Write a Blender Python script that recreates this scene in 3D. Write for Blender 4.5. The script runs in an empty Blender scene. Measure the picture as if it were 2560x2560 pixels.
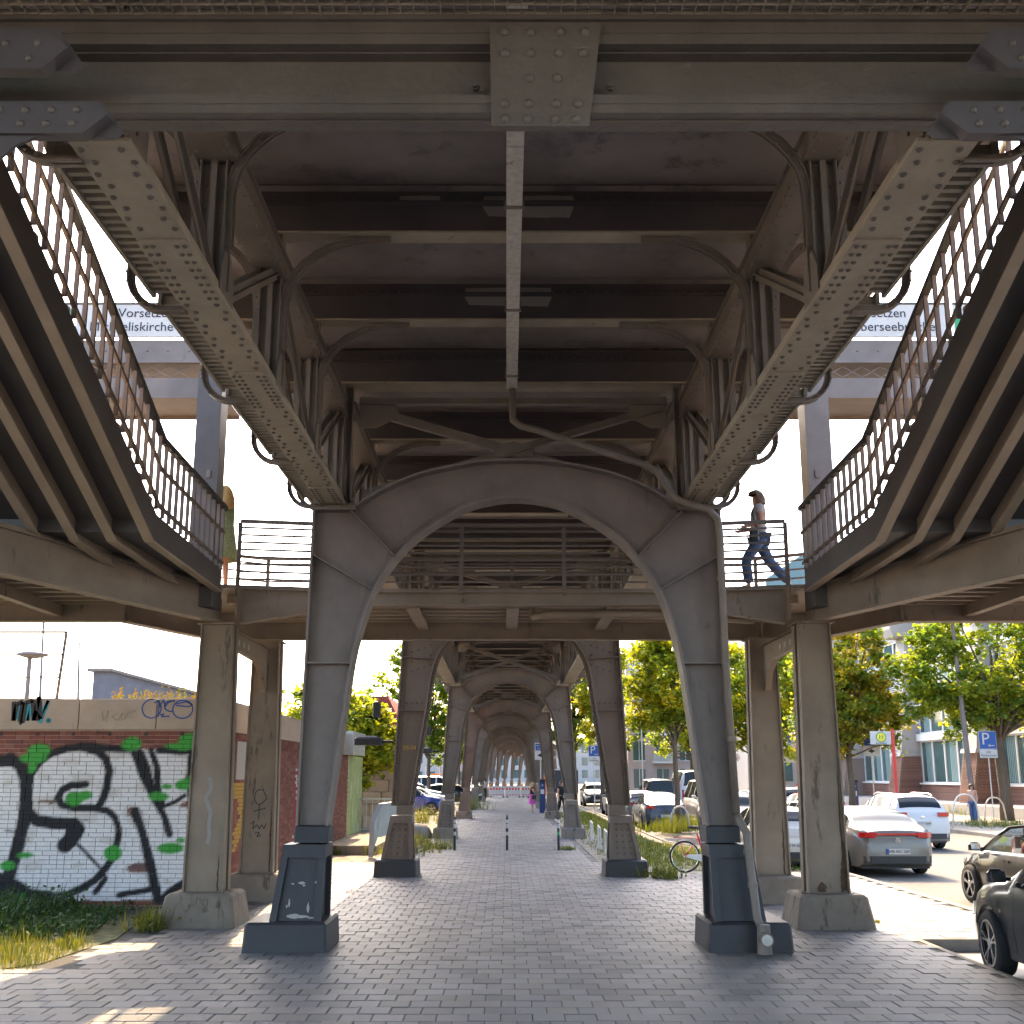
import bpy, bmesh, math, random
from mathutils import Vector, Matrix
random.seed(7)
R = math.radians
scene = bpy.context.scene
COL = scene.collection

# ------------------------------------------------------------------ camera, sky, sun, exposure
EYE = Vector((0.0, 0.0, 2.15))
cam_d = bpy.data.cameras.new('camera')
cam_d.sensor_width = 36.0
cam_d.lens = 36.0 * 2680 / 2560
cam_d.shift_x = 14 / 2560
cam_d.shift_y = 110 / 2560
cam_d.clip_start = 0.1
cam_d.clip_end = 3000
cam = bpy.data.objects.new('camera', cam_d)
COL.objects.link(cam)
cam.location = EYE
cam.rotation_euler = (R(90 + 11.5), 0, 0)
scene.camera = cam

SUN_AZ = -6.0      # degrees from straight ahead, negative = left
SUN_EL = 41.0
world = bpy.data.worlds.new('World')
scene.world = world
world.use_nodes = True
wn = world.node_tree
bg = wn.nodes['Background']
sky = wn.nodes.new('ShaderNodeTexSky')
sky.sky_type = 'NISHITA'
sky.sun_disc = False
sky.sun_elevation = R(SUN_EL)
sky.sun_rotation = R(SUN_AZ)
sky.air_density = 1.0
sky.dust_density = 3.5
sky.ozone_density = 1.0
wn.links.new(sky.outputs[0], bg.inputs[0])
bg.inputs[1].default_value = 0.15
sun_d = bpy.data.lights.new('sun', 'SUN')
sun_d.energy = 2.0
sun_d.angle = R(0.6)
sun_d.color = (1.0, 0.73, 0.42)
sun = bpy.data.objects.new('sun', sun_d)
COL.objects.link(sun)
_az, _el = R(SUN_AZ), R(SUN_EL)
to_sun = Vector((math.sin(_az) * math.cos(_el), math.cos(_az) * math.cos(_el), math.sin(_el)))
sun.rotation_euler = to_sun.to_track_quat('Z', 'Y').to_euler()
sun.location = to_sun * 60
vs = scene.view_settings
vs.view_transform = 'Standard'
vs.look = 'None'
vs.exposure = 2.7
vs.gamma = 1.0
vs.use_curve_mapping = False
scene.cycles.max_bounces = 8
scene.cycles.diffuse_bounces = 4
scene.cycles.use_adaptive_sampling = True
scene.cycles.adaptive_threshold = 0.03
scene.cycles.transparent_max_bounces = 8

# ------------------------------------------------------------------ mesh helpers
TINTED = set()
class MB:
    """collects shapes; build() links them as one mesh object"""
    def __init__(s):
        s.v = []; s.f = []; s.m = []; s.c = []
    def add(s, vs_, fs_, mat=0, col=None):
        o = len(s.v)
        s.v.extend([tuple(p) for p in vs_])
        for f_ in fs_:
            s.f.append([i + o for i in f_]); s.m.append(mat); s.c.append(col)
        return s
    def box(s, c, d, mat=0, M=None, col=None):
        x, y, z = d[0] / 2, d[1] / 2, d[2] / 2
        p = [Vector((sx * x, sy * y, sz * z)) for sx in (-1, 1) for sy in (-1, 1) for sz in (-1, 1)]
        if M is not None: p = [M @ q for q in p]
        p = [q + Vector(c) for q in p]
        return s.add(p, [(0, 1, 3, 2), (4, 6, 7, 5), (0, 4, 5, 1), (2, 3, 7, 6), (0, 2, 6, 4), (1, 5, 7, 3)], mat, col)
    def bx(s, x0, x1, y0, y1, z0, z1, mat=0, col=None):
        return s.box(((x0 + x1) / 2, (y0 + y1) / 2, (z0 + z1) / 2), (x1 - x0, y1 - y0, z1 - z0), mat, None, col)
    def cbox(s, x0, x1, y0, y1, z0, z1, b=0.02, mat=0, tx=0, ty=0):
        """box with chamfered vertical and top edges; tx, ty = inset of the top"""
        def ring(x0, x1, y0, y1, z, b):
            return [(x0 + b, y0, z), (x1 - b, y0, z), (x1, y0 + b, z), (x1, y1 - b, z), (x1 - b, y1, z), (x0 + b, y1, z), (x0, y1 - b, z), (x0, y0 + b, z)]
        k = 1 - b / max(z1 - z0, 1e-6)
        r = [ring(x0, x1, y0, y1, z0, b), ring(x0 + tx * k, x1 - tx * k, y0 + ty * k, y1 - ty * k, z1 - b, b), ring(x0 + tx + b, x1 - tx - b, y0 + ty + b, y1 - ty - b, z1, b * .6)]
        vs_ = r[0] + r[1] + r[2]
        fs_ = [tuple(range(7, -1, -1)), tuple(range(16, 24))]
        for a in (0, 8):
            for i in range(8):
                j = (i + 1) % 8
                fs_.append((a + i, a + j, a + 8 + j, a + 8 + i))
        return s.add(vs_, fs_, mat)
    def bar(s, p0, p1, w, h, up=(0, 0, 1), mat=0, col=None):
        """rectangular bar; w across, h along up"""
        p0, p1 = Vector(p0), Vector(p1); d = p1 - p0; L = d.length
        if L < 1e-6: return s
        d.normalize(); u = Vector(up); sd = d.cross(u)
        if sd.length < 1e-4: sd = d.cross(Vector((1, 0, 0)))
        sd.normalize(); u = sd.cross(d)
        a, b = sd * w / 2, u * h / 2
        p = [p0 - a - b, p0 + a - b, p0 + a + b, p0 - a + b, p1 - a - b, p1 + a - b, p1 + a + b, p1 - a + b]
        return s.add(p, [(0, 3, 2, 1), (4, 5, 6, 7), (0, 1, 5, 4), (1, 2, 6, 5), (2, 3, 7, 6), (3, 0, 4, 7)], mat, col)
    def tube(s, path, r, n=8, mat=0, col=None, cap=True):
        path = [Vector(p) for p in path]
        rs = r if isinstance(r, (list, tuple)) else [r] * len(path)
        o = len(s.v); N = len(path); prev = None
        for i, p in enumerate(path):
            if i == 0: d = path[1] - path[0]
            elif i == N - 1: d = path[-1] - path[-2]
            else: d = (path[i + 1] - path[i]).normalized() + (path[i] - path[i - 1]).normalized()
            if d.length < 1e-9: d = Vector((0, 0, 1))
            d.normalize()
            if prev is None:
                a = d.orthogonal().normalized()
            else:
                a = prev - d * prev.dot(d)
                a = a.normalized() if a.length > 1e-6 else d.orthogonal().normalized()
            prev = a; b = d.cross(a)
            for k in range(n):
                t = 2 * math.pi * k / n
                s.v.append(tuple(p + (a * math.cos(t) + b * math.sin(t)) * rs[i]))
        for i in range(N - 1):
            for k in range(n):
                k2 = (k + 1) % n
                s.f.append([o + i * n + k, o + i * n + k2, o + (i + 1) * n + k2, o + (i + 1) * n + k]); s.m.append(mat); s.c.append(col)
        if cap:
            s.f.append([o + k for k in range(n - 1, -1, -1)]); s.m.append(mat); s.c.append(col)
            s.f.append([o + (N - 1) * n + k for k in range(n)]); s.m.append(mat); s.c.append(col)
        return s
    def prism(s, poly, a0, a1, axis='y', mat=0, col=None):
        """poly = 2D outline; extruded along axis from a0 to a1. axis y: (x,z), z: (x,y), x: (y,z)"""
        def P(q, a):
            return {'y': (q[0], a, q[1]), 'z': (q[0], q[1], a), 'x': (a, q[0], q[1])}[axis]
        n = len(poly)
        vs_ = [P(q, a0) for q in poly] + [P(q, a1) for q in poly]
        fs_ = [tuple(range(n)), tuple(range(2 * n - 1, n - 1, -1))]
        for i in range(n):
            j = (i + 1) % n
            fs_.append((i, i + n, j + n, j))
        return s.add(vs_, fs_, mat, col)
    def strip(s, path, y0, y1, t, mat=0):
        """plate of thickness t following a path in x,z and spanning y0..y1; t grows to the left of the path"""
        n = len(path); off = []
        for i in range(n):
            a = Vector(path[max(i - 1, 0)]); b = Vector(path[min(i + 1, n - 1)])
            d = (b - a).normalized(); off.append(Vector((-d.y, d.x)) * t)
        o = len(s.v)
        for i in range(n):
            p = Vector(path[i]); q = p + off[i]
            for (u, y) in ((p, y0), (p, y1), (q, y1), (q, y0)):
                s.v.append((u.x, y, u.y))
        for i in range(n - 1):
            for k in range(4):
                k2 = (k + 1) % 4
                s.f.append([o + i * 4 + k, o + i * 4 + k2, o + i * 4 + 4 + k2, o + i * 4 + 4 + k]); s.m.append(mat); s.c.append(None)
        s.f.append([o, o + 1, o + 2, o + 3]); s.m.append(mat); s.c.append(None)
        e = o + (n - 1) * 4
        s.f.append([e + 3, e + 2, e + 1, e]); s.m.append(mat); s.c.append(None)
        return s
    def lathe(s, prof, n=16, M=None, mat=0, col=None, cap=True):
        """prof = [(r, h)] spun about z"""
        o = len(s.v)
        for r, h in prof:
            for k in range(n):
                t = 2 * math.pi * k / n
                p = Vector((r * math.cos(t), r * math.sin(t), h))
                s.v.append(tuple(M @ p if M is not None else p))
        for i in range(len(prof) - 1):
            for k in range(n):
                k2 = (k + 1) % n
                s.f.append([o + i * n + k, o + i * n + k2, o + (i + 1) * n + k2, o + (i + 1) * n + k]); s.m.append(mat); s.c.append(col)
        if not cap: return s
        if prof[0][0] > 1e-5:
            s.f.append([o + k for k in range(n - 1, -1, -1)]); s.m.append(mat); s.c.append(col)
        if prof[-1][0] > 1e-5:
            e = o + (len(prof) - 1) * n
            s.f.append([e + k for k in range(n)]); s.m.append(mat); s.c.append(col)
        return s
    def mesh(s, name, mats, smooth=False, fix=True):
        me = bpy.data.meshes.new(name)
        me.from_pydata(s.v, [], s.f)
        mats = mats if isinstance(mats, (list, tuple)) else [mats]
        for m_ in mats: me.materials.append(MAT[m_] if isinstance(m_, str) else m_)
        if len(mats) > 1: me.polygons.foreach_set('material_index', s.m)
        if any(c is not None for c in s.c) or any(m_ in TINTED for m_ in mats):
            ca = me.color_attributes.new('tint', 'FLOAT_COLOR', 'CORNER')
            buf = []
            for f_, c in zip(s.f, s.c):
                c = c or (1, 1, 1)
                buf.extend([c[0], c[1], c[2], 1.0] * len(f_))
            ca.data.foreach_set('color', buf)
        if smooth: me.polygons.foreach_set('use_smooth', [True] * len(s.f))
        me.update()
        if fix:
            bm = bmesh.new(); bm.from_mesh(me); bmesh.ops.recalc_face_normals(bm, faces=bm.faces); bm.to_mesh(me); bm.free()
        return me
    def build(s, name, mats, parent=None, smooth=False, fix=True, loc=None, **kw):
        return link(name, s.mesh(name, mats, smooth, fix), parent, loc, **kw)

def link(name, data, parent=None, loc=None, label=None, cat=None, group=None, kind=None):
    o = bpy.data.objects.new(name, data)
    COL.objects.link(o)
    if parent is not None: o.parent = parent
    if loc is not None: o.location = loc
    return tag(o, label, cat, group, kind)

def tag(o, label=None, cat=None, group=None, kind=None):
    if label: o['label'] = label
    if cat: o['category'] = cat
    if group: o['group'] = group
    if kind: o['kind'] = kind
    return o

def thing(name, label, cat, loc=(0, 0, 0), rz=0.0, group=None):
    o = link(name, None, None, loc, label, cat, group)
    o.empty_display_size = 0.2
    o.rotation_euler = (0, 0, rz)
    return o

def copy_tree(o, parent=None, skip=()):
    c = o.copy(); COL.objects.link(c)
    c.parent = parent
    for ch in list(o.children):
        if ch.name.split('.')[0] in skip: continue
        copy_tree(ch, c, skip)
    return c

def smooth_by_angle(o, ang=40):
    me = o.data
    me.polygons.foreach_set('use_smooth', [True] * len(me.polygons))
    bm = bmesh.new(); bm.from_mesh(me)
    a = R(ang)
    for e in bm.edges:
        if len(e.link_faces) == 2:
            e.smooth = e.calc_face_angle(0) < a
        else: e.smooth = True
    bm.to_mesh(me); bm.free()
    return o

# rivets: one shared dome; the nearest ones are objects of their own, the rest one mesh
def _dome(n=7):
    m = MB()
    vs_ = []; fs_ = []
    for (r, h) in ((1.0, 0.0), (0.86, 0.42), (0.45, 0.72)):
        for k in range(n):
            t = 2 * math.pi * k / n
            vs_.append((r * math.cos(t), r * math.sin(t), h))
    vs_.append((0, 0, 0.8))
    for i in range(2):
        for k in range(n):
            fs_.append((i * n + k, i * n + (k + 1) % n, (i + 1) * n + (k + 1) % n, (i + 1) * n + k))
    for k in range(n): fs_.append((2 * n + k, 2 * n + (k + 1) % n, 3 * n))
    return vs_, fs_
DOME = _dome()
_dome_mesh = {}
class Rivets:
    def __init__(s, mat='steel'):
        s.p = []; s.mat = mat
    def add(s, pos, nrm, r=0.022):
        s.p.append((Vector(pos), Vector(nrm).normalized(), r))
    def row(s, p0, p1, nrm, step, r=0.022):
        p0, p1 = Vector(p0), Vector(p1); L = (p1 - p0).length; n = max(1, int(L / step))
        for i in range(n + 1): s.add(p0.lerp(p1, i / n), nrm, r)
    def build(s, parent, single=300, loc=Vector((0, 0, 0))):
        s.p.sort(key=lambda q: (q[0] + loc - EYE).length / q[2])
        key = s.mat
        if key not in _dome_mesh:
            m = MB(); m.add(*DOME); _dome_mesh[key] = m.mesh('rivet', s.mat, smooth=True, fix=False)
        for (p, n, r) in s.p[:single]:
            o = bpy.data.objects.new('rivet', _dome_mesh[key]); COL.objects.link(o)
            o.parent = parent
            o.location = p; o.rotation_mode = 'QUATERNION'
            o.rotation_quaternion = n.to_track_quat('Z', 'Y'); o.scale = (r, r, r)
        rest = s.p[single:]
        if rest:
            m = MB()
            for (p, n, r) in rest:
                q = n.to_track_quat('Z', 'Y').to_matrix()
                m.add([q @ (Vector(v) * r) + p for v in DOME[0]], DOME[1])
            m.build('rivet_rows', s.mat, parent, smooth=True, fix=False, kind='stuff')

TMP = bpy.data.scenes.new('workbench')
def evaluate(o):
    """mesh of an object with its modifiers applied, evaluated alone in a scratch scene"""
    TMP.collection.objects.link(o)
    vl = TMP.view_layers[0]; vl.update()
    me = bpy.data.meshes.new_from_object(o.evaluated_get(vl.depsgraph))
    TMP.collection.objects.unlink(o)
    return me

def text_mesh(txt, size, mat, name='lettering', parent=None, loc=(0, 0, 0), rot=(math.pi / 2, 0, 0), ext=0.002, align='CENTER', sx=1.0):
    cu = bpy.data.curves.new(name, 'FONT')
    cu.body = txt; cu.size = size; cu.extrude = ext; cu.align_x = align; cu.align_y = 'CENTER'
    cu.resolution_u = 3
    t = bpy.data.objects.new('tmp', cu)
    me = evaluate(t)
    bpy.data.objects.remove(t); bpy.data.curves.remove(cu)
    me.materials.clear(); me.materials.append(MAT[mat])
    o = link(name, me, parent, loc)
    o.rotation_euler = rot; o.scale = (sx, 1, 1)
    return o

# ------------------------------------------------------------------ materials
MAT = {}
def mat(name, col, rough=0.6, metal=0.0, var=0.0, vscale=4.0, bump=0.0, bscale=40.0, tint=False, col2=None, spec=0.5, coat=0.0, stains=None, rnd=0.0, stretch=(1, 1, 1)):
    m = bpy.data.materials.new(name); m.use_nodes = True
    nt = m.node_tree; b = nt.nodes['Principled BSDF']
    b.inputs['Roughness'].default_value = rough; b.inputs['Metallic'].default_value = metal
    b.inputs['Specular IOR Level'].default_value = spec
    if coat: b.inputs['Coat Weight'].default_value = coat; b.inputs['Coat Roughness'].default_value = 0.04
    N = nt.nodes.new; Lk = nt.links.new
    src = None
    tc = N('ShaderNodeTexCoord'); mp = N('ShaderNodeMapping'); mp.inputs['Scale'].default_value = stretch
    geo = N('ShaderNodeNewGeometry')
    Lk(geo.outputs['Position'], mp.inputs[0])
    rgb = N('ShaderNodeRGB'); rgb.outputs[0].default_value = (*col, 1); src = rgb.outputs[0]
    if col2 is not None or var:
        nz = N('ShaderNodeTexNoise'); nz.inputs['Scale'].default_value = vscale; nz.inputs['Detail'].default_value = 6; nz.inputs['Roughness'].default_value = .62
        Lk(mp.outputs[0], nz.inputs['Vector'])
        if col2 is not None:
            rp = N('ShaderNodeValToRGB'); rp.color_ramp.elements[0].position = .38; rp.color_ramp.elements[1].position = .64
            Lk(nz.outputs['Fac'], rp.inputs[0])
            mx = N('ShaderNodeMixRGB'); Lk(rp.outputs[0], mx.inputs[0]); Lk(src, mx.inputs[1]); mx.inputs[2].default_value = (*col2, 1); src = mx.outputs[0]
        if var:
            mr = N('ShaderNodeMapRange'); mr.inputs[1].default_value = .25; mr.inputs[2].default_value = .75
            mr.inputs[3].default_value = 1 - var; mr.inputs[4].default_value = 1 + var
            Lk(nz.outputs['Fac'], mr.inputs[0])
            mx = N('ShaderNodeMixRGB'); mx.blend_type = 'MULTIPLY'; mx.inputs[0].default_value = 1; Lk(src, mx.inputs[1]); Lk(mr.outputs[0], mx.inputs[2]); src = mx.outputs[0]
    if stains is not None:   # (colour, scale, threshold, stretch)
        sc, ss, th, st = stains
        mp2 = N('ShaderNodeMapping'); mp2.inputs['Scale'].default_value = st; Lk(geo.outputs['Position'], mp2.inputs[0])
        n2 = N('ShaderNodeTexNoise'); n2.inputs['Scale'].default_value = ss; n2.inputs['Detail'].default_value = 8; n2.inputs['Roughness'].default_value = .7
        Lk(mp2.outputs[0], n2.inputs['Vector'])
        rp = N('ShaderNodeValToRGB'); rp.color_ramp.elements[0].position = th; rp.color_ramp.elements[1].position = th + .07
        Lk(n2.outputs['Fac'], rp.inputs[0])
        mx = N('ShaderNodeMixRGB'); Lk(rp.outputs[0], mx.inputs[0]); Lk(src, mx.inputs[1]); mx.inputs[2].default_value = (*sc, 1); src = mx.outputs[0]
    if tint:
        TINTED.add(name)
        at = N('ShaderNodeAttribute'); at.attribute_name = 'tint'
        mx = N('ShaderNodeMixRGB'); mx.blend_type = 'MULTIPLY'; mx.inputs[0].default_value = 1; Lk(src, mx.inputs[1]); Lk(at.outputs['Color'], mx.inputs[2]); src = mx.outputs[0]
    if rnd:
        oi = N('ShaderNodeObjectInfo'); mr = N('ShaderNodeMapRange'); mr.inputs[3].default_value = 1 - rnd; mr.inputs[4].default_value = 1 + rnd
        Lk(oi.outputs['Random'], mr.inputs[0])
        mx = N('ShaderNodeMixRGB'); mx.blend_type = 'MULTIPLY'; mx.inputs[0].default_value = 1; Lk(src, mx.inputs[1]); Lk(mr.outputs[0], mx.inputs[2]); src = mx.outputs[0]
    Lk(src, b.inputs['Base Color'])
    if bump:
        n3 = N('ShaderNodeTexNoise'); n3.inputs['Scale'].default_value = bscale; n3.inputs['Detail'].default_value = 5
        Lk(mp.outputs[0], n3.inputs['Vector'])
        bp = N('ShaderNodeBump'); bp.inputs['Strength'].default_value = bump; bp.inputs['Distance'].default_value = .02
        Lk(n3.outputs['Fac'], bp.inputs['Height']); Lk(bp.outputs[0], b.inputs['Normal'])
        mr = N('ShaderNodeMapRange'); mr.inputs[3].default_value = max(rough - .12, .02); mr.inputs[4].default_value = min(rough + .15, 1)
        Lk(n3.outputs['Fac'], mr.inputs[0]); Lk(mr.outputs[0], b.inputs['Roughness'])
    MAT[name] = m
    return m

def leaf_mat(name, col, trans=0.5, sat=1.0):
    m = bpy.data.materials.new(name); m.use_nodes = True; nt = m.node_tree
    nt.nodes.clear(); N = nt.nodes.new; Lk = nt.links.new
    out = N('ShaderNodeOutputMaterial'); at = N('ShaderNodeAttribute'); at.attribute_name = 'tint'
    mx = N('ShaderNodeMixRGB'); mx.blend_type = 'MULTIPLY'; mx.inputs[0].default_value = 1; mx.inputs[1].default_value = (*col, 1); Lk(at.outputs['Color'], mx.inputs[2])
    d = N('ShaderNodeBsdfPrincipled'); d.inputs['Roughness'].default_value = .55; d.inputs['Specular IOR Level'].default_value = .35
    Lk(mx.outputs[0], d.inputs['Base Color'])
    t = N('ShaderNodeBsdfTranslucent')
    m2 = N('ShaderNodeMixRGB'); m2.blend_type = 'MULTIPLY'; m2.inputs[0].default_value = 1; Lk(mx.outputs[0], m2.inputs[1]); m2.inputs[2].default_value = (2.6, 2.1, .55, 1)
    Lk(m2.outputs[0], t.inputs['Color'])
    ms = N('ShaderNodeMixShader'); ms.inputs[0].default_value = trans
    Lk(d.outputs[0], ms.inputs[1]); Lk(t.outputs[0], ms.inputs[2]); Lk(ms.outputs[0], out.inputs['Surface'])
    MAT[name] = m

mat('steel', (.190, .150, .118), .5, var=.3, vscale=1.6, bump=.12, bscale=30, stains=((.07, .05, .035), 5, .66, (1, 1, 1)))
mat('steel_beam', (.125, .108, .088), .45, var=.28, vscale=1.2, bump=.5, bscale=14, stains=((.24, .22, .195), 9, .665, (.35, 1, 1)))
mat('steel_khaki', (.33, .275, .200), .55, var=.22, vscale=2.2, bump=.14, bscale=26, stains=((.12, .095, .065), 6, .63, (1, 1, 1)))
mat('rivet_dark', (.11, .09, .072), .5, var=.2, vscale=3)  # darker than the plates, standing in for the shading on rivet heads
mat('steel_portal', (.180, .145, .124), .5, var=.24, vscale=1.6, bump=.10, bscale=45, stains=((.11, .082, .064), 3.2, .63, (1.4, 1.4, .28)))
mat('steel_old', (.165, .126, .098), .55, var=.22, vscale=1.4, bump=.12, bscale=30, stains=((.075, .055, .04), 5, .62, (1, 1, .5)))
mat('steel_tan', (.25, .193, .140), .58, var=.25, vscale=1.4, bump=.1, bscale=28, stains=((.10, .075, .05), 2.4, .6, (1.5, 1.5, .35)))
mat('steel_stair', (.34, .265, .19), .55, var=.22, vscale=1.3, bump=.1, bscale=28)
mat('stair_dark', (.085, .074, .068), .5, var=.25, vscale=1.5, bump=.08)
mat('deck_plate', (.205, .172, .158), .42, var=.45, vscale=.8, bump=.1, bscale=8, stains=((.115, .098, .092), 1.4, .56, (1, 1, 1)))
mat('web_dark', (.085, .074, .074), .45, var=.25, vscale=1.2, bump=.08)
mat('paint_patch', (.27, .25, .225), .5, var=.1, vscale=5)
mat('galvanised', (.58, .54, .47), .6, metal=.1, var=.25, vscale=14, bump=.15, bscale=60, stains=((.22, .13, .06), 8, .63, (1, 1, 1)))
mat('plinth_blue', (.027, .027, .031), .5, var=.15, vscale=3, bump=.08, bscale=40)
mat('concrete', (.225, .185, .145), .85, var=.2, vscale=3.5, bump=.25, bscale=60, stains=((.10, .08, .06), 3, .55, (1.6, 1.6, .5)))
mat("paver", (.182, .168, .162), .62, var=.2, vscale=.8, bump=.16, bscale=110, tint=True, stains=((.120, .108, .10), 5.5, .69, (1, 1, 1)))
mat('joint_sand', (.075, .068, .062), .95, var=.3, vscale=20)
mat('asphalt', (.125, .115, .10), .9, var=.22, vscale=5, bump=.35, bscale=160)
mat('kerb', (.25, .225, .19), .85, var=.15, vscale=6, bump=.2, bscale=60, tint=True)
mat('earth', (.20, .165, .125), .95, var=.35, vscale=3, bump=.5, bscale=30, col2=(.27, .23, .18))
mat('lawn', (.07, .09, .025), .95, var=.4, vscale=6, bump=.5, bscale=40, col2=(.15, .13, .06))
mat('brick', (1, 1, 1), .8, tint=True, var=.14, vscale=24, bump=.3, bscale=80)
mat('mortar', (1, 1, 1), .95, tint=True, var=.12, vscale=30)
mat('parapet', (.40, .32, .25), .85, var=.12, vscale=3, bump=.12, bscale=80, tint=True, stains=((.30, .235, .18), 2.5, .6, (2, 2, .4)))
mat('white_paint', (.72, .71, .69), .5, var=.06, vscale=4)
mat('sign_white', (.52, .50, .47), .5, var=.06)
mat('sign_blue', (.012, .075, .30), .4)
mat('sign_yellow', (.75, .62, .03), .45)
mat('sign_green', (.03, .28, .10), .45)
mat('black', (.012, .012, .013), .5)
mat('dark_text', (.012, .016, .035), .6)
mat('yellow_text', (.65, .42, .05), .6)
mat('red_paint', (.55, .03, .03), .35, var=.1)
mat('red_plastic', (.62, .04, .035), .45)
mat('orange', (.75, .22, .03), .5)
mat('rubber', (.018, .018, .019), .85, bump=.1)
mat('alloy', (.42, .42, .43), .3, metal=.85)
mat('alloy_dark', (.05, .05, .052), .35, metal=.6)
mat('chrome', (.7, .7, .7), .15, metal=1)
mat('car_glass', (.010, .014, .018), .1, spec=.18)
mat('lens_red', (.42, .008, .008), .15, coat=.5)
mat('lens_clear', (.7, .7, .7), .1, coat=.5)
mat('plastic_dark', (.022, .022, .024), .55)
mat('lamp_grey', (.35, .35, .35), .4)
mat('window_teal', (.055, .115, .115), .08, spec=.8, var=.3, vscale=.35)
mat('curtain', (.20, .30, .29), .7, var=.2, vscale=3, stretch=(4, 4, .2))
mat('facade_stone', (.40, .37, .34), .8, var=.1, vscale=1.5)
mat('facade_white', (.72, .70, .67), .6, var=.06)
mat('facade_pink', (.47, .38, .34), .8, var=.1, vscale=1)
mat('facade_brick', (.20, .10, .075), .85, rnd=.22, var=.15, vscale=8)
mat('facade_mortar', (.27, .20, .16), .9)
mat('roof_copper', (.22, .34, .29), .6, var=.15)
mat('roof_red', (.30, .05, .04), .7, var=.2, vscale=2)
mat('sandstone', (.34, .235, .15), .85, var=.2, vscale=3, bump=.2, rnd=.12)
mat('slate', (.13, .13, .145), .7, var=.2, vscale=3, bump=.2, bscale=8)
mat('bark', (.11, .085, .06), .9, var=.35, vscale=8, bump=.5, bscale=26, stretch=(1, 1, .3))
mat('skin', (.50, .27, .19), .55)
mat('skin_warm', (.55, .30, .20), .55)
mat('hair_brown', (.10, .06, .035), .6, var=.3, vscale=40)
mat('hair_blond', (.48, .30, .10), .6, var=.3, vscale=40)
mat('cloth_grey', (.42, .42, .43), .85, var=.1, vscale=8)
mat('denim', (.055, .10, .20), .85, var=.25, vscale=9)
mat('cloth_black', (.012, .012, .014), .85)
mat('cloth_pink', (.55, .08, .36), .8, var=.1)
mat('cloth_green', (.34, .40, .25), .85, col2=(.14, .22, .09), vscale=38)
mat('cloth_dark_red', (.2, .06, .05), .8)
mat('leather_black', (.014, .013, .013), .4)
mat('kiosk_green', (.30, .37, .14), .6, var=.3, vscale=2, stains=((.55, .55, .52), 1.6, .55, (1, 1, .6)))
mat('kiosk_dark', (.03, .028, .026), .7)
mat('sheet_metal', (.40, .41, .37), .5, var=.15, vscale=3)
mat('machine_blue', (.008, .03, .12), .4)
mat('rock', (.22, .20, .18), .9, var=.25, vscale=4, bump=.4, bscale=12)
mat('wood', (.20, .12, .065), .7, var=.3, vscale=6, stretch=(1, 1, .1))
leaf_mat('leaf', (.145, .205, .034), .5)
leaf_mat('leaf_autumn', (.185, .200, .036), .5)
leaf_mat('grass', (.085, .11, .032), .3)
leaf_mat('weed', (.05, .085, .024), .2)

def car_paint(name, col, metal=.3, rough=.3, coat=.6):
    mat(name, col, rough, metal, coat=coat, spec=.3)
car_paint('paint_silver', (.15, .140, .125), .3, .3, .35)
car_paint('paint_white', (.50, .49, .48), 0, .35)
car_paint('paint_navy', (.004, .008, .012), 0, .3, .35)
car_paint('paint_black', (.010, .007, .006), 0, .3, .4)
car_paint('paint_blue', (.045, .085, .28), .3, .3)
car_paint('paint_beige', (.46, .42, .37), .3, .3)
car_paint('paint_red', (.42, .03, .03), .2, .3)
car_paint('paint_steelblue', (.03, .04, .065), .2, .3, .4)
car_paint('paint_grey', (.12, .12, .125), .3, .3, .4)

XC = 0.10           # centre line of the viaduct
# ------------------------------------------------------------------ ground, road, pavement
m = MB()
m.bx(-900, 900, -300, 1800, -1.2, -0.20)
m.build('ground', 'earth', kind='structure')

ROAD = [(7.6, -60), (7.6, 27), (5.3, 36), (5.2, 75), (6.2, 120), (8.5, 170), (16, 330), (32, 330), (19, 120), (17.5, 75), (17.5, -60)]
m = MB(); m.prism(ROAD, -0.19, -0.10, 'z')
m.build('road', 'asphalt', kind='structure')

# far pavement across the road
m = MB(); m.prism([(17.65, -60), (17.65, 75), (19.15, 120), (32, 330), (80, 330), (80, -60)], -0.19, 0.02, 'z')
m.build('far_pavement', 'kerb', kind='structure')

# base slab below the paving (joints)
def inside_paving(x, y):
    if y < 27.5:
        if x < -5.0 + 0.25 * math.sin(y * 1.7) and y > 12.9: return y > 17.0 and x > -5.6 and y < 18.4
        if x > 7.42: return False
        if 5.42 < x < 6.75 and 12.2 < y < 14.95: return False      # sunken tree pit by the parked car
        if y > 24.6 and x > 3.2: return False
        if y > 22 and x < -4.6: return False
        return True
    l = -2.35 - 0.25 * math.sin(y * 0.9) - (0.5 if y < 31 else 0)
    r = 2.2 - (y - 27) * 0.004
    return l < x < r

m = MB()
m.bx(-7.4, 7.44, -14, 8.7, -0.19, -0.004)
m.bx(-7.4, 5.42, 8.7, 15.0, -0.19, -0.012); m.bx(6.75, 7.44, 8.7, 15.0, -0.19, -0.012); m.bx(5.42, 6.75, 8.7, 12.2, -0.19, -0.012)
m.bx(-6.4, 7.44, 15.0, 24.6, -0.19, -0.012); m.bx(-6.4, 3.2, 24.6, 30, -0.19, -0.012)
m.bx(-2.7, 2.25, 30, 110, -0.19, -0.012)
m.bx(-14, -7.4, -14, 12.0, -0.19, -0.008)
paving = m.build('pavement', 'joint_sand', kind='structure')

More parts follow.
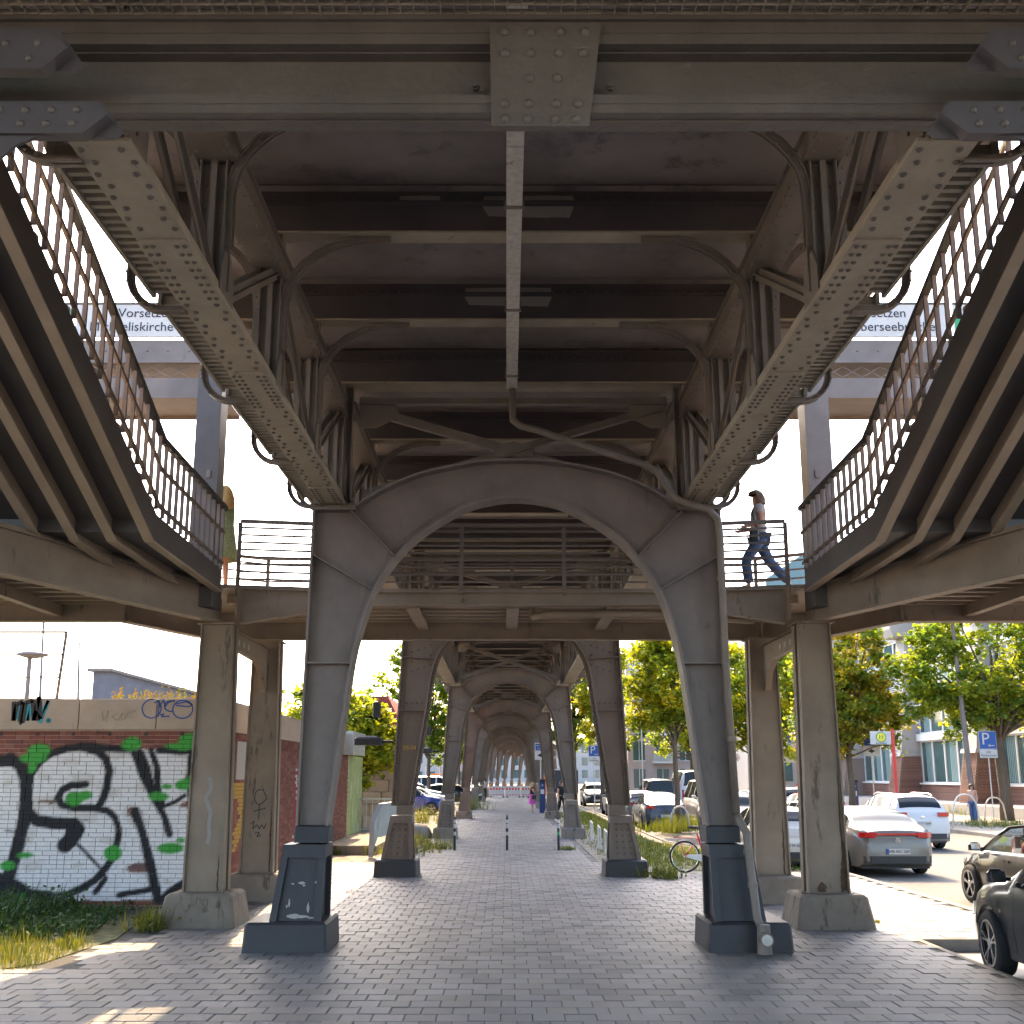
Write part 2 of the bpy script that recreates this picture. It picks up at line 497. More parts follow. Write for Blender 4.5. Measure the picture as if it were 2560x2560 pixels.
PIT = 0.29
def slab_mesh(tint, k):
    h = PIT / 2 - 0.004; t = h - 0.006
    mm = MB()
    vs_ = [(-t, -t, 0), (t, -t, 0), (t, t, 0), (-t, t, 0), (-h, -h, -.006), (h, -h, -.006), (h, h, -.006), (-h, h, -.006), (-h, -h, -.03), (h, -h, -.03), (h, h, -.03), (-h, h, -.03)]
    fs_ = [(0, 1, 2, 3)] + [(4 + i, 4 + (i + 1) % 4, (i + 1) % 4, i) for i in range(4)] + [(8 + i, 8 + (i + 1) % 4, 4 + (i + 1) % 4, 4 + i) for i in range(4)]
    mm.add(vs_, fs_, 0, tint)
    return mm, vs_, fs_
TINTS = [(.72, .72, .74), (.86, .86, .88), (1, 1, 1), (1.12, 1.11, 1.10), (.93, .90, .87), (1.02, 1.03, 1.05), (.82, .81, .80), (1.05, 1.03, .98), (.97, .98, 1.0)]
slab_ms = []
for k, t in enumerate(TINTS):
    mm, SV, SF = slab_mesh(t, k)
    slab_ms.append(mm.mesh('slab', 'paver', fix=False))
slabs = []
row = 0; y = 8.85
while y < 104:
    offx = (0.5 * PIT if row % 2 else 0) + random.uniform(-.012, .012)
    x = -7.3 + offx
    while x < 7.5:
        if inside_paving(x, y): slabs.append((x, y))
        x += PIT
    y += PIT; row += 1
rs = random.Random(3)
def vis_size(p):
    zc = p[1] * .98 - .43
    px = 1266 + 2680 * p[0] / zc
    if px < -60 or px > 2620: return 0
    return 1 / (zc * zc)
slabs.sort(key=vis_size, reverse=True)
m = MB()
for i, (x, y) in enumerate(slabs):
    k = rs.randrange(len(TINTS)); dz = rs.uniform(-.0045, .003)
    if i < 300:
        o = bpy.data.objects.new('slab', slab_ms[k]); COL.objects.link(o); o.parent = paving
        o.location = (x, y, dz); o.rotation_euler = (rs.uniform(-.006, .006), rs.uniform(-.006, .006), rs.uniform(-.008, .008))
    else:
        t = TINTS[k]
        m.add([(a + x, b + y, c + dz) for a, b, c in SV], SF, 0, t)
m.build('slab_field', 'paver', paving, fix=False, kind='stuff')
# pale worn patches of plain concrete paving in front of the camera, out of frame
m = MB(); m.bx(-7.3, 7.4, -14, 8.69, -.003, -.001, col=(1, 1, 1)); m.build('paving_behind', 'paver', paving, kind='stuff')

# tree pit floor (sunken)
m = MB(); m.bx(5.3, 6.8, 12.1, 15.05, -0.19, -0.15); m.build('tree_pit_floor', 'paver', paving)
m = MB()
for (x0, x1, y0, y1) in ((5.42, 5.50, 12.1, 15.03), (6.70, 6.78, 12.1, 15.03), (5.50, 6.70, 14.95, 15.03)): m.bx(x0, x1, y0, y1, -.15, .004, col=(1, 1, 1))
m.build('tree_pit_edging', 'kerb', paving)

# kerb stones, each its own piece
def kerb_line(name, pts, z0=-.18, z1=.012, w=.15, step=1.0, limit=70):
    segs = []
    for a, b in zip(pts, pts[1:]):
        a = Vector(a); b = Vector(b); L = (b - a).length; n = max(1, int(L / step))
        for i in range(n):
            segs.append((a.lerp(b, i / n), a.lerp(b, (i + 1) / n)))
    root = link(name, None, None, (0, 0, 0), kind='structure')
    for i, (a, b) in enumerate(segs[:limit]):
        mm = MB(); d = (b - a).normalized() * .006
        mm.bar((a.x + d.x, a.y + d.y, (z0 + z1) / 2), (b.x - d.x, b.y - d.y, (z0 + z1) / 2 + rs.uniform(-.004, .004)), w, z1 - z0, col=rs.choice(TINTS))
        mm.build('kerb_stone', 'kerb', root, fix=False)
    return root
kerb_line('kerb', [(7.53, 6), (7.53, 27), (5.23, 36), (5.13, 75)])
kerb_line('far_kerb', [(17.57, 20), (17.57, 75)], limit=60, z1=.03)
m = MB()
for yy in (20, 22, 24): pass
# verge and dirt strips
m = MB(); m.prism([(2.3, 27.4), (3.3, 24.7), (7.44, 24.7), (7.44, 27), (5.1, 36), (5.0, 75), (6, 120), (8, 170), (3.5, 170), (2.6, 110), (2.3, 60)], -0.19, -0.006, 'z')
verge = m.build('verge', 'earth', kind='structure')
m = MB(); m.prism([(3.45, 25.4), (6.9, 25.2), (7.0, 27), (4.75, 36), (4.6, 75), (3.6, 75), (3.5, 45)], -0.05, 0.004, 'z')
m.build('lawn_bed', 'lawn', verge)
m = MB(); m.prism([(-60, 18), (-6.3, 18), (-4.8, 22), (-3.0, 30), (-2.6, 34), (-2.6, 170), (-60, 170)], -0.19, -0.01, 'z')
lg = m.build('left_ground', 'earth', kind='structure')
m = MB(); m.prism([(-60, 40), (-6, 40), (-3.4, 46), (-3.2, 170), (-60, 170)], -0.05, 0.0, 'z')
m.build('car_park', 'asphalt', lg)
m = MB(); m.prism([(-16, 8), (-7.35, 11.0), (-5.4, 13.1), (-5.2, 15.0), (-5.6, 17.6), (-16, 18.2)], -0.10, 0.0, 'z')
m.build('planting_bed', 'lawn', lg)
# ------------------------------------------------------------------ viaduct: trusses and deck
PANEL = 2.15
def arc(cx, cz, rx, rz, a0, a1, n=9):
    return [(cx + rx * math.cos(R(a0 + (a1 - a0) * i / (n - 1))), cz + rz * math.sin(R(a0 + (a1 - a0) * i / (n - 1)))) for i in range(n)]

def truss_span(label, n, hw, zb, group, detail=2, pan=PANEL, lattice=True, single=300, y_from=0, gbars=False, ext=0.0, skip_knees=()):
    """n panels along +y from the local origin; hw = half distance of the trusses; zb = underside of the bottom chord (local z 0)"""
    root = thing('viaduct_span', label, 'viaduct span', group=group)
    L = n * pan
    rv = Rivets('steel'); rk = Rivets('rivet_dark')
    zt = 1.30            # underside of upper chord
    zc = 1.78            # underside of cross beams
    ztop = 2.42          # deck
    ow = hw + 1.72       # outer deck edge
    for s in (-1, 1):
        x = s * hw
        m = MB(); m.bx(x - .18, x + .18, y_from, L, 0, .022); m.bx(x - .13, x - .11, y_from, L, .022, .16); m.bx(x + .11, x + .13, y_from, L, .022, .16)
        for sg in (-1, 1): m.bx(*sorted((x + sg * .131, x + sg * .18)), y_from, L, .0225, .034)
        bc = m.build('bottom_chord', 'steel_khaki', root)
        if detail > 1:
            for yy in (pan * 1.45, pan * 2.62, pan * 4.5):
                if yy + 1.0 < L:
                    mm = MB(); mm.prism([(x - .15, yy), (x + .15, yy), (x + .18, yy + .05), (x + .18, yy + .95), (x + .15, yy + 1), (x - .15, yy + 1), (x - .18, yy + .95), (x - .18, yy + .05)], -.016, -.001, 'z')
                    mm.build('splice_plate', 'steel_khaki', bc)
                    for q in (-.14, -.085, .085, .14): rk.row((x + q, yy + .08, -.016), (x + q, yy + .92, -.016), (0, 0, -1), .105, .021)
            for q in (-.12, .12):
                yy = y_from + .08; k = 0
                while yy < L - .1:
                    if not any(a - .02 < yy < a + 1.02 for a in (pan * 1.45, pan * 2.62, pan * 4.5)): rk.add((x + q + (.018 if k % 2 else -.018), yy, 0), (0, 0, -1), .024)
                    yy += .135; k += 1
        m = MB(); m.bx(x - .15, x + .15, y_from, L, zt, zt + .02); m.bx(x - .115, x - .095, y_from, L, zt + .02, zt + .26); m.bx(x + .095, x + .115, y_from, L, zt + .02, zt + .26); m.bx(x - .15, x + .15, y_from, L, zt + .26, zt + .28)
        m.bx(x - s * .125 - .008, x - s * .125 + .008, y_from, L, zt + .021, zt + .10)
        m.build('upper_chord', 'steel', root)
        if detail > 1:
            for q in (-.11, .11): rv.row((x + q, y_from + .1, zt), (x + q, L - .1, zt), (0, 0, -1), .17, .016)
            rv.row((x - s * .134, y_from + .1, zt + .06), (x - s * .134, L - .1, zt + .06), (-s, 0, 0), .15, .014)
    for k in range(n + 1):
        yk = k * pan
        if yk < y_from: continue
        # cross beam
        m = MB()
        m.bx(-ow, ow, yk - .11, yk + .11, zc, zc + .022); m.bx(-ow, ow, yk - .008, yk + .008, zc + .022, ztop - .12, 1)
        m.bx(-ow, ow, yk - .085, yk + .085, zc + .36, zc + .376, 1); m.bx(-ow, ow, yk - .02, yk - .008, zc + .376, zc + .45, 1)
        m.build('cross_beam', ['steel_khaki', 'web_dark'], root)  # web in its dark paint; flange paler, standing in for light from below
        if detail > 1: rv.row((-ow + .1, yk - .02, zc + .41), (ow - .1, yk - .02, zc + .41), (0, -1, 0), .135, .013)
        for s in (-1, 1):
            x = s * hw
            # vertical
            m = MB()
            m.bx(x - .105, x + .105, yk - .007, yk + .007, .1, zc)
            for q in (-.105, .105): m.bx(x + q - .006, x + q + .006, yk - .075, yk + .075, .16, zc)
            m.bx(x - .025, x + .025, yk - .06, yk - .0075, .16, zc)
            m.bx(x - .16, x + .16, yk - .0195, yk - .0075, .16, .62)
            m.build('vertical', 'steel', root)
            if detail > 1:
                for q in (-.07, .07): rv.row((x + q, yk - .019 if False else yk - .008, .9), (x + q, yk - .008, 1.28), (0, -1, 0), .19, .016)
            # curved knee braces, inner and outer
            for sg in (-1, 1):
                if k in skip_knees and sg > 0: continue
                xi = x - s * sg * .11
                d = -s * sg
                rx, rz = (.92, .78) if sg > 0 else (.62, .80)
                pts = [(xi, .55)] + [(xi + d * rx * (1 - math.cos(R(a))), zc - rz + rz * math.sin(R(a))) for a in range(0, 91, 10)] + [(xi + d * (rx + .18), zc)]
                m = MB()
                tt = .016 if d < 0 else -.016
                m.strip(pts, yk - .045, yk + .045, -tt)
                inner = [(p[0], p[1]) for p in pts]
                m.strip(inner, yk - .007, yk + .007, .07 if d < 0 else -.07)
                m.strip([(p[0], p[1]) for p in pts], yk - .03, yk - .007, .05 if d < 0 else -.05)
                m.build('knee_brace', 'steel', root)
                if detail > 1:
                    for i in range(1, len(pts) - 1, 1):
                        n_ = Vector((-(pts[i + 1][1] - pts[i - 1][1]), pts[i + 1][0] - pts[i - 1][0])).normalized() * (.03 if d < 0 else -.03)
                        rv.add((pts[i][0] + n_.x, yk - .03, pts[i][1] + n_.y), (0, -1, 0), .015)
            # outer walkway bracket: J-shaped
            o_ = s
            pts = [(x + o_ * .17, -.02), (x + o_ * .36, -.02)] + [(x + o_ * (.36 + .30 * math.sin(R(a))), .29 - .31 * math.cos(R(a))) for a in range(15, 91, 15)] + [(x + o_ * .66, .75), (x + o_ * .72, 1.1), (x + o_ * 1.1, zc)]
            m = MB(); m.strip(pts, yk - .045, yk + .045, .014 * (1 if o_ > 0 else -1)); m.strip(pts, yk - .006, yk + .006, .06 * (1 if o_ > 0 else -1))
            m.build('walkway_bracket', 'steel', root)
            if detail > 1:
                for i in range(2, len(pts) - 1): rv.add((pts[i][0], yk - .045, pts[i][1] + .03), (0, -1, 0), .013)
            m = MB(); m.bx(*sorted((x + o_ * .63, x + o_ * .75)), yk - .08, yk + .08, .58, .70); m.build('bracket_shoe', 'steel', root)
        # diagonals, bays and plates
        if k < n:
            for s in (-1, 1):
                x = s * hw
                up = (k % 2 == 0)
                a = (yk + .08, .12 if up else zt + .05); b = (yk + pan - .08, zt + .05 if up else .12)
                m = MB()
                for q in (-.06, .06):
                    m.bar((x + q, a[0], a[1]), (x + q, b[0], b[1]), .012, .13, up=(0, -(b[1] - a[1]), b[0] - a[0]))
                    m.bar((x + q * 1.3, a[0], a[1]), (x + q * 1.3, b[0], b[1]), .06, .012, up=(0, -(b[1] - a[1]), b[0] - a[0]))
                m.build('diagonal', 'steel', root)
                if detail > 1:
                    A = Vector((x - s * .067, a[0], a[1])); B = Vector((x - s * .067, b[0], b[1]))
                    rv.row(A.lerp(B, .06), A.lerp(B, .94), (-s, 0, 0), .2, .015)
                m = MB(); m.prism([(yk - .2, .03), (yk + .2, .03), (yk + .2, .3), (yk + .09, .48), (yk - .09, .48), (yk - .2, .3)], x - s * .145, x - s * .133, 'x')
                m.build('gusset', 'steel', root)
                # slotted walkway floor outside the chord
                if gbars:
                    j = 0; yy = yk + .12
                    while yy < yk + pan - .06:
                        mm = MB(); mm.bx(*sorted((x + s * .20, x + s * .40)), yy - .022, yy + .022, .10, .17); mm.build('walkway_slat', 'steel_khaki', root); yy += .10
                    mm = MB()
                    for q in (.185, .40): mm.bx(*sorted((x + s * q, x + s * (q + .03))), yk + .06, yk + pan - .06, .08, .19)
                    mm.build('walkway_frame', 'steel_khaki', root)
                else:
                    mm = MB()
                    for j in range(int(pan / .16)):
                        yy = yk + .1 + j * .16; mm.bx(*sorted((x + s * .20, x + s * .40)), yy - .03, yy + .03, .10, .17)
                    for q in (.185, .40): mm.bx(*sorted((x + s * q, x + s * (q + .03))), yk + .06, yk + pan - .06, .08, .19)
                    mm.build('walkway_floor', 'steel_khaki', root)
            # sagging deck plates (barrel shaped between the cross beams)
            m = MB()
            N = 8; prof = []
            for i in range(N + 1):
                t = i / N; prof.append((yk + .01 + (pan - .02) * t, ztop - .06 - .26 * math.sin(math.pi * t) ** .7 if 0 < t < 1 else ztop - .04))
            for (xa, xb) in ((-ow, ow),):
                vs_ = []; fs_ = []
                for (yy, zz) in prof: vs_ += [(xa, yy, zz), (xb, yy, zz)]
                for i in range(N): fs_.append((2 * i, 2 * i + 1, 2 * i + 3, 2 * i + 2))
                m.add(vs_, fs_)
            dp = m.build('deck_plate', 'deck_plate', root, smooth=True)
            if detail > 1 and y_from <= yk:
                pr_ = random.Random(k * 7 + 1)
                for q in range(3):
                    xa = pr_.uniform(-1.7, .9); w_ = pr_.uniform(.35, 1.1)
                    if q == 0: xa, w_ = pr_.uniform(-.35, -.2), pr_.uniform(.5, .75)
                    m = MB(); m.prism([(xa, zc + .37), (xa + w_, zc + .372), (xa + w_ - .01, zc + .46), (xa + w_ * .5, zc + .463), (xa + .015, zc + .455)], yk - .0235 - .0018 * q, yk - .0205 - .0018 * q, 'y'); m.build('repaint_patch', 'paint_patch', root)
                    if q != 1: m = MB(); m.prism([(xa + .06, zc + .24), (xa + w_ - .05, zc + .22), (xa + w_, zc + .35), (xa, zc + .35)], yk - .0105 - .0012 * q, yk - .0085 - .0012 * q, 'y'); m.build('repaint_patch', 'paint_patch', root)
    m = MB(); m.bx(-ow, ow, y_from, L - .004 + ext, ztop + .002, ztop + .12); m.build('track_slab', 'concrete', root)
    for s in (-1, 1):
        m = MB(); m.bx(*sorted((s * ow, s * (ow + .05))), y_from, L - .004, ztop - .45, ztop + .35); m.build('edge_beam', 'steel', root)
    rk.p and rk.build(root, single // 2, Vector((XC, 14.5 - L, 5.82)))
    rv.p and rv.build(root, single - single // 2, Vector((XC, 14.5 - L, 5.82)))
    return root

GV = 'riveted spans of the elevated railway'
ZA = 5.80
sp = truss_span('nearest riveted span of the elevated railway, directly overhead in front of the big cross beam', 5, 2.50, ZA, GV, 2, gbars=True, y_from=1.95, ext=.09, skip_knees=(5,))
sp.location = (XC, 14.5 - 5 * PANEL, ZA)
# the deck goes on over and behind the camera
sb = thing('viaduct_span', 'plain deck of the railway reaching back over the viewer behind the big cross beam', 'viaduct span', group=GV)
for k in range(8):
    yk = 4.6 - k * PANEL
    m = MB(); m.bx(XC - 4.2, XC + 4.2, yk - .11, yk + .11, ZA + 1.78, ZA + 1.802); m.bx(XC - 4.2, XC + 4.2, yk - .008, yk + .008, ZA + 1.803, ZA + 2.3); m.build('cross_beam', 'steel', sb)
m = MB(); m.bx(XC - 4.2, XC + 4.2, -45, 5.69, ZA + 2.30, ZA + 2.5); m.build('deck_plate', 'deck_plate', sb)
s2 = truss_span('riveted span between the smooth arch and the portal marked 35/34', 4, 2.40, ZA, GV, 1, pan=2.375, ext=.9, skip_knees=(0, 4))
s2.location = (XC, 14.6, ZA); s2.rotation_euler = (R(-1.0), 0, 0)
s3 = truss_span('riveted span just beyond the portal marked 35/34', 6, 2.10, 5.45, GV, 1, pan=2.35, ext=.6, skip_knees=(0, 6))
s3.location = (XC, 24.25, 5.42); s3.rotation_euler = (R(-.4), 0, 0)
far0 = truss_span('riveted span farther down the viaduct, beyond the two people at the ticket machine', 7, 1.95, 5.3, GV, 0, pan=2.36, skip_knees=(0, 7))
far0.location = (XC, 38.4, 5.32)
def bend(y):
    return XC + (0 if y < 95 else ((y - 95) / 95) ** 2 * 4.5)
SP = 16.6
PORT_Y = [38.0 + SP * i for i in range(0, 12)]
FAR_L = ['third', 'fourth', 'fifth', 'sixth', 'seventh', 'eighth', 'ninth', 'tenth', 'eleventh', 'twelfth', 'thirteenth', 'fourteenth']
tag(far0, label='riveted span third along the viaduct, over the two people at the ticket machine')
for i in range(1, 11):
    c = copy_tree(far0)
    y0, y1 = PORT_Y[i], PORT_Y[i + 1]
    c.location = (bend(y0), y0 + .4, 5.32)
    c.rotation_euler = (0, 0, -math.atan2(bend(y1) - bend(y0), SP))
    tag(c, label='small distant riveted span, number %s counted away from the smooth near arch' % FAR_L[i])

# ------------------------------------------------------------------ big cross beam in the foreground with its splice plate
B0, B1 = 5.45, 5.80
bm_ = thing('cross_beam', 'heavy dark cross beam with a central riveted splice plate, spanning the top of the picture', 'beam')
rb = Rivets('steel_beam')
m = MB(); m.bx(-6.0, 6.2, B0 + .145, B0 + .165, 5.83, 6.40); m.build('web', 'steel_beam', bm_)
m = MB(); m.bx(-6.0, 6.2, B0, B0 + .143, 6.262, 6.40); m.build('flange_angle', 'steel_beam', bm_)
m = MB(); m.bx(-6.0, 6.2, B0, B0 + .143, 5.822, 5.932); m.build('flange_angle', 'steel_beam', bm_)
for (z0_, z1_) in ((6.33, 6.40), (5.875, 5.932)):
    m = MB(); m.bx(-6.0, 6.2, B0 - .006, B0 - .001, z0_, z1_); m.build('cover_strip', 'steel_beam', bm_)
for z_ in (6.258, 5.818):
    m = MB(); m.bx(-6.0, 6.2, B0 + .07, B0 + .166, z_ - .006, z_ + .003); m.build('cover_strip', 'steel_beam', bm_)
m = MB(); m.bx(-6.0, 6.2, B0 - .03, B0 + .2, 6.402, 6.43); m.build('top_plate', 'steel_beam', bm_)
m = MB(); m.bx(-6.0, 6.2, B0 + .168, B0 + .25, 6.15, 6.40); m.build('back_angle', 'steel_beam', bm_)
m = MB(); m.prism([(-.085, 5.715), (.465, 5.715), (.545, 6.37), (-.095, 6.37)], B0 - .036, B0 - .014, 'y'); pl = m.build('splice_plate', 'steel_beam', bm_)
for z_, xs in ((6.31, (-.01, .14, .31, .45)), (6.175, (-.008, .14, .30, .44)), (6.012, (.13, .29)), (5.852, (-.01, .125, .28, .405)), (5.755, (-.008, .12, .275, .395))):
    for x_ in xs: rb.add((x_, B0 - .036, z_), (0, -1, 0), .031)
for x_ in (-.18, .60):
    m = MB(); m.lathe([(.017, 0), (.017, .05)], 6, Matrix.Translation((x_, B0 + .10, 6.04)) @ Matrix.Rotation(R(90), 4, 'X')); m.lathe([(.026, 0), (.026, .018)], 6, Matrix.Translation((x_, B0 + .085, 6.04)) @ Matrix.Rotation(R(90), 4, 'X'))
    m.build('bolt', 'steel_beam', bm_)
# gusset plates where the platform girders meet the beam, left and right
for s in (-1, 1):
    X = lambda v: .10 + s * v
    F0, F1 = B0 - .33, B0 - .315
    mm = MB(); mm.prism([(X(2.53), 6.12), (X(2.38), 5.90), (X(2.42), 5.86), (X(6), 5.86), (X(6), 6.12)], F1 + .002, F1 + .02, 'y'); mm.build('gusset', 'web_dark', bm_)
    mm = MB(); mm.prism([(X(2.53), 6.02), (X(2.44), 5.95), (X(2.57), 5.82), (X(6), 5.82), (X(6), 6.02)], F0 - .06, F1, 'y'); mm.build('bracket_block', 'web_dark', bm_)
    mm = MB(); mm.prism([(X(2.27), 5.68), (X(2.14), 5.50), (X(2.18), 5.46), (X(6), 5.46), (X(6), 5.68)], F1 + .002, F1 + .02, 'y'); mm.build('gusset', 'web_dark', bm_)
    mm = MB(); mm.prism([(X(2.28), 5.61), (X(2.20), 5.55), (X(2.32), 5.44), (X(6), 5.44), (X(6), 5.61)], F0 - .06, F1, 'y'); mm.build('bracket_block', 'web_dark', bm_)
    for i in range(4):
        rb.add((X(2.36 + .135 * i), F0 - .06, 5.575), (0, -1, 0), .022); rb.add((X(2.38 + .135 * i), F0 - .06, 5.495), (0, -1, 0), .022)
        rb.add((X(2.60 + .17 * i), F0 - .06, 5.97), (0, -1, 0), .022); rb.add((X(2.64 + .17 * i), F0 - .06, 5.88), (0, -1, 0), .022)
    cur = [(X(2.46), 5.44), (X(2.58), 5.43), (X(2.68), 5.38), (X(2.76), 5.30), (X(2.82), 5.15), (X(4.2), 5.0), (X(4.2), 5.44)]
    mm = MB(); mm.prism(cur, F0 - .04, F0 - .02, 'y'); mm.build('curved_web', 'web_dark', bm_)
rb.build(bm_, 300)

# grating of the gangway in front of the beam
gr = thing('gangway_grating', 'rusty square-mesh steel grating seen from below along the top edge', 'grating')
for j in range(17):
    yy = 4.2 + j * .077
    m = MB(); m.bx(-3.4, 3.6, yy - .004, yy + .004, 6.44, 6.475); m.build('cross_bar', 'steel_khaki', gr)
gxs = [-3.38 + i * .077 for i in range(91)]
for i, xx in enumerate(gxs):
    m = MB(); m.bx(xx - .003, xx + .003, 4.15, 5.44, 6.441 if i % 13 else 6.43, 6.474); m.build('bearing_bar', 'steel_khaki', gr, fix=False)
m = MB(); m.bx(-6, 6.2, 3.0, 5.44, 6.60, 6.66); m.build('floor_plate', 'deck_plate', gr)

# ------------------------------------------------------------------ portals
def mirror(path): return [(-a, b) for a, b in reversed(path)]
INH = [(2.48, 1.48), (2.35, 2.55), (2.22, 3.6), (2.11, 4.09), (1.94, 4.59), (1.65, 5.05), (1.26, 5.43), (.73, 5.75), (.37, 5.86), (0, 5.90)]
EXH = [(2.26, 5.69), (1.9, 5.94), (1.35, 6.19), (.69, 6.34), (.35, 6.38), (0, 6.39)]
def spline(pts, k=4):
    out = []
    n = len(pts)
    for i in range(n - 1):
        p0 = Vector(pts[max(i - 1, 0)]); p1 = Vector(pts[i]); p2 = Vector(pts[i + 1]); p3 = Vector(pts[min(i + 2, n - 1)])
        for j in range(k):
            t = j / k
            out.append(tuple(.5 * ((2 * p1) + (p2 - p0) * t + (2 * p0 - 5 * p1 + 4 * p2 - p3) * t * t + (3 * p1 - p0 - 3 * p2 + p3) * t ** 3)))
    out.append(pts[-1])
    return out
def portal(label, inn, ext, top, outb, base, mats, riveted, y0, dep=.34, group=None):
    """inn/ext: half curves from the leg foot to the crown; outb: outer leg edge at foot; top: (half width, z) of the leg heads"""
    steel, foot, block = mats
    root = thing('portal_frame', label, 'portal frame', (XC, y0, 0), 0, group)
    rv = Rivets('rivet_dark')
    zf = inn[0][1]
    full_in = inn + mirror(inn)[1:]
    arch_out = ext + mirror(ext)[1:]
    h = dep / 2
    for s in (-1, 1):
        i = 0
        leg_in = [(s * a, b) for a, b in inn if b <= ext[0][1] * .86]
        web = [(s * outb, zf), (s * top[0], top[1]), (s * ext[0][0], top[1])] + [leg_in[-1]] + leg_in[::-1][1:]
        m = MB(); m.prism(web, -.012, .012, 'y'); m.build('leg', steel, root)
        m = MB(); p = [(s * outb, zf), (s * top[0], top[1])]; m.strip(p, -h, h, .03 * s); m.build('outer_flange', steel, root)
        m = MB(); a, b = sorted((s * (top[0] + .02), s * (ext[0][0] - .06))); m.bx(a, b, -h - .01, h + .01, top[1] + .001, top[1] + .035); m.build('leg_cap', steel, root)
        if riveted:
            for z_ in [zf + .1 + .115 * q for q in range(int((top[1] - zf) / .115))]:
                t = (z_ - zf) / (top[1] - zf); xo = outb + (top[0] - outb) * t
                rv.add((s * (xo - .05), -.055, z_), (0, -1, 0), .021)
        # foot
        bi, bo, ti, to_ = base
        m = MB(); m.cbox(*sorted((s * (ti - .02), s * (to_ - .12))), -h - .06, h + .06, zf - .19, zf + .02, .015); m.build('collar', foot, root)
        m = MB()
        dl = h + .10
        zt_, zb_ = zf - .21, .35
        ring_t = [(s * ti, -dl), (s * to_, -dl), (s * to_, dl), (s * ti, dl)]
        ring_b = [(s * bi, -dl - .12), (s * bo, -dl - .12), (s * bo, dl + .12), (s * bi, dl + .12)]
        zcap = zf - .37
        def lerp_ring(t): return [(a[0] + (b[0] - a[0]) * t, a[1] + (b[1] - a[1]) * t) for a, b in zip(ring_t, ring_b)]
        tcap = (zt_ - zcap) / (zt_ - zb_)
        # head of the foot, then four corner posts with recessed panels
        r0, r1 = lerp_ring(0), lerp_ring(tcap)
        m.add([(x, y, zt_) for x, y in r0] + [(x, y, zcap) for x, y in r1], [(0, 1, 2, 3), (7, 6, 5, 4)] + [(i, (i + 1) % 4, 4 + (i + 1) % 4, 4 + i) for i in range(4)])
        m.build('foot_head', foot, root)
        r2 = lerp_ring(1)
        def inset(r, d):
            cx = sum(p[0] for p in r) / 4; cy = sum(p[1] for p in r) / 4
            return [(p[0] + (d if p[0] < cx else -d), p[1] + (d if p[1] < cy else -d)) for p in r]
        q1, q2 = inset(r1, .06), inset(r2, .06)
        m = MB(); m.add([(x, y, zcap) for x, y in q1] + [(x, y, zb_) for x, y in q2], [(0, 1, 2, 3), (7, 6, 5, 4)] + [(i, (i + 1) % 4, 4 + (i + 1) % 4, 4 + i) for i in range(4)])
        m.build('foot_panel', steel if riveted else foot, root)
        for c_ in range(4):
            w = .085
            def corner(r):
                p = r[c_]; cx = sum(q[0] for q in r) / 4; cy = sum(q[1] for q in r) / 4
                dx = w if p[0] < cx else -w; dy = w if p[1] < cy else -w
                return [p, (p[0] + dx, p[1]), (p[0] + dx, p[1] + dy), (p[0], p[1] + dy)]
            a_, b_ = corner(r1), corner(r2)
            m = MB(); m.add([(x, y, zcap) for x, y in a_] + [(x, y, zb_) for x, y in b_], [(0, 1, 2, 3), (7, 6, 5, 4)] + [(i, (i + 1) % 4, 4 + (i + 1) % 4, 4 + i) for i in range(4)])
            m.build('foot_post', foot, root)
        if riveted:
            for a in range(3):
                for b in range(6):
                    z_ = zb_ + .12 + b * .125; t = (zt_ - z_) / (zt_ - zb_)
                    x_ = (ti + (bi - ti) * t) + ((to_ - ti) + ((bo - bi) - (to_ - ti)) * t) * (.28 + .22 * a)
                    rv.add((s * x_, -dl - .12 * t + .06, z_), (0, -1, 0), .023)
        cxm = (bi + bo) / 2
        m = MB(); m.cbox(*sorted((s * (bi - .11), s * (bo + .30 if not riveted else bo + .14))), -dl - .27, dl + .27, -.05, zb_, .03, tx=.02, ty=.03); m.build('plinth', block, root)
    # arch web and flanges
    up = [p for p in inn if p[1] > ext[0][1] * .86 - .01]
    k0 = [p for p in inn if p[1] <= ext[0][1] * .86][-1]
    half_in = [k0] + [p for p in inn if p[1] > k0[1]]
    m = MB()
    A = half_in + mirror(half_in)[1:]; Bc = ext + mirror(ext)[1:]
    na, nb = len(A), len(Bc)
    # resample both to the same count and quad-strip them
    def resample(P, n):
        d = [0]
        for a, b in zip(P, P[1:]): d.append(d[-1] + math.hypot(b[0] - a[0], b[1] - a[1]))
        out = []; j = 0
        for i in range(n):
            t = d[-1] * i / (n - 1)
            while j < len(d) - 2 and d[j + 1] < t: j += 1
            u = (t - d[j]) / max(d[j + 1] - d[j], 1e-9)
            out.append((P[j][0] + (P[j + 1][0] - P[j][0]) * u, P[j][1] + (P[j + 1][1] - P[j][1]) * u))
        return out
    A2, B2 = resample(A, 41), resample(Bc, 41)
    for yy in (-.012, .012):
        vs_ = [(a[0], yy, a[1]) for a in A2] + [(b[0], yy, b[1]) for b in B2]
        m.add(vs_, [(i, i + 1, 42 + i, 41 + i) for i in range(40)])
    m.build('arch', steel, root)
    m = MB(); m.strip(spline(full_in, 3), -h, h, .035); m.build('inner_flange', steel, root, smooth=False)
    smooth_by_angle(root.children[-1], 30)
    m = MB(); m.strip(spline(arch_out, 3), -h, h, -.03); m.build('outer_arch_flange', steel, root)
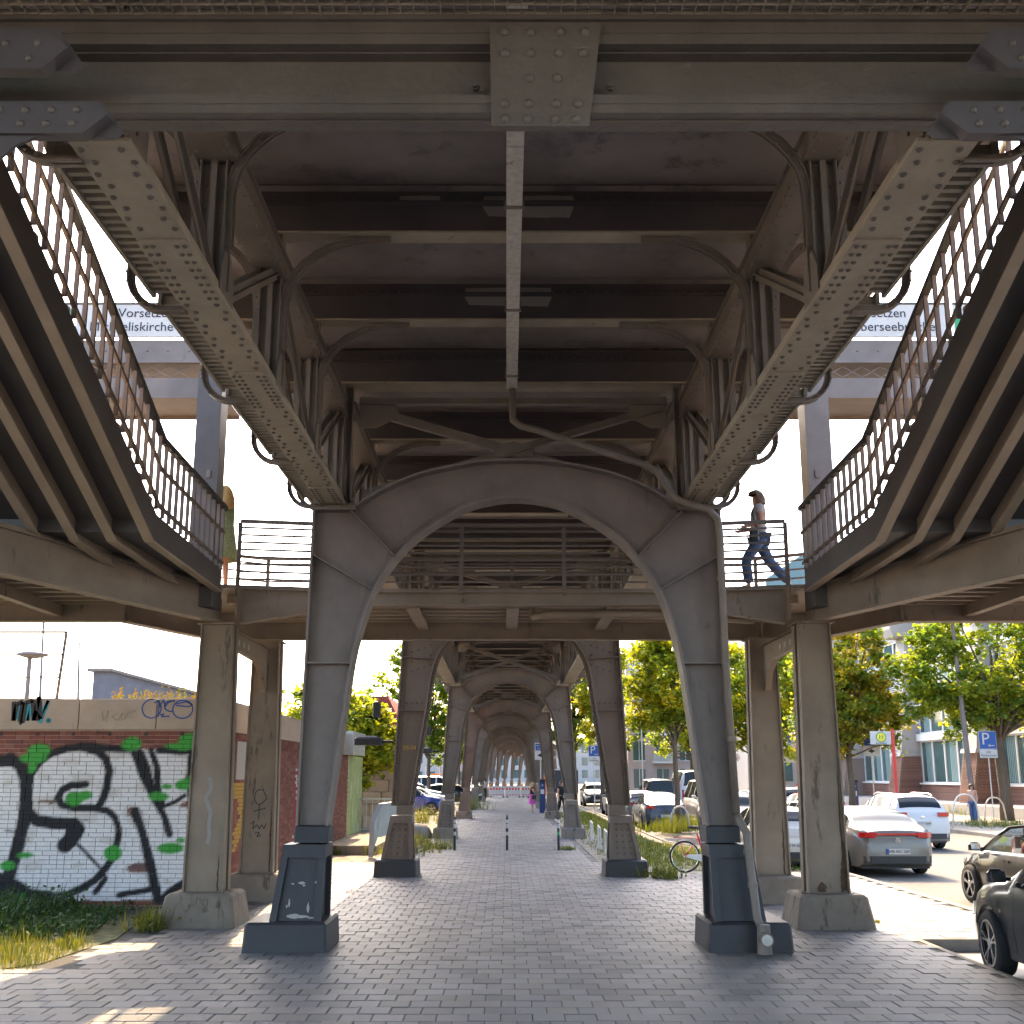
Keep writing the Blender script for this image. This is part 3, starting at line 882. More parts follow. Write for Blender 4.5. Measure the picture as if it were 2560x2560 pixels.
    # stiffeners
    def stiff(p, q):
        m = MB(); m.prism([(p[0] - .01, p[1]), (p[0] + .01, p[1]), (q[0] + .01, q[1]), (q[0] - .01, q[1])] if abs(p[0] - q[0]) < abs(p[1] - q[1]) else [(p[0], p[1] - .01), (p[0], p[1] + .01), (q[0], q[1] + .01), (q[0], q[1] - .01)], -h + .01, h - .01, 'y'); m.build('stiffener', steel, root)
    for s in (-1, 1):
        stiff((s * ext[0][0], top[1] - .01), (s * inn[5][0], inn[5][1]))
        stiff((s * (top[0] - .02), top[1] - .62), (s * inn[4][0], inn[4][1]))
        zz = inn[2][1]; t = (zz - zf) / (top[1] - zf); xo = outb + (top[0] - outb) * t
        stiff((s * (xo - .01), zz), (s * inn[2][0], zz))
        if riveted:
            for q in range(5): rv.add((s * (inn[2][0] + (xo - inn[2][0]) * (q + .5) / 5), -.013, zz + .16), (0, -1, 0), .023)
            for q in range(4):
                for w in range(3): rv.add((s * (inn[4][0] + .1 + .14 * q), -.013, top[1] - .35 - .22 * w - .05 * q), (0, -1, 0), .023)
    if riveted:
        Pn = resample(spline(full_in, 3), 110)
        for a, b in zip(Pn, Pn[1:]):
            d = Vector((b[0] - a[0], b[1] - a[1])).normalized(); nx, nz = -d.y, d.x
            rv.add((a[0] + nx * .07, -.055, a[1] + nz * .07), (0, -1, 0), .021)
        for s in (-1, 1):
            m = MB(); m.strip([(s * outb, zf), (s * top[0], top[1])], -.055, -.012, .10 * s); m.build('flange_angle', steel, root)
        m = MB(); m.strip(spline(full_in, 3), -.055, -.012, .12); m.build('inner_angle', steel, root)
    if rv.p: rv.build(root, 300, Vector((XC, y0, 0)))
    return root
GP = 'portal frames of the elevated railway'
p1 = portal('smooth grey steel portal with a round arch, nearest of all, on dark blue plinths', INH, EXH, (2.785, 5.69), 2.86, (2.46, 3.10, 2.44, 2.98), ('steel_portal', 'plinth_blue', 'plinth_blue'), False, 14.4, .36, GP)
p1.location.x += .04
IN2 = [(2.26, 1.47), (2.06, 2.7), (1.93, 3.55), (1.84, 4.2), (1.72, 4.7), (1.46, 5.12), (1.08, 5.42), (.62, 5.60), (.3, 5.67), (0, 5.69)]
EX2 = [(1.95, 5.36), (1.6, 5.66), (1.15, 5.92), (.6, 6.06), (.3, 6.10), (0, 6.12)]
p2 = portal('riveted brown portal with yellow number 35/34 on its left leg, on dark plinths', IN2, EX2, (2.44, 5.36), 2.62, (2.12, 2.80, 2.16, 2.62), ('steel_old', 'steel_old', 'plinth_blue'), True, 24.25, .34, GP)
IN3 = [(2.05, 1.47), (1.86, 2.5), (1.74, 3.3), (1.66, 3.9), (1.52, 4.35), (1.28, 4.78), (.96, 5.08), (.55, 5.31), (.28, 5.39), (0, 5.42)]
EX3 = [(1.72, 5.18), (1.42, 5.42), (1.0, 5.64), (.55, 5.77), (.28, 5.80), (0, 5.81)]
p3 = portal('riveted brown portal on low concrete plinths behind the three bollards', IN3, EX3, (2.14, 5.18), 2.36, (1.90, 2.48, 1.92, 2.36), ('steel_old', 'steel_old', 'concrete'), True, 38.2, .32, GP)
for i in range(1, 12):
    y = PORT_Y[i]
    c = copy_tree(p3, skip=() if i < 3 else ('rivet', 'rivet_rows'))
    c.location = (bend(y), y + .2, 0); c.rotation_euler = (0, 0, -math.atan2(bend(y + 1) - bend(y - 1), 2))
    tag(c, label='riveted brown portal standing between the woman in pink and the tall ticket machine row' if i == 1 else 'small distant riveted portal, number %s counted away from the smooth near arch' % FAR_L[i])
text_mesh('35/34', .13, 'yellow_text', parent=p2, loc=(-2.25, -.064, 2.72), rot=(R(90), 0, 0))

# flaked paint on the left foot of the near portal
rc = random.Random(4)
for (cx, cz, rx, rz) in ((-2.84, .79, .022, .012), (-2.73, .80, .05, .02), (-2.70, .77, .02, .014), (-2.52, .81, .05, .028), (-2.87, .56, .016, .05), (-2.90, .52, .012, .03), (-2.63, .50, .018, .07), (-2.49, .55, .012, .035), (-2.80, .405, .10, .030), (-2.69, .40, .08, .024), (-2.58, .385, .05, .014)):
    t = (1.27 - cz) / .92
    m = MB(); P_ = [(cx + rx * rc.uniform(.6, 1.1) * math.cos(a * .698), cz + rz * rc.uniform(.6, 1.1) * math.sin(a * .698)) for a in range(9)][:]
    m.prism(P_, -(.28 + .12 * t) + .052, -(.28 + .12 * t) + .060, 'y'); m.build('flaked_paint', 'facade_stone', p1)

# bearings on the near portal and cross bracing above it
br = thing('cross_frame', 'dark crossed bracing frame standing above the smooth arch', 'bracing', (XC, 14.62, 0))
rv = Rivets('steel')
for s in (-1, 1):
    m = MB(); m.bar((s * 2.15, 0 if s > 0 else .02, 7.30), (-s * 2.1, 0 if s > 0 else .02, 6.02), .012, .12, up=(0, 0, 1)); m.bar((s * 2.15, -.05 if s > 0 else .06, 7.24), (-s * 2.1, -.05 if s > 0 else .06, 5.96), .09, .012, up=(0, 0, 1)); m.build('diagonal', 'steel', br)
    rv.row((s * 1.9, -.013, 7.235), (-s * 1.9, -.013, 6.10), (0, -1, 0), .24, .016)
    m = MB(); m.prism([(s * 2.18, 7.45), (s * 1.72, 7.42), (s * 1.62, 7.16), (s * 1.95, 6.98), (s * 2.18, 6.98)], -.03, -.012, 'y'); m.build('gusset', 'steel', br)
    for q in range(3): rv.add((s * (1.78 + .1 * q), -.03, 7.33), (0, -1, 0), .018)
    m = MB(); m.bx(*sorted((s * 2.15, s * 2.62)), -.35, .1, 5.74, 5.765); m.bx(*sorted((s * 2.2, s * 2.58)), -.3, .06, 5.766, 5.797); m.build('bearing', 'steel', br)
m = MB(); m.bx(-2.2, 2.2, -.012, 0, 7.32, 7.44); m.bx(-2.2, 2.2, -.09, -.013, 7.32, 7.334); m.build('strut', 'steel', br)
rv.row((-1.6, -.013, 7.385), (1.6, -.013, 7.385), (0, -1, 0), .2, .016)
m = MB(); m.prism([(-.3, 6.7), (0, 6.78), (.3, 6.7), (.26, 6.56), (-.26, 6.56)], -.03, -.015, 'y'); m.build('centre_plate', 'steel', br)
rv.build(br)

for i, (y_, sx, dz) in enumerate(((24.3, .93, -.30), (38.25, .84, -.55), (54.85, .84, -.55), (71.4, .84, -.55), (88.0, .84, -.55))):
    c = copy_tree(br, skip=('rivet', 'bearing'))
    c.location = (XC, y_, dz); c.scale = (sx, 1, 1)
    tag(c, label='dark crossed bracing frame above the %s portal under the deck' % ['35/34', 'third', 'fourth', 'fifth', 'sixth'][i], group='bracing frames above the portals')
tag(br, group='bracing frames above the portals')
# rain gutter along the centre line and its down pipe
gu = thing('rain_gutter', 'pale galvanised rain gutter running along the centre under the deck', 'gutter')
for a, b in ((5.85, 8.3), (8.31, 10.9), (10.91, 13.4), (13.41, 14.2)):
    m = MB(); m.bx(.00, .15, a, b, 7.42, 7.50); m.build('channel', 'galvanised', gu)
for yy in (7.0, 9.3, 11.6, 13.7):
    m = MB(); m.bx(-.02, .17, yy - .02, yy + .02, 7.405, 7.52); m.build('clip', 'steel', gu)
for k, yy in enumerate((6.9, 8.9, 11.2, 13.2)):
    m = MB(); w = .18 + .05 * (k % 2); m.bx(-.02 - w, .17 + w * .8, yy - .8, yy + .55, 7.935, 7.94) if False else None
pi = thing('down_pipe', 'dark round drain pipe winding from the gutter down the right leg of the smooth arch', 'pipe')
PY = 14.02
pp = [(.085, 14.2, 7.44), (.085, 14.2, 7.2), (.09, 14.1, 6.93), (.2, 14.07, 6.83), (.42, PY, 6.76), (1.0, PY, 6.55), (1.9, PY, 6.26), (2.05, PY, 6.16), (2.15, PY - .02, 5.98), (2.26, PY - .1, 5.78), (2.45, PY - .12, 5.68), (2.70, PY - .1, 5.62), (2.83, PY - .05, 5.5), (2.86, PY, 5.3), (2.885, PY + .1, 3.6), (2.95, PY + .1, 1.62)]
m = MB(); m.tube(pp, .05, 10); m.build('pipe_run', 'steel', pi, smooth=True)
m = MB(); m.tube([(2.95, PY + .1, 1.64), (2.97, PY, 1.56), (3.02, PY - .12, 1.42), (3.03, PY - .13, 1.2), (3.09, PY - .2, .4), (3.12, PY - .33, .3)], .052, 10); m.build('pipe_foot', 'steel', pi, smooth=True)
for (x_, y_, z_) in ((2.885, PY + .1, 3.6), (2.865, PY + .05, 4.7), (2.92, PY + .1, 2.6), (1.0, PY, 6.55), (1.9, PY, 6.26), (3.03, PY - .13, 1.2), (3.06, PY - .16, .8)):
    m = MB(); m.lathe([(.062, -.03), (.062, .03)], 10, Matrix.Translation((x_, y_, z_)) @ (Matrix.Rotation(R(90), 4, 'Y') if z_ > 6 else Matrix())); m.build('pipe_sleeve', 'steel', pi)
m = MB(); m.tube([(3.12, PY - .38, .02), (3.12, PY - .38, .36)], [.09, .075], 12); m.tube([(3.12, PY - .42, .2), (3.12, PY - .53, .2)], .085, 14); m.build('trap', 'steel', pi, smooth=False)
m = MB(); m.tube([(3.12, PY - .532, .2), (3.12, PY - .545, .2)], .065, 14); m.build('trap_lid', 'galvanised', pi)
# ------------------------------------------------------------------ raised walkway behind the near portal
ZW = 5.03
def wx(v, s): return XC + s * v
wk = thing('raised_walkway', 'raised steel footbridge deck passing under the railway behind the smooth arch', 'footbridge')
half_near = [(2.45, 16.75), (4.50, 16.35), (6.75, 10.0), (14.0, 10.0)]
half_far = [(14.0, 16.55), (6.05, 16.55), (5.5, 18.95), (4.5, 19.5)]
right = [(wx(a, 1), b) for a, b in half_near + half_far]
left = [(wx(a, -1), b) for a, b in reversed(half_near + half_far)]
m = MB(); m.prism(right + left, ZW - .05, ZW, 'z'); m.build('deck', 'steel_tan', wk)
def girder(p, q, z0p, z0q, name='edge_girder', fl=.2):
    (x0, y0), (x1, y1) = p, q
    m = MB()
    vs_ = []
    d = Vector((x1 - x0, y1 - y0, 0)).normalized(); nrm = Vector((d.y, -d.x, 0))
    for t in (.008, -.008):
        for (x, y, z) in ((x0, y0, z0p), (x1, y1, z0q), (x1, y1, ZW - .052), (x0, y0, ZW - .052)):
            vs_.append(Vector((x, y, z)) + nrm * t)
    m.add(vs_, [(0, 1, 2, 3), (7, 6, 5, 4), (0, 4, 5, 1), (2, 6, 7, 3), (1, 5, 6, 2), (0, 3, 7, 4)])
    m.bar((x0, y0, z0p), (x1, y1, z0q), fl, .025); m.bar((x0, y0, ZW - .065), (x1, y1, ZW - .065), fl * .8, .02)
    return m.build(name, 'steel_tan', wk)
cz, mz = 4.43, 4.77
girder((wx(-2.45, 1), 16.75), (wx(2.45, 1), 16.75), mz, mz)
girder((wx(-4.5, 1), 19.5), (wx(4.5, 1), 19.5), 4.56, 4.56)
for s in (-1, 1):
    P = lambda a: (wx(a[0], s), a[1])
    girder(P((2.45, 16.75)), P((4.2, 16.42)), mz, cz); girder(P((4.75, 15.7)), P((6.75, 10.0)), cz, cz); girder(P((6.75, 10.0)), P((14, 10.0)), cz, cz)
    girder(P((14, 16.55)), P((6.05, 16.55)), cz + .05, cz + .05); girder(P((6.05, 16.55)), P((5.5, 18.95)), cz + .05, cz + .1); girder(P((5.5, 18.95)), P((4.5, 19.5)), cz + .1, cz + .13)
    girder(P((4.5, 16.3)), P((4.75, 15.7)), cz, cz)
    for j in range(17):
        yy = 10.3 + j * .38
        xs_ = max(5.75, 4.95 + (15.7 - yy) * .351)
        m = MB(); m.bx(*sorted((wx(xs_, s), wx(14, s))), yy - .05, yy + .05, 4.72, ZW - .053); m.build('floor_rib', 'steel_tan', wk)
    for xx in (7.0, 9.5, 12):
        m = MB(); m.bx(*sorted((wx(xx, s), wx(xx + .14, s))), 10.6 if xx > 7 else 12.2, 16.53, 4.55, 4.715); m.build('floor_joist', 'steel_tan', wk)
    # web stiffeners beside the column head
    for xx in (4.22, 4.78):
        m = MB(); m.bx(*sorted((wx(xx, s) - .01, wx(xx, s) + .01)), 16.15, 16.42, 4.46, ZW - .07); m.build('stiffener', 'steel_tan', wk)
for xx in (-1.6, 0, 1.6):
    m = MB(); m.bx(wx(xx, 1) - .1, wx(xx, 1) + .1, 16.85, 19.4, 4.72, 4.76); m.bx(wx(xx, 1) - .01, wx(xx, 1) + .01, 16.85, 19.4, 4.761, ZW - .053); m.build('floor_joist', 'steel_tan', wk)
for j in range(6):
    yy = 17.1 + j * .42
    m = MB(); m.bx(wx(-4.6, 1), wx(4.6, 1), yy - .045, yy + .045, 4.84, ZW - .053); m.build('floor_rib', 'steel_stair', wk)
m = MB(); m.tube([(.45, 17.6, 4.70), (.62, 17.0, 4.66), (2.2, 16.95, 4.66), (3.9, 16.75, 4.52)], .06, 8); m.tube([(.45, 17.6, 4.98), (.45, 17.6, 4.68)], .07, 8); m.build('drain_pipe', 'steel_tan', wk, smooth=True)

def railing(name, label, pts, h=1.02, bars=8, posts=None, rail_r=.024, mat_='steel_old', vertical=False, group=None):
    """pts: 3D base line"""
    rt = thing(name, label, 'railing', group=group)
    U = Vector((0, 0, 1))
    for a, b in zip(pts, pts[1:]):
        a = Vector(a); b = Vector(b); L = (b - a).length
        m = MB(); m.bar(a + U * h, b + U * h, .06, .055); m.build('handrail', mat_, rt)
        for k in range(bars):
            z = .1 + (h - .2) * k / (bars - 1)
            m = MB(); m.bar(a + U * z, b + U * z, .024, .03); m.build('rail', mat_, rt)
        n = max(1, round(L / 1.55))
        for i in range(n + 1):
            p = a.lerp(b, i / n)
            m = MB(); m.bar(p - U * .12, p + U * (h - .021), .025, .065, up=(b - a)); m.build('post', mat_, rt)
    return rt
GR = 'railings of the raised walkway'
railing('railing', 'dark horizontal-bar railing of the walkway, near side, framed by the arch and both legs', [(wx(-4.28, 1), 16.42, ZW), (wx(-2.45, 1), 16.72, ZW), (wx(2.45, 1), 16.72, ZW), (wx(4.28, 1), 16.42, ZW)], group=GR)
railing('railing', 'dark horizontal-bar railing along the far side of the walkway, seen through the nearer one', [(wx(-5.45, 1), 18.9, ZW), (wx(-4.5, 1), 19.45, ZW), (wx(4.5, 1), 19.45, ZW), (wx(5.45, 1), 18.9, ZW)], bars=6, group=GR)

# ------------------------------------------------------------------ columns under the walkway
def column(label, x, y, top, pl=(1.16, 1.0, .46), w0=.60, w1=.48):
    rt = thing('steel_column', label, 'column', (x, y, 0), group='tapered columns under the walkway')
    zb = pl[2]
    m = MB(); m.cbox(-pl[0] / 2, pl[0] / 2, -pl[1] / 2, pl[1] / 2, -.1, zb, .035, tx=.10, ty=.09); m.build('plinth', 'concrete', rt)
    def tap(xa, xb, ya, yb, xa1, xb1):
        mm = MB()
        mm.add([(xa, ya, zb), (xb, ya, zb), (xb, yb, zb), (xa, yb, zb), (xa1, ya, top), (xb1, ya, top), (xb1, yb, top), (xa1, yb, top)], [(3, 2, 1, 0), (4, 5, 6, 7), (0, 1, 5, 4), (1, 2, 6, 5), (2, 3, 7, 6), (3, 0, 4, 7)])
        return mm
    tap(-w0 / 2 + .025, w0 / 2 - .025, -.155, -.13, -w1 / 2 + .025, w1 / 2 - .025).build('web', 'steel_tan', rt)
    tap(-w0 / 2 + .025, w0 / 2 - .025, .13, .155, -w1 / 2 + .025, w1 / 2 - .025).build('web', 'steel_tan', rt)
    for s in (-1, 1):
        tap(*sorted((s * w0 / 2, s * (w0 / 2 - .024))), -.21, -.06, *sorted((s * w1 / 2, s * (w1 / 2 - .024)))).build('flange', 'steel_tan', rt)
        tap(*sorted((s * w0 / 2, s * (w0 / 2 - .024))), .06, .21, *sorted((s * w1 / 2, s * (w1 / 2 - .024)))).build('flange', 'steel_tan', rt)
    tap(-.06, .06, -.13, .13, -.05, .05).build('core', 'stair_dark', rt)
    m = MB(); m.cbox(-w1 / 2 - .05, w1 / 2 + .05, -.26, .26, top, top + .035, .02); m.build('head_plate', 'steel_tan', rt)
    m = MB(); m.bx(-w0 / 2 - .03, w0 / 2 + .03, -.24, .24, zb - .0, zb + .012); m.build('base_plate', 'steel_old', rt)
    m = MB(); m.bx(-.012, .012, -.2, -.02, top + .036, top + .42); m.build('stub_stiffener', 'steel_tan', rt)
    return rt
cL1 = column('pale grey tapered column on a concrete block, left of the smooth arch, front one', -4.42, 16.45, 4.39)
cR1 = column('brown rust-streaked tapered column on a concrete block, right of the smooth arch, front one', 4.66, 16.30, 4.39)
cL2 = column('tapered column with black scribbled tags behind the pale front left column', -4.40, 19.75, 4.53, (1.1, .95, .44))
cR2 = column('tapered column half hidden behind the rust-streaked front right column', 4.60, 19.35, 4.53, (1.1, .95, .44))
def scribble(parent, strokes, mat_, w, y, name='graffiti_tag'):
    m = MB()
    for st in strokes:
        for (a, b) in zip(st, st[1:]): m.bar((a[0], y, a[1]), (b[0], y, b[1]), .004, w, up=(0, 0, 1) if abs(a[0] - b[0]) > abs(a[1] - b[1]) else (1, 0, 0))
    return m.build(name, mat_, parent, fix=False, kind='stuff')
ell = lambda cx, cz, rx, rz, a0=0, a1=360, n=14: [(cx + rx * math.cos(R(a0 + (a1 - a0) * i / n)), cz + rz * math.sin(R(a0 + (a1 - a0) * i / n))) for i in range(n + 1)]
scribble(cL2, [ell(0, 1.75, .09, .13, 60, 320), [(.05, 1.9), (.13, 1.72), (.02, 1.62)], [(-.1, 1.5), (.12, 1.56)], [(.0, 1.62), (.0, 1.36)], [(-.14, 1.28), (-.08, 1.33), (-.1, 1.2), (-.02, 1.27), (.02, 1.2), (.06, 1.27), (.1, 1.2), (.14, 1.3)], [(-.06, 1.12), (.02, 1.14), (-.02, 1.06), (.06, 1.1)]], 'black', .014, -.158)
scribble(cL1, [[(0, 2.1), (.04, 1.95), (-.04, 1.8), (.05, 1.6), (.03, 1.4), (.05, 1.25), (.02, 1.15)]], 'paint_patch', .06, -.158)
mat('rust', (.085, .048, .022), .8, var=.4, vscale=12)
def rust_run(parent, x, z0, z1, w, seed, y=-.1575):
    r_ = random.Random(seed); n = 14; L_ = []; R_ = []
    for i in range(n + 1):
        z = z0 + (z1 - z0) * i / n; k = .35 + .65 * math.sin(math.pi * min(1, (i + 2) / n)) ** .5 if i < n else .15
        c = x + r_.uniform(-.006, .006); L_.append((c - w * k * r_.uniform(.5, 1), z)); R_.append((c + w * k * r_.uniform(.5, 1), z))
    m = MB()
    vs_ = [(a[0], y, a[1]) for a in L_] + [(b[0], y, b[1]) for b in R_]
    m.add(vs_, [(i, n + 1 + i, n + 2 + i, i + 1) for i in range(n)]); m.build('rust_streak', 'rust', parent, fix=False)
rust_run(cR1, .225, .50, 2.2, .022, 1); rust_run(cR1, .245, .50, 1.2, .03, 2, -.1585); rust_run(cR1, .20, .48, .9, .025, 3, -.1595); rust_run(cR1, -.1, .48, .62, .09, 4); rust_run(cL1, .2, .48, 1.0, .016, 5); rust_run(cL2, .22, .46, 1.6, .018, 6); rust_run(cR2, .2, .46, 1.4, .02, 7)
for s, (x, y0, y1) in ((-1, (-4.40, 16.7, 19.55)), (1, (4.63, 16.55, 19.15))):
    hb = thing('tie_beam', 'short haunched tie beam with round holes between the two %s columns' % ('left' if s < 0 else 'right'), 'beam', group='tie beams between columns')
    m = MB()
    pr = [(y0, 4.38), (y0, 4.05), (y0 + .5, 4.13), (y1 - .75, 4.08), (y1 - .35, 3.92), (y1 - .12, 3.6), (y1, 3.6), (y1, 4.38)]
    m.prism(pr, x - .05, x + .05, 'x'); m.build('web', 'steel_tan', hb)
    m = MB(); m.bx(x - .1, x + .1, y0, y1, 4.382, 4.4); m.build('flange', 'steel_tan', hb)
    for q in range(4):
        m = MB(); m.lathe([(.055, -.058), (.055, .058)], 12, Matrix.Translation((x, y0 + .35 + .32 * q, 4.24)) @ Matrix.Rotation(R(90), 4, 'Y')); m.build('hole_ring', 'sheet_metal', hb)

# ------------------------------------------------------------------ stairs down to the walkway, one flight each side
def stairs(s):
    side = 'left' if s < 0 else 'right'
    rt = thing('stair_flight', 'steel stair flight on the %s with ribbed underside, dropping from overhead to the walkway' % side, 'stairs', group='stair flights')
    yk, ye, zk = 12.75, 15.95, 4.93
    sl = .44; ytop = 3.2
    ztop = zk + sl * (yk - ytop)
    xs = [4.45 + .45 * i for i in range(9)]
    ye_i = lambda x: 15.95 if x < 4.8 else max(9.5, 15.7 - (x - 4.75) * 2.85 - .02)
    for i, x in enumerate(xs):
        X = wx(x, s); e = ye_i(x)
        dep = .46 if i == 0 else .30
        m = MB()
        zon = lambda q: zk + sl * (yk - q)
        if e > yk + .15: m.prism([(e, zk - .08), (yk, zk), (ytop, ztop), (ytop, ztop + dep), (yk + .12, zk + dep * .72), (e, zk - .08 + dep * .62)], X - .006, X + .006, 'x')
        else: m.prism([(min(e, yk), zon(min(e, yk))), (ytop, ztop), (ytop, ztop + dep), (min(e, yk), zon(min(e, yk)) + dep)], X - .006, X + .006, 'x')
        w = .06
        for (pa, pb) in ((((e, zk - .08), (yk, zk)), ((yk, zk), (ytop, ztop))) if e > yk + .15 else (((min(e, yk), zon(min(e, yk))), (ytop, ztop)),)):
            m.bar((X, pa[0], pa[1]), (X, pb[0], pb[1]), w * 2, .018)
        m.build('stringer', 'steel_stair', rt)
        if i == 0:
            # painted side plate of the inner stringer
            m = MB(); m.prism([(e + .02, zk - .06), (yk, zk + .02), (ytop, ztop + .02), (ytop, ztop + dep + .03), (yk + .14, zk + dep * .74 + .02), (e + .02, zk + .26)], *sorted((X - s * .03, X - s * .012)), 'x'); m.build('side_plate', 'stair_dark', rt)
    # soffit and steps
    x0, x1 = wx(xs[0], s), wx(xs[-1], s); xa, xb = sorted((x0, x1))
    m = MB()
    q0 = .24
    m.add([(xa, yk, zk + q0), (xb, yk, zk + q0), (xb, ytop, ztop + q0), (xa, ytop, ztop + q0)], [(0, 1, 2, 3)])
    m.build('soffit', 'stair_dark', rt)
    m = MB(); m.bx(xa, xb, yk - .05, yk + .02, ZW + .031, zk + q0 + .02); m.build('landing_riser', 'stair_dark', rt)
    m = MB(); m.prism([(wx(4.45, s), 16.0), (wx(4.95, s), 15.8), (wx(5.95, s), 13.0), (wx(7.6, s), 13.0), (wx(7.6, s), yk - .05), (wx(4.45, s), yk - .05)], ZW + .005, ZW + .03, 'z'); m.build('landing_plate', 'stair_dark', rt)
    n = 24
    for i in range(n):
        t = i / n; y_ = yk - (yk - ytop) * t; z_ = zk + (ztop - zk) * t + .40
        m = MB(); m.bx(xa, xb, y_ - (yk - ytop) / n + .0, y_ + .02, z_ + .12, z_ + .15); m.bx(xa, xb, y_ + .0, y_ + .02, z_ - .03, z_ + .119); m.build('step', 'steel_stair', rt)
    # railing on the inner stringer
    rl = thing('stair_railing', 'dark stair railing with slim upright bars beside the %s stair flight' % side, 'railing', group='stair railings')
    X = wx(4.40, s)
    base = [(ye, zk + .22), (yk + .15, zk + .34), (ytop, ztop + .46)]
    H = .98
    for (a, b) in zip(base, base[1:]):
        A = Vector((X, a[0], a[1])); B = Vector((X, b[0], b[1]))
        m = MB(); m.bar(A + Vector((0, 0, H)), B + Vector((0, 0, H)), .075, .07); m.build('handrail', 'black', rl)
        for dz in (.13, .60):
            m = MB(); m.bar(A + Vector((0, 0, dz)), B + Vector((0, 0, dz)), .035, .045); m.build('rail', 'steel_old', rl)
        L = abs(a[0] - b[0]); k = int(L / .26)
        for i in range(k + 1):
            p = A.lerp(B, (i + .5) / (k + 1))
            m = MB(); m.bar(p + Vector((0, 0, .01)), p + Vector((0, 0, H - .03)), .046, .03, up=(0, 1, 0)); m.build('upright_bar', 'steel_old', rl)
    # second railing on the outer side, and square post carrying the upper bridge
    return rt
stairs(-1); stairs(1)
for s in (-1, 1):
    st_ = thing('shade_landing', 'unseen landing added for shade at the head of the %s stair flight, above the frame' % ('left' if s < 0 else 'right'), 'landing', group='shading landings')
    m = MB(); m.bx(*sorted((wx(4.3, s), wx(9.5, s))), -14, 3.15, 9.0, 9.25); m.build('slab', 'steel_stair', st_)  # unseen slab and beams, added to cut the light reaching the near steel
    for yy in (-12, -6, 0):
        m = MB(); m.bx(*sorted((wx(4.32, s), wx(9.48, s))), yy, yy + .2, 8.6, 8.998); m.build('beam', 'steel_stair', st_)

for s in (-1, 1):
    side = 'left' if s < 0 else 'right'
    po = thing('bridge_post', 'tall square steel post on the walkway, %s side, carrying the sign bridge' % side, 'post', (wx(4.72, s), 16.05, 0), group='sign bridge posts')
    m = MB(); m.bx(-.19, .19, -.19, .19, 4.9, 8.32); m.build('shaft', 'stair_dark' if s < 0 else 'steel_portal', po)
    m = MB(); m.cbox(-.23, .23, -.24, .24, 4.60, 4.92, .02); m.build('foot', 'stair_dark', po)
    m = MB(); m.bx(*sorted((-s * .02 , -s * .09)), -.215, -.192, 6.6, 6.72); m.build('switch_box', 'steel_portal', po)
    gb = thing('sign_bridge', 'upper footbridge with white direction signs on the %s, seen beyond the stairs' % side, 'footbridge', group='sign bridges')
    xa, xb = sorted((wx(4.9, s), wx(13.5, s)))
    m = MB(); m.bx(xa, xb, 15.95, 16.25, 7.92, 8.25); m.build('lower_beam', 'steel_portal', gb)
    m = MB(); m.bx(xa, xb, 15.9, 15.93, 8.50, 8.86); m.bx(xa, xb, 15.86, 15.895, 8.47, 8.515); m.bx(xa, xb, 15.9, 18.4, 8.46, 8.495); m.build('upper_beam', 'steel_portal', gb)
    m = MB(); m.bx(xa, xb, 18.4, 18.43, 8.4, 9.4); m.build('back_panel', 'steel_tan', gb)
    m = MB(); k = int((xb - xa) / .3)
    for i in range(k):
        x0 = xa + i * .3
        for (u, v) in (((x0, 8.27), (x0 + .3, 8.45)), ((x0, 8.45), (x0 + .3, 8.27))): m.bar((u[0], 15.98, u[1]), (v[0], 15.98, v[1]), .008, .012)
    m.build('mesh_infill', 'steel_portal', gb, fix=False)
    rv = Rivets('steel_portal'); rv.row((xa + .2, 15.9, 8.68), (xb - .2, 15.9, 8.68), (0, -1, 0), .32, .02); rv.build(gb)
    names = [('Vorsetzen', 'Michaeliskirche'), ('Überseebrücke', 'Schiffe')] if s < 0 else [('Vorsetzen', 'Überseebrücke'), ('Vorsetzen', 'Michaeliskirche')]
    x0 = 5.15
    for j, (t1, t2) in enumerate(names):
        lab = 'white direction sign reading %s and %s on the %s sign bridge' % (t1, t2, side)
        if j: lab = 'white direction sign mostly hidden behind the %s stair railing' % side
        sg = thing('direction_sign', lab, 'sign', group='direction signs')
        w = 1.75
        a, b = sorted((wx(x0, s), wx(x0 + w, s)))
        m = MB(); m.bx(a, b, 15.85, 15.89, 8.90, 9.44); m.build('panel', 'sign_white', sg)
        m = MB(); m.bx(a, b, 15.84, 15.895, 9.441, 9.47); m.build('top_trim', 'plinth_blue', sg)
        m = MB(); xg = (b - .12) if s < 0 else (a + .02); m.bx(xg, xg + .09, 15.845, 15.849, 8.98, 9.36); m.build('logo_stripe', 'sign_green', sg)
        xt = (b - .2) if s < 0 else (a + .18)
        al = 'RIGHT' if s < 0 else 'LEFT'
        text_mesh(t1, .215, 'dark_text', parent=sg, loc=(xt, 15.845, 9.29), align=al)
        text_mesh(t2, .215, 'dark_text', parent=sg, loc=(xt, 15.845, 9.06), align=al)
        x0 += w + .06
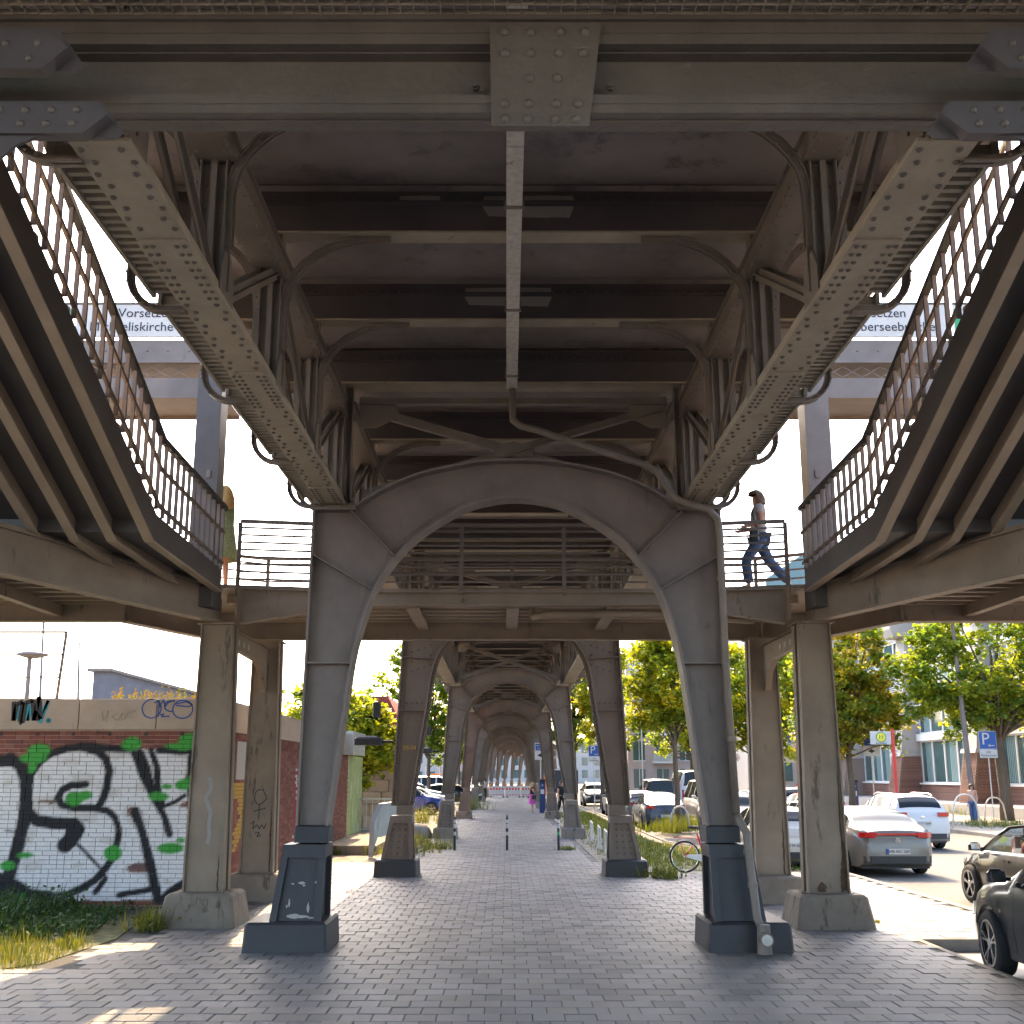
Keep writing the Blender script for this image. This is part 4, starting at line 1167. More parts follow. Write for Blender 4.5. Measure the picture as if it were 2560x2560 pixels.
# ------------------------------------------------------------------ low brick pavilion with graffiti on the left
WY = 18.6; WX0, WX1 = -9.9, -5.02
def P2W(u, v):
    """graffiti sketch coordinates (0..1620, 460..1830) to wall metres"""
    px = u * 520 / 1620; py = 1680 + v * 620 / 1932
    x = (px - 1266) / 147.6 + .08
    z = (2266 - py) / 149.5
    return x, z
def seg_d(px, pz, a, b):
    vx, vz = b[0] - a[0], b[1] - a[1]; wx_, wz = px - a[0], pz - a[1]
    t = max(0, min(1, (vx * wx_ + vz * wz) / (vx * vx + vz * vz + 1e-12)))
    return math.hypot(wx_ - t * vx, wz - t * vz)
def pts(l): return [P2W(*p) for p in l]
WHITE_POLY = pts([(-700, 640), (60, 700), (190, 820), (360, 660), (560, 600), (980, 620), (1180, 640), (1620, 610), (1620, 1560), (1290, 1760), (1200, 1780), (480, 1790), (-700, 1820)])
BLACK = [  # (polyline, half width m)
    (pts([(190, 830), (250, 730), (340, 660), (450, 625), (560, 615), (700, 640), (770, 700), (800, 800), (790, 930), (770, 1010), (740, 1080)]), .065),
    (pts([(620, 905), (520, 905), (440, 950), (415, 1010), (450, 1060), (560, 1080), (700, 1085), (800, 1105), (870, 1160), (905, 1250), (905, 1340), (890, 1450), (830, 1540), (740, 1640), (640, 1700), (540, 1745), (400, 1760), (280, 1740), (200, 1690)]), .062),
    (pts([(20, 700), (100, 760), (150, 850), (170, 1000), (185, 1100), (260, 1180), (420, 1200), (560, 1210), (600, 1250), (570, 1310)]), .10),
    (pts([(175, 850), (165, 1000), (170, 1180), (150, 1330), (110, 1500), (70, 1700)]), .11),
    (pts([(-300, 720), (20, 720)]), .10),
    (pts([(560, 1250), (540, 1330), (500, 1370)]), .13),
    (pts([(590, 1360), (780, 1540)]), .028),
    (pts([(980, 650), (1060, 820), (1180, 1040), (1250, 1160), (1305, 1285)]), .055),
    (pts([(1120, 640), (1170, 760), (1190, 900), (1230, 1060)]), .055),
    (pts([(1030, 660), (1090, 780), (1150, 950)]), .075),
    (pts([(1030, 1110), (1080, 1260), (1140, 1420), (1190, 1590), (1240, 1780)]), .075),
    (pts([(1180, 640), (1350, 650), (1620, 630)]), .05),
    (pts([(1450, 680), (1440, 860), (1460, 1000), (1500, 1120), (1600, 1300)]), .085),
    (pts([(1240, 1075), (1330, 1040), (1400, 990)]), .035),
    (pts([(1250, 1790), (1340, 1710), (1450, 1640), (1600, 1560)]), .06),
    (pts([(950, 1740), (1100, 1715), (1220, 1690)]), .05),
    (pts([(560, 605), (760, 620), (980, 630)]), .06),
    (pts([(-700, 1760), (100, 1740), (400, 1775)]), .13), (pts([(-300, 1560), (60, 1640), (200, 1720)]), .12),
    (pts([(800, 1560), (830, 1620), (760, 1720)]), .05), (pts([(30, 1262), (110, 1264)]), .014),
]
GREEN = [  # ellipse centre, radii
    (240, 640, 95, 48), (200, 700, 105, 45), (195, 770, 35, 45), (960, 590, 75, 52), (1430, 560, 100, 60), (1350, 610, 130, 26), (550, 1010, 75, 55), (620, 990, 60, 35),
    (1200, 995, 85, 38), (1265, 915, 45, 20), (1400, 905, 75, 45), (1480, 870, 70, 50), (880, 1425, 72, 58), (200, 1445, 66, 22), (70, 1525, 62, 36), (1310, 1395, 105, 42), (1390, 1330, 36, 20), (210, 1770, 30, 40)]
GREEN = [(*P2W(a, b), c * 520 / 1620 / 147.6, d * 620 / 1932 / 149.5) for a, b, c, d in GREEN]
def in_poly(x, z, P):
    r = False; j = len(P) - 1
    for i in range(len(P)):
        xi, zi = P[i]; xj, zj = P[j]
        if (zi > z) != (zj > z) and x < (xj - xi) * (z - zi) / (zj - zi) + xi: r = not r
        j = i
    return r
from mathutils import noise as _ns
def wall_colour(x, z, base):
    n = _ns.noise(Vector((x * 3.1, z * 3.1, 1.7))) * .03
    xx, zz = x + n, z + n * .7
    gbest = 0; kbest = 0
    for (cx, cz, rx, rz) in GREEN:
        e = math.sqrt(((xx - cx) / rx) ** 2 + ((zz - cz) / rz) ** 2)
        if e < 1.15:
            t = min(1, max(0, (1 - e) * min(rx, rz) / .03 + .5))
            if t > gbest: gbest = t
    for P, w in BLACK:
        for a, b in zip(P, P[1:]):
            if abs(xx - (a[0] + b[0]) / 2) > abs(a[0] - b[0]) / 2 + w + .02: continue
            t = (w - seg_d(xx, zz, a, b)) / .03 + .5
            if t > kbest: kbest = min(1, t)
    c = under_colour(x, z, xx, zz, base)
    if kbest: c = tuple(u + (v - u) * kbest for u, v in zip(c, (.018, .018, .022)))
    if gbest: c = tuple(u + (v - u) * gbest for u, v in zip(c, (.055, .34, .05)))
    return c
def under_colour(x, z, xx, zz, base):
    if in_poly(xx, zz, WHITE_POLY):
        g = _ns.noise(Vector((x * 2.2, z * 5.0, 9.3)))
        if g > .42 + (.25 if x < -6.4 else 0): return tuple(c * .8 + .05 for c in base)
        return (.74, .72, .73) if g < .25 else (.64, .60, .58)
    return base
pav = thing('brick_pavilion', 'low brick pavilion with big black and white graffiti lettering and a concrete parapet, at left', 'pavilion')
# core behind the bricks (mortar), painted with the same picture
def painted_grid(name, x0, x1, z0, z1, step, y, colf, mat_, parent):
    nx = int((x1 - x0) / step); nz = int((z1 - z0) / step)
    vs_ = []; cols = []
    for j in range(nz + 1):
        for i in range(nx + 1):
            x = x0 + (x1 - x0) * i / nx; z = z0 + (z1 - z0) * j / nz
            vs_.append((x, y, z)); cols.append(colf(x, z))
    fs_ = [(j * (nx + 1) + i, j * (nx + 1) + i + 1, (j + 1) * (nx + 1) + i + 1, (j + 1) * (nx + 1) + i) for j in range(nz) for i in range(nx)]
    me = bpy.data.meshes.new(name); me.from_pydata(vs_, [], fs_); me.materials.append(MAT[mat_])
    ca = me.color_attributes.new('tint', 'FLOAT_COLOR', 'POINT')
    buf = []
    for c in cols: buf.extend((*c, 1))
    ca.data.foreach_set('color', buf)
    return link(name, me, parent)
def mort(x, z):
    c = wall_colour(x, z, (.40, .30, .25))
    return tuple(v * .40 for v in c) if c != (.40, .30, .25) else c
painted_grid('mortar', WX0, WX1, 0, 2.92, .03, WY + .012, mort, 'mortar', pav)
m = MB(); m.bx(WX0, WX1, WY + .02, WY + 16, -.1, 2.92); m.build('core', 'facade_brick', pav)
BL, BH = .25, .0735
bricks = []
rw = random.Random(11)
j = 0; z = .045
while z < 2.90:
    x = WX0 + (-.125 if j % 2 else 0)
    while x < WX1:
        ln = BL if rw.random() > .3 else BL / 2
        a, b = max(x, WX0) + .005, min(x + ln, WX1) - .005
        if b - a > .03: bricks.append((a, b, z))
        x += ln
    z += BH; j += 1
RED = [(.18, .055, .040), (.22, .075, .055), (.145, .048, .040), (.24, .10, .075), (.20, .062, .045)]
def brick_geo(a, b, z):
    base = rw.choice(RED); hz = (BH - .011) / 2
    n = max(2, round((b - a) / .033)); dz = 3; yy = WY + rw.uniform(-.004, .001)
    vs_ = []; cols = []
    for jz in range(dz):
        for i in range(n + 1):
            x = a + (b - a) * i / n; zz = z - hz + 2 * hz * jz / (dz - 1)
            vs_.append((x, yy, zz)); cols.append(wall_colour(x, zz, base))
    fs_ = [(jj * (n + 1) + i, jj * (n + 1) + i + 1, (jj + 1) * (n + 1) + i + 1, (jj + 1) * (n + 1) + i) for jj in range(dz - 1) for i in range(n)]
    o = len(vs_)
    for (x, zz) in ((a, z - hz), (b, z - hz), (b, z + hz), (a, z + hz)):
        vs_.append((x, WY + .02, zz)); cols.append(wall_colour(x, zz, base))
    c = [0, n, (dz - 1) * (n + 1) + n, (dz - 1) * (n + 1)]
    for i in range(4): fs_.append((o + i, o + (i + 1) % 4, c[(i + 1) % 4], c[i]))
    return vs_, fs_, cols
def colour_mesh(name, vs_, fs_, cols, mat_):
    me = bpy.data.meshes.new(name); me.from_pydata(vs_, [], fs_); me.materials.append(MAT[mat_])
    ca = me.color_attributes.new('tint', 'FLOAT_COLOR', 'POINT'); buf = []
    for c in cols: buf.extend((*c, 1))
    ca.data.foreach_set('color', buf)
    return me
bricks.sort(key=lambda q: (-(q[1] - q[0]) + abs(q[0] + 6.6) * .08 if q[0] > -8.9 else 9))
V, F, Cc = [], [], []
for i, q in enumerate(bricks):
    vs_, fs_, cols = brick_geo(*q)
    if i < 300: link('brick', colour_mesh('brick', vs_, fs_, cols, 'brick'), pav)
    else:
        o = len(V); V += vs_; Cc += cols; F += [tuple(k + o for k in f_) for f_ in fs_]
link('brick_courses', colour_mesh('brick_courses', V, F, Cc, 'brick'), pav, kind='stuff')
# side wall running away from the viewer
sidec = []
m = MB()
jj = 0; z = .045
while z < 2.90:
    y = WY + .13 + (.125 if jj % 2 else 0)
    while y < WY + 15.8:
        t = rw.choice(RED)
        g = _ns.noise(Vector((y * .9, z * 1.2, 4)))
        if 7.2 < y - WY < 10.6 and .25 < z < 2.3: t = (.30, .02, .03) if math.sin(y * 9 + z * 3) < .7 else (.5, .45, .45)
        elif y - WY < 4.5 and g > .12 and z < 2.0: t = (.42, .27, .05)
        m.bx(WX1 - .012, WX1 + .012, y + .005, y + .245, z - .031, z + .031, col=t)
        y += .25
    z += BH; jj += 1
m.build('side_brickwork', 'brick', pav, fix=False, kind='stuff')
# parapet panels
PT = [(WX0 - .1, -7.33), (-7.32, -6.0), (-5.99, WX1 + .06)]
for a, b in PT:
    m = MB(); m.cbox(a, b, WY - .06, WY + .1, 2.90, 3.42, .012); pa = m.build('parapet_panel', 'parapet', pav)
m = MB(); m.bx(WX1 - .04, WX1 + .06, WY + .102, WY + 7.9, 2.90, 3.42); m.build('parapet_panel', 'parapet', pav)
m = MB(); m.bx(WX1 - .04, WX1 + .06, WY + 7.91, WY + 16, 2.90, 3.42); m.build('parapet_panel', 'parapet', pav)
m = MB(); m.bx(WX0, WX1 - .05, WY + .11, WY + 15.9, 2.93, 3.30); m.build('roof', 'concrete', pav)
for i in range(7):
    m = MB(); x_ = WX0 + .6 + i * .62; m.bx(x_, x_ + .05, WY - .012, WY - .002, 2.80, 2.85); m.build('vent_hole', 'black', pav)
m = MB(); m.bx(WX1 + .012, WX1 + .03, WY + 1.6, WY + 2.4, 2.05, 2.75); m.build('vent_grille', 'lamp_grey', pav)
# tags sprayed on the parapet
def PW(u, v): px = u * 520 / 1620; py = 1680 + v * 620 / 1932; return ((px - 1266) / 147.6 + .08, (2266 - py) / 149.5 + .05)
def tagpts(l): return [PW(*p) for p in l]
gy_ = WY - .064
ar = lambda cx, cy, rx, ry, a0=0, a1=360, n=18: [(cx + rx * math.cos(R(a0 + (a1 - a0) * i / n)), cy + ry * math.sin(R(a0 + (a1 - a0) * i / n))) for i in range(n + 1)]
mat('spray_blue', (.03, .08, .30), .6); mat('spray_teal', (.02, .25, .32), .6); mat('spray_grey', (.30, .24, .19), .7)
scribble(pav, [tagpts(ar(1110, 335, 75, 75, -60, 280)), tagpts([(1125, 290), (1165, 270), (1165, 400)]), tagpts([(1165, 330), (1200, 265), (1215, 320), (1240, 285), (1290, 265)]), tagpts(ar(1260, 315, 50, 42, 60, 300)), tagpts(ar(1355, 340, 80, 72, 0, 360)), tagpts([(1290, 300), (1380, 280), (1430, 305), (1400, 320), (1300, 310)]), tagpts([(1180, 385), (1210, 375), (1190, 400), (1255, 395)]), tagpts([(1465, 320), (1495, 318), (1500, 340), (1470, 355)]), tagpts([(1455, 390), (1458, 402)])], 'spray_blue', .022, gy_)
scribble(pav, [tagpts([(60, 420), (70, 300), (130, 290), (140, 430), (165, 300), (200, 300), (220, 430), (290, 270), (240, 450)]), tagpts(ar(303, 430, 10, 10))], 'spray_teal', .055, gy_)
scribble(pav, [tagpts([(20, 280), (30, 430), (45, 300), (90, 280), (80, 440), (100, 450), (110, 290), (170, 270), (190, 430), (215, 240), (240, 420), (190, 360)])], 'black', .075, gy_ - .004)
scribble(pav, [tagpts([(720, 360), (735, 430), (770, 350), (760, 440)]), tagpts([(840, 370), (800, 400), (850, 430), (880, 370), (880, 430)]), tagpts([(900, 420), (930, 350), (985, 350), (900, 390), (985, 410)])], 'spray_grey', .012, gy_)

# things on the pavilion roof
fr = thing('roof_frame', 'empty dark metal advertising frame standing on the pavilion roof, far left', 'frame', (-8.4, 18.9, 3.3))
for (a, b, w) in (((-.9, .12), (.58, .12), .07), ((-.9, .12), (-.88, 1.32), .03), ((.52, .12), (.60, 1.32), .04), ((-.9, 1.32), (.60, 1.32), .035), ((-.88, .52), (.55, .52), .02), ((-.88, .92), (.58, .92), .02)):
    m = MB(); m.bar((a[0], 0, a[1]), (b[0], 0, b[1]), .04, w, up=(0, 0, 1) if abs(a[0] - b[0]) > .2 else (1, 0, 0)); m.build('frame_bar', 'steel_old', fr)
rl = MB()
rg = random.Random(5)
for i in range(520):
    x = rg.uniform(-9.6, -5.1); y = rg.uniform(18.75, 20.5); h = rg.uniform(.05, .30) * (1.2 if x > -7.2 else .6)
    if (x < -7.3 and rg.random() < .8) or rg.random() < .35: continue
    a = rg.uniform(0, 6.28); c = rg.choice([(1.9, 1.0, .5), (1.6, .9, .5), (1.1, 1.1, .8), (1.5, 1.1, .8)])
    rl.add([(x - .012, y, 3.3), (x + .012, y, 3.3), (x + .05 * math.cos(a), y + .05 * math.sin(a), 3.3 + h)], [(0, 1, 2)], 0, c)
    for q in range(2):
        zz = 3.3 + h * rg.uniform(.5, 1); rl.add([(x - .03, y, zz), (x + .03, y, zz + .02), (x, y + .02, zz + .05)], [(0, 1, 2)], 0, c)
rl.build('roof_weeds', 'grass', None, fix=False, label='dry orange weeds growing along the pavilion roof edge', cat='weeds', kind='stuff')
wb = thing('wedge_building', 'dark slate-clad building with a sloping wedge roof, far left behind the pavilion', 'building')
m = MB(); m.prism([(-17.3, 0), (-17.3, 6.35), (-16.5, 6.35), (-10.5, 4.75), (-10.5, 0)], 45, 54, 'y'); m.build('wall', 'slate', wb)
m = MB(); m.prism([(-17.5, 6.36), (-16.5, 6.36), (-10.4, 4.76), (-10.4, 4.86), (-16.5, 6.48), (-17.5, 6.48)], 44.8, 54.2, 'y'); m.build('roof_edge', 'steel_portal', wb)
# street lamp and masts beyond the pavilion
ln = thing('street_lamp', 'street lamp with a flat disc head seen through the roof frame', 'street lamp', (-18.6, 42, 0))
m = MB(); m.tube([(0, 0, 0), (-.1, 0, 6.9)], .09, 8); m.build('pole', 'steel_portal', ln); m = MB(); m.lathe([(0, 6.9), (.55, 6.8), (.6, 6.72), (.2, 6.6), (0, 6.6)], 14); m.build('lamp_head', 'steel_portal', ln)
def mast(x, y, h, lean, label):
    t = thing('ship_mast', label, 'mast', (x, y, 0), group='ship masts'); m = MB(); m.tube([(0, 0, 0), (lean, 0, h)], [.14, .06], 6); m.build('pole', 'steel_portal', t); m = MB(); m.bar((lean * .8 - .4, 0, h * .8), (lean * .8 + .4, 0, h * .8), .06, .06); m.build('spreader', 'steel_portal', t)
mast(-30, 70, 13.2, -.5, 'tall leaning ship mast seen through the roof frame'); mast(-27.4, 70, 10.6, -.6, 'shorter leaning ship mast at the right of the roof frame')
mast(-24.4, 110, 13.2, -.3, 'slim ship mast left of the pale column'); mast(-21.0, 95, 11.8, .9, 'leaning ship mast seen between the two left columns')
# ------------------------------------------------------------------ trees and plants
def leaf_quad(m, c, size, rnd, col, droop=.3):
    u = Vector((rnd.gauss(0, 1), rnd.gauss(0, 1), rnd.gauss(0, .6)))
    if u.length < 1e-3: u = Vector((1, 0, 0))
    u.normalize(); w = u.cross(Vector((rnd.gauss(0, .5), rnd.gauss(0, .5), 1)))
    if w.length < 1e-3: w = Vector((0, 1, 0))
    w.normalize(); n = u.cross(w)
    a = u * size; b = w * size * .55
    c = Vector(c)
    m.add([c - a * .5, c + b + n * size * .12, c + a * .6 - Vector((0, 0, droop * size)), c - b + n * size * .12], [(0, 1, 2, 3)], 0, col)

def tree(name, label, x, y, h, crown, nleaf, seed, mat_='leaf', leaf=.16, trunk_r=.14, lean=0.0, cols=None, clear=2.2, group='street trees'):
    """crown: list of (dx, dy, z, rx, ry, rz) lobes"""
    rnd = random.Random(seed)
    rt = thing(name, label, 'tree', (x, y, 0), group=group)
    m = MB()
    tp = [(0, 0, -.1), (lean * .3 + .03, 0, clear * .5), (lean * .6 - .02, .02, clear), (lean * .8, 0, (clear + h) * .5), (lean, 0, h * .85)]
    m.tube(tp, [trunk_r * 1.25, trunk_r, trunk_r * .9, trunk_r * .55, trunk_r * .15], 9)
    trunk = m.build('trunk', 'bark', rt, smooth=True)
    centres = []
    tot = sum(a[3] * a[4] * a[5] for a in crown)
    for (dx, dy, z, rx, ry, rz) in crown:
        k = max(6, int(nleaf / 55 * rx * ry * rz / tot))
        for _ in range(k):
            while True:
                p = Vector((rnd.uniform(-1, 1), rnd.uniform(-1, 1), rnd.uniform(-1, 1)))
                if .25 < p.length < 1: break
            p = p.normalized() * (p.length ** .45)
            centres.append(Vector((dx + p.x * rx, dy + p.y * ry, z + p.z * rz)))
    m = MB()
    for c in centres[::max(1, len(centres) // 26)]:
        t = min(max((c.z - clear) / (h - clear) * .6, 0.02), .9)
        z0 = clear + (h * .8 - clear) * t * .8
        b = Vector((lean * z0 / h, 0, z0)); mid = b.lerp(c, .55) + Vector((0, 0, .12))
        m.tube([b, mid, c], [trunk_r * .34, trunk_r * .2, .012], 5)
    m.build('limbs', 'bark', rt, smooth=True)
    m = MB()
    cols = cols or [(1, 1, 1), (1.25, 1.2, .9), (.8, .9, .9), (1.5, 1.35, .8), (.65, .8, .8)]
    per = max(8, nleaf // max(1, len(centres)))
    for c in centres:
        cr = rnd.uniform(.22, .5) * (1 + .12 * h / 8); col = rnd.choice(cols)
        for _ in range(per):
            q = Vector((rnd.gauss(0, .5), rnd.gauss(0, .5), rnd.gauss(0, .36))) * cr
            k = rnd.uniform(.8, 1.2)
            leaf_quad(m, c + q, leaf * rnd.uniform(.7, 1.3), rnd, (col[0] * k, col[1] * k, col[2] * k))
    m.build('crown', mat_, rt, fix=False)
    return rt
YEL = [(1.5, 1.3, .8), (1.9, 1.5, .7), (1.1, 1.1, .8), (2.2, 1.6, .7), (.8, .85, .7)]
tree('maple_tree', 'broad green maple at the right edge behind the blue parking sign', 23.4, 51.5, 9.5, [(-.2, 0, 7.6, 3.9, 3.0, 3.0), (-2.9, 0, 7.0, 2.0, 1.8, 2.2), (2.6, 0, 6.2, 2.6, 2, 2.6), (-2.4, 0, 5.0, 1.9, 1.6, 1.3)], 26000, 1, leaf=.19, trunk_r=.27, lean=-.1, clear=2.9)
tree('maple_tree', 'maple with yellowing leaves right of the rust-streaked column', 17.3, 55, 10.2, [(-.2, 0, 7.8, 2.4, 2.2, 3.0), (.2, 0, 5.6, 2.6, 2.2, 1.9), (1.7, 0, 4.5, 1.7, 1.4, 1.0), (-1.4, 0, 4.3, 1.5, 1.4, 1.5)], 20000, 2, 'leaf_autumn', leaf=.19, trunk_r=.17, clear=2.6, cols=[(1, 1, 1), (1.3, 1.15, .9), (.6, .95, .9), (.7, .9, .8), (1.45, 1.1, .7), (.9, 1.0, .8)])
tree('street_tree', 'slim young tree growing by the bicycle hoop between the portal legs', 6.75, 43.5, 8.2, [(0, 0, 6.1, 1.9, 1.7, 1.9), (.5, 0, 7.4, 1.3, 1.2, 1.0), (-.8, 0, 4.6, 1.1, 1, .7), (1.4, .2, 3.6, .7, .6, .6)], 14000, 3, leaf=.15, trunk_r=.11, clear=2.6, cols=YEL)
tree('street_tree', 'tall tree behind the blue parking signs, right one of the pair beside the railway', 6.3, 72, 12, [(0, 0, 8.8, 1.9, 1.9, 3.2), (.3, 0, 5.6, 1.4, 1.4, 1.4)], 10000, 4, leaf=.2, trunk_r=.15, clear=3, cols=YEL)
tree('street_tree', 'tall tree left of its twin, next to the third portal on the right', 5.0, 80, 13, [(0, 0, 9.3, 1.8, 1.8, 3.6), (-.3, 0, 5.2, 1.5, 1.4, 1.4)], 10000, 5, leaf=.2, trunk_r=.15, clear=3)
tree('street_tree', 'bright sunlit tree filling the gap between the right portal leg and the columns', 15.2, 66, 10.5, [(0, 0, 7.2, 2.8, 2.4, 3.0), (-2.0, 0, 5.2, 1.9, 1.8, 1.9), (2.2, 0, 5.0, 2.0, 1.8, 1.8)], 17000, 6, leaf=.2, trunk_r=.17, clear=2.4, cols=YEL)
tree('street_tree', 'leafy tree over the white van right of the slim young tree', 12.6, 74, 11, [(0, 0, 7.4, 2.6, 2.3, 3.0), (-1.2, 0, 4.8, 1.7, 1.6, 1.4)], 12000, 7, leaf=.2, trunk_r=.16, clear=2.6)
tree('street_tree', 'distant hazy tree at the street end beyond the parked cars', 11.5, 118, 13, [(0, 0, 8.2, 4.2, 3, 4.0)], 4500, 8, leaf=.34, trunk_r=.2, clear=2.6)
tree('street_tree', 'dark tall tree behind the portal marked 35/34, left edge cut by its leg', -7.6, 78, 12, [(.4, 0, 9.2, 1.2, 1.3, 3.2), (-1.6, 0, 8.0, 1.0, 1, 1.4), (-.2, 0, 5.6, 1.6, 1.5, 1.6)], 7000, 9, leaf=.2, trunk_r=.15, clear=3, group='trees along the car park')
tree('street_tree', 'tree in full view between the second and third portal legs on the left', -5.4, 76, 11, [(.1, 0, 8.0, 1.1, 1.1, 2.6), (-.2, 0, 5.6, 1.5, 1.4, 1.4), (.8, 0, 4.2, 1.0, 1, 1.2)], 7000, 10, leaf=.2, trunk_r=.14, clear=2.2, group='trees along the car park')
tree('street_tree', 'small bright tree between the third and fourth portal legs on the left', -4.0, 92, 9, [(0, 0, 5.8, 1.5, 1.4, 2.6)], 3500, 11, leaf=.24, trunk_r=.13, clear=2.2, cols=YEL, group='trees along the car park')
tree('elder_bush', 'big yellow-green bush leaning over the kiosk on the left', -6.35, 42, 5.4, [(0, 0, 3.9, 1.7, 1.4, 1.4), (1.2, 0, 3.2, 1.0, 1, 1.0), (-1.0, 0, 4.6, 1.2, 1, .9), (.6, -.8, 2.3, .8, .7, .7)], 15000, 12, leaf=.16, trunk_r=.12, clear=.9, cols=YEL, group='bushes by the kiosk')
tree('elder_bush', 'pale green bush far left behind the smooth arch leg', -10.5, 60, 5.5, [(0, 0, 3.6, 2.4, 2, 1.6)], 3500, 13, leaf=.22, trunk_r=.12, clear=.9, cols=YEL, group='bushes by the kiosk')

def tuft(m, x, y, z, h, n, rnd, cols, spread=.12, w=.008):
    for _ in range(n):
        a = rnd.uniform(0, 6.28); r = rnd.uniform(0, spread); hh = h * rnd.uniform(.5, 1.2); c = rnd.choice(cols)
        bx_, by_ = x + r * math.cos(a), y + r * math.sin(a); t = rnd.uniform(.15, .5) * hh
        tx, ty = bx_ + t * math.cos(a), by_ + t * math.sin(a)
        px, py = -math.sin(a) * w, math.cos(a) * w
        m.add([(bx_ - px, by_ - py, z), (bx_ + px, by_ + py, z), (bx_ * .5 + tx * .5 + px * .7, by_ * .5 + ty * .5 + py * .7, z + hh * .6), (bx_ * .5 + tx * .5 - px * .7, by_ * .5 + ty * .5 - py * .7, z + hh * .6), (tx, ty, z + hh)], [(0, 1, 2, 3), (3, 2, 4)], 0, c)
rg = random.Random(21)
GC = [(1, 1, 1), (1.2, 1.15, .8), (.8, .95, .8), (1.45, 1.25, .8), (.6, .8, .7)]
m = MB()
for _ in range(8500):
    x = rg.uniform(2.5, 6.9); y = rg.uniform(25.3, 62)
    if x < 3.4 and rg.random() < .75: continue
    if y < 26.3 and 3.4 < x < 5.6 and rg.random() < .8: continue
    if y > 27 and x > max(4.7, 6.9 - (y - 27) * .245): continue
    tuft(m, x, y, 0, rg.uniform(.04, .15) * rg.uniform(.5, 1.3), 6, rg, GC, .2, .008)
m.build('verge_grass', 'grass', None, fix=False, label='sunlit grass on the verge around the red bicycle', cat='grass', kind='stuff')
m = MB()
for (cx, cy, n, h) in ((6.6, 42.5, 60, .55), (7.0, 43.6, 60, .6), (6.0, 41.5, 50, .45)):
    for _ in range(n): tuft(m, cx + rg.gauss(0, .5), cy + rg.gauss(0, .5), 0, h, 6, rg, GC, .18, .014)
m.build('tall_weeds', 'grass', None, fix=False, label='tall weeds round the foot of the slim young tree', cat='weeds', kind='stuff')
m = MB()
DC = [(.8, 1, 1), (.6, .85, .9), (1.0, 1.1, .8), (.5, .7, .8)]
for _ in range(760):
    x = rg.uniform(-9.5, -5.5); y = rg.uniform(14.8, 18.2)
    if x > -5.7 - (y - 15) * .12: continue
    hh = rg.uniform(.10, .42) * (1.15 if x < -6.9 else .55)
    tuft(m, x, y, 0, hh, 5, rg, DC, .16, .012)
    for _q in range(6): leaf_quad(m, (x + rg.gauss(0, .12), y + rg.gauss(0, .12), hh * rg.uniform(.2, .9)), rg.uniform(.04, .08), rg, rg.choice(DC))
m.build('dark_weeds', 'weed', None, fix=False, label='dark green weeds growing along the foot of the graffiti wall', cat='weeds', kind='stuff')
m = MB()
LC = [(1.15, 1.1, .9), (1.5, 1.25, .9), (.8, .95, .8), (1.9, 1.5, 1.0), (.7, .8, .7)]
for _ in range(620):
    x = rg.uniform(-8.6, -5.35); y = rg.uniform(12.7, 14.7)
    if x > -5.3 - (y - 12.7) * .1 or y < 11.2 + (-5.5 - x) * .1 + 1.2: pass
    hh = rg.uniform(.04, .24) * rg.uniform(.5, 1.2); tuft(m, x, y, 0, hh, 6, rg, LC, .16, .006)
m.build('dry_grass', 'grass', None, fix=False, label='sunlit yellow grass in the bottom left corner', cat='grass', kind='stuff')
def weed_clump(label, x, y, n, h, cols, sp=.2):
    m = MB(); r2 = random.Random(int(abs(x * 100 + y * 7)))
    for _ in range(n): tuft(m, x + r2.gauss(0, sp), y + r2.gauss(0, sp), 0, h, 6, r2, cols, .1, .008)
    for _ in range(n * 3): leaf_quad(m, (x + r2.gauss(0, sp), y + r2.gauss(0, sp), h * r2.uniform(.1, .6)), .06, r2, r2.choice(cols))
    m.build('weed_clump', 'grass', None, fix=False, label=label, cat='weeds', group='weed clumps on the paving', kind='stuff')
weed_clump('small weed clump at the left foot of the pale column block', -5.05, 15.85, 26, .34, LC, .14)
weed_clump('tuft of grass at the right foot of the right 35/34 portal plinth', 3.35, 23.5, 40, .32, GC, .2)
weed_clump('dry weeds behind the left bollard', -1.95, 32.3, 26, .3, LC, .22)
weed_clump('green tuft at the foot of the right bollard', 1.75, 32.1, 14, .16, GC, .12)
weed_clump('yellow-green weeds left of the third portal plinth', -2.9, 34.2, 60, .45, LC, .5)
weed_clump('long grass between the second and third left portal legs', -2.85, 30.6, 60, .3, LC, .5)
weed_clump('flowering shrubs in front of the blue car', -4.2, 50, 90, .75, LC, .9)
weed_clump('dark green shrub at the foot of the fifth left portal leg', -2.3, 68, 60, .8, GC, .6)
weed_clump('green tuft beside the platform edge near the kiosk', -4.5, 30.3, 16, .25, LC, .15)
weed_clump('grass tuft by the bicycle hoop across the road', 20.5, 46, 110, .35, GC, .9)
weed_clump('weeds along the brick wall across the road', 25.0, 60, 60, .6, GC, 1.4)
weed_clump('tiny moss tuft right of the front right column block', 5.35, 16.6, 8, .06, GC, .1)
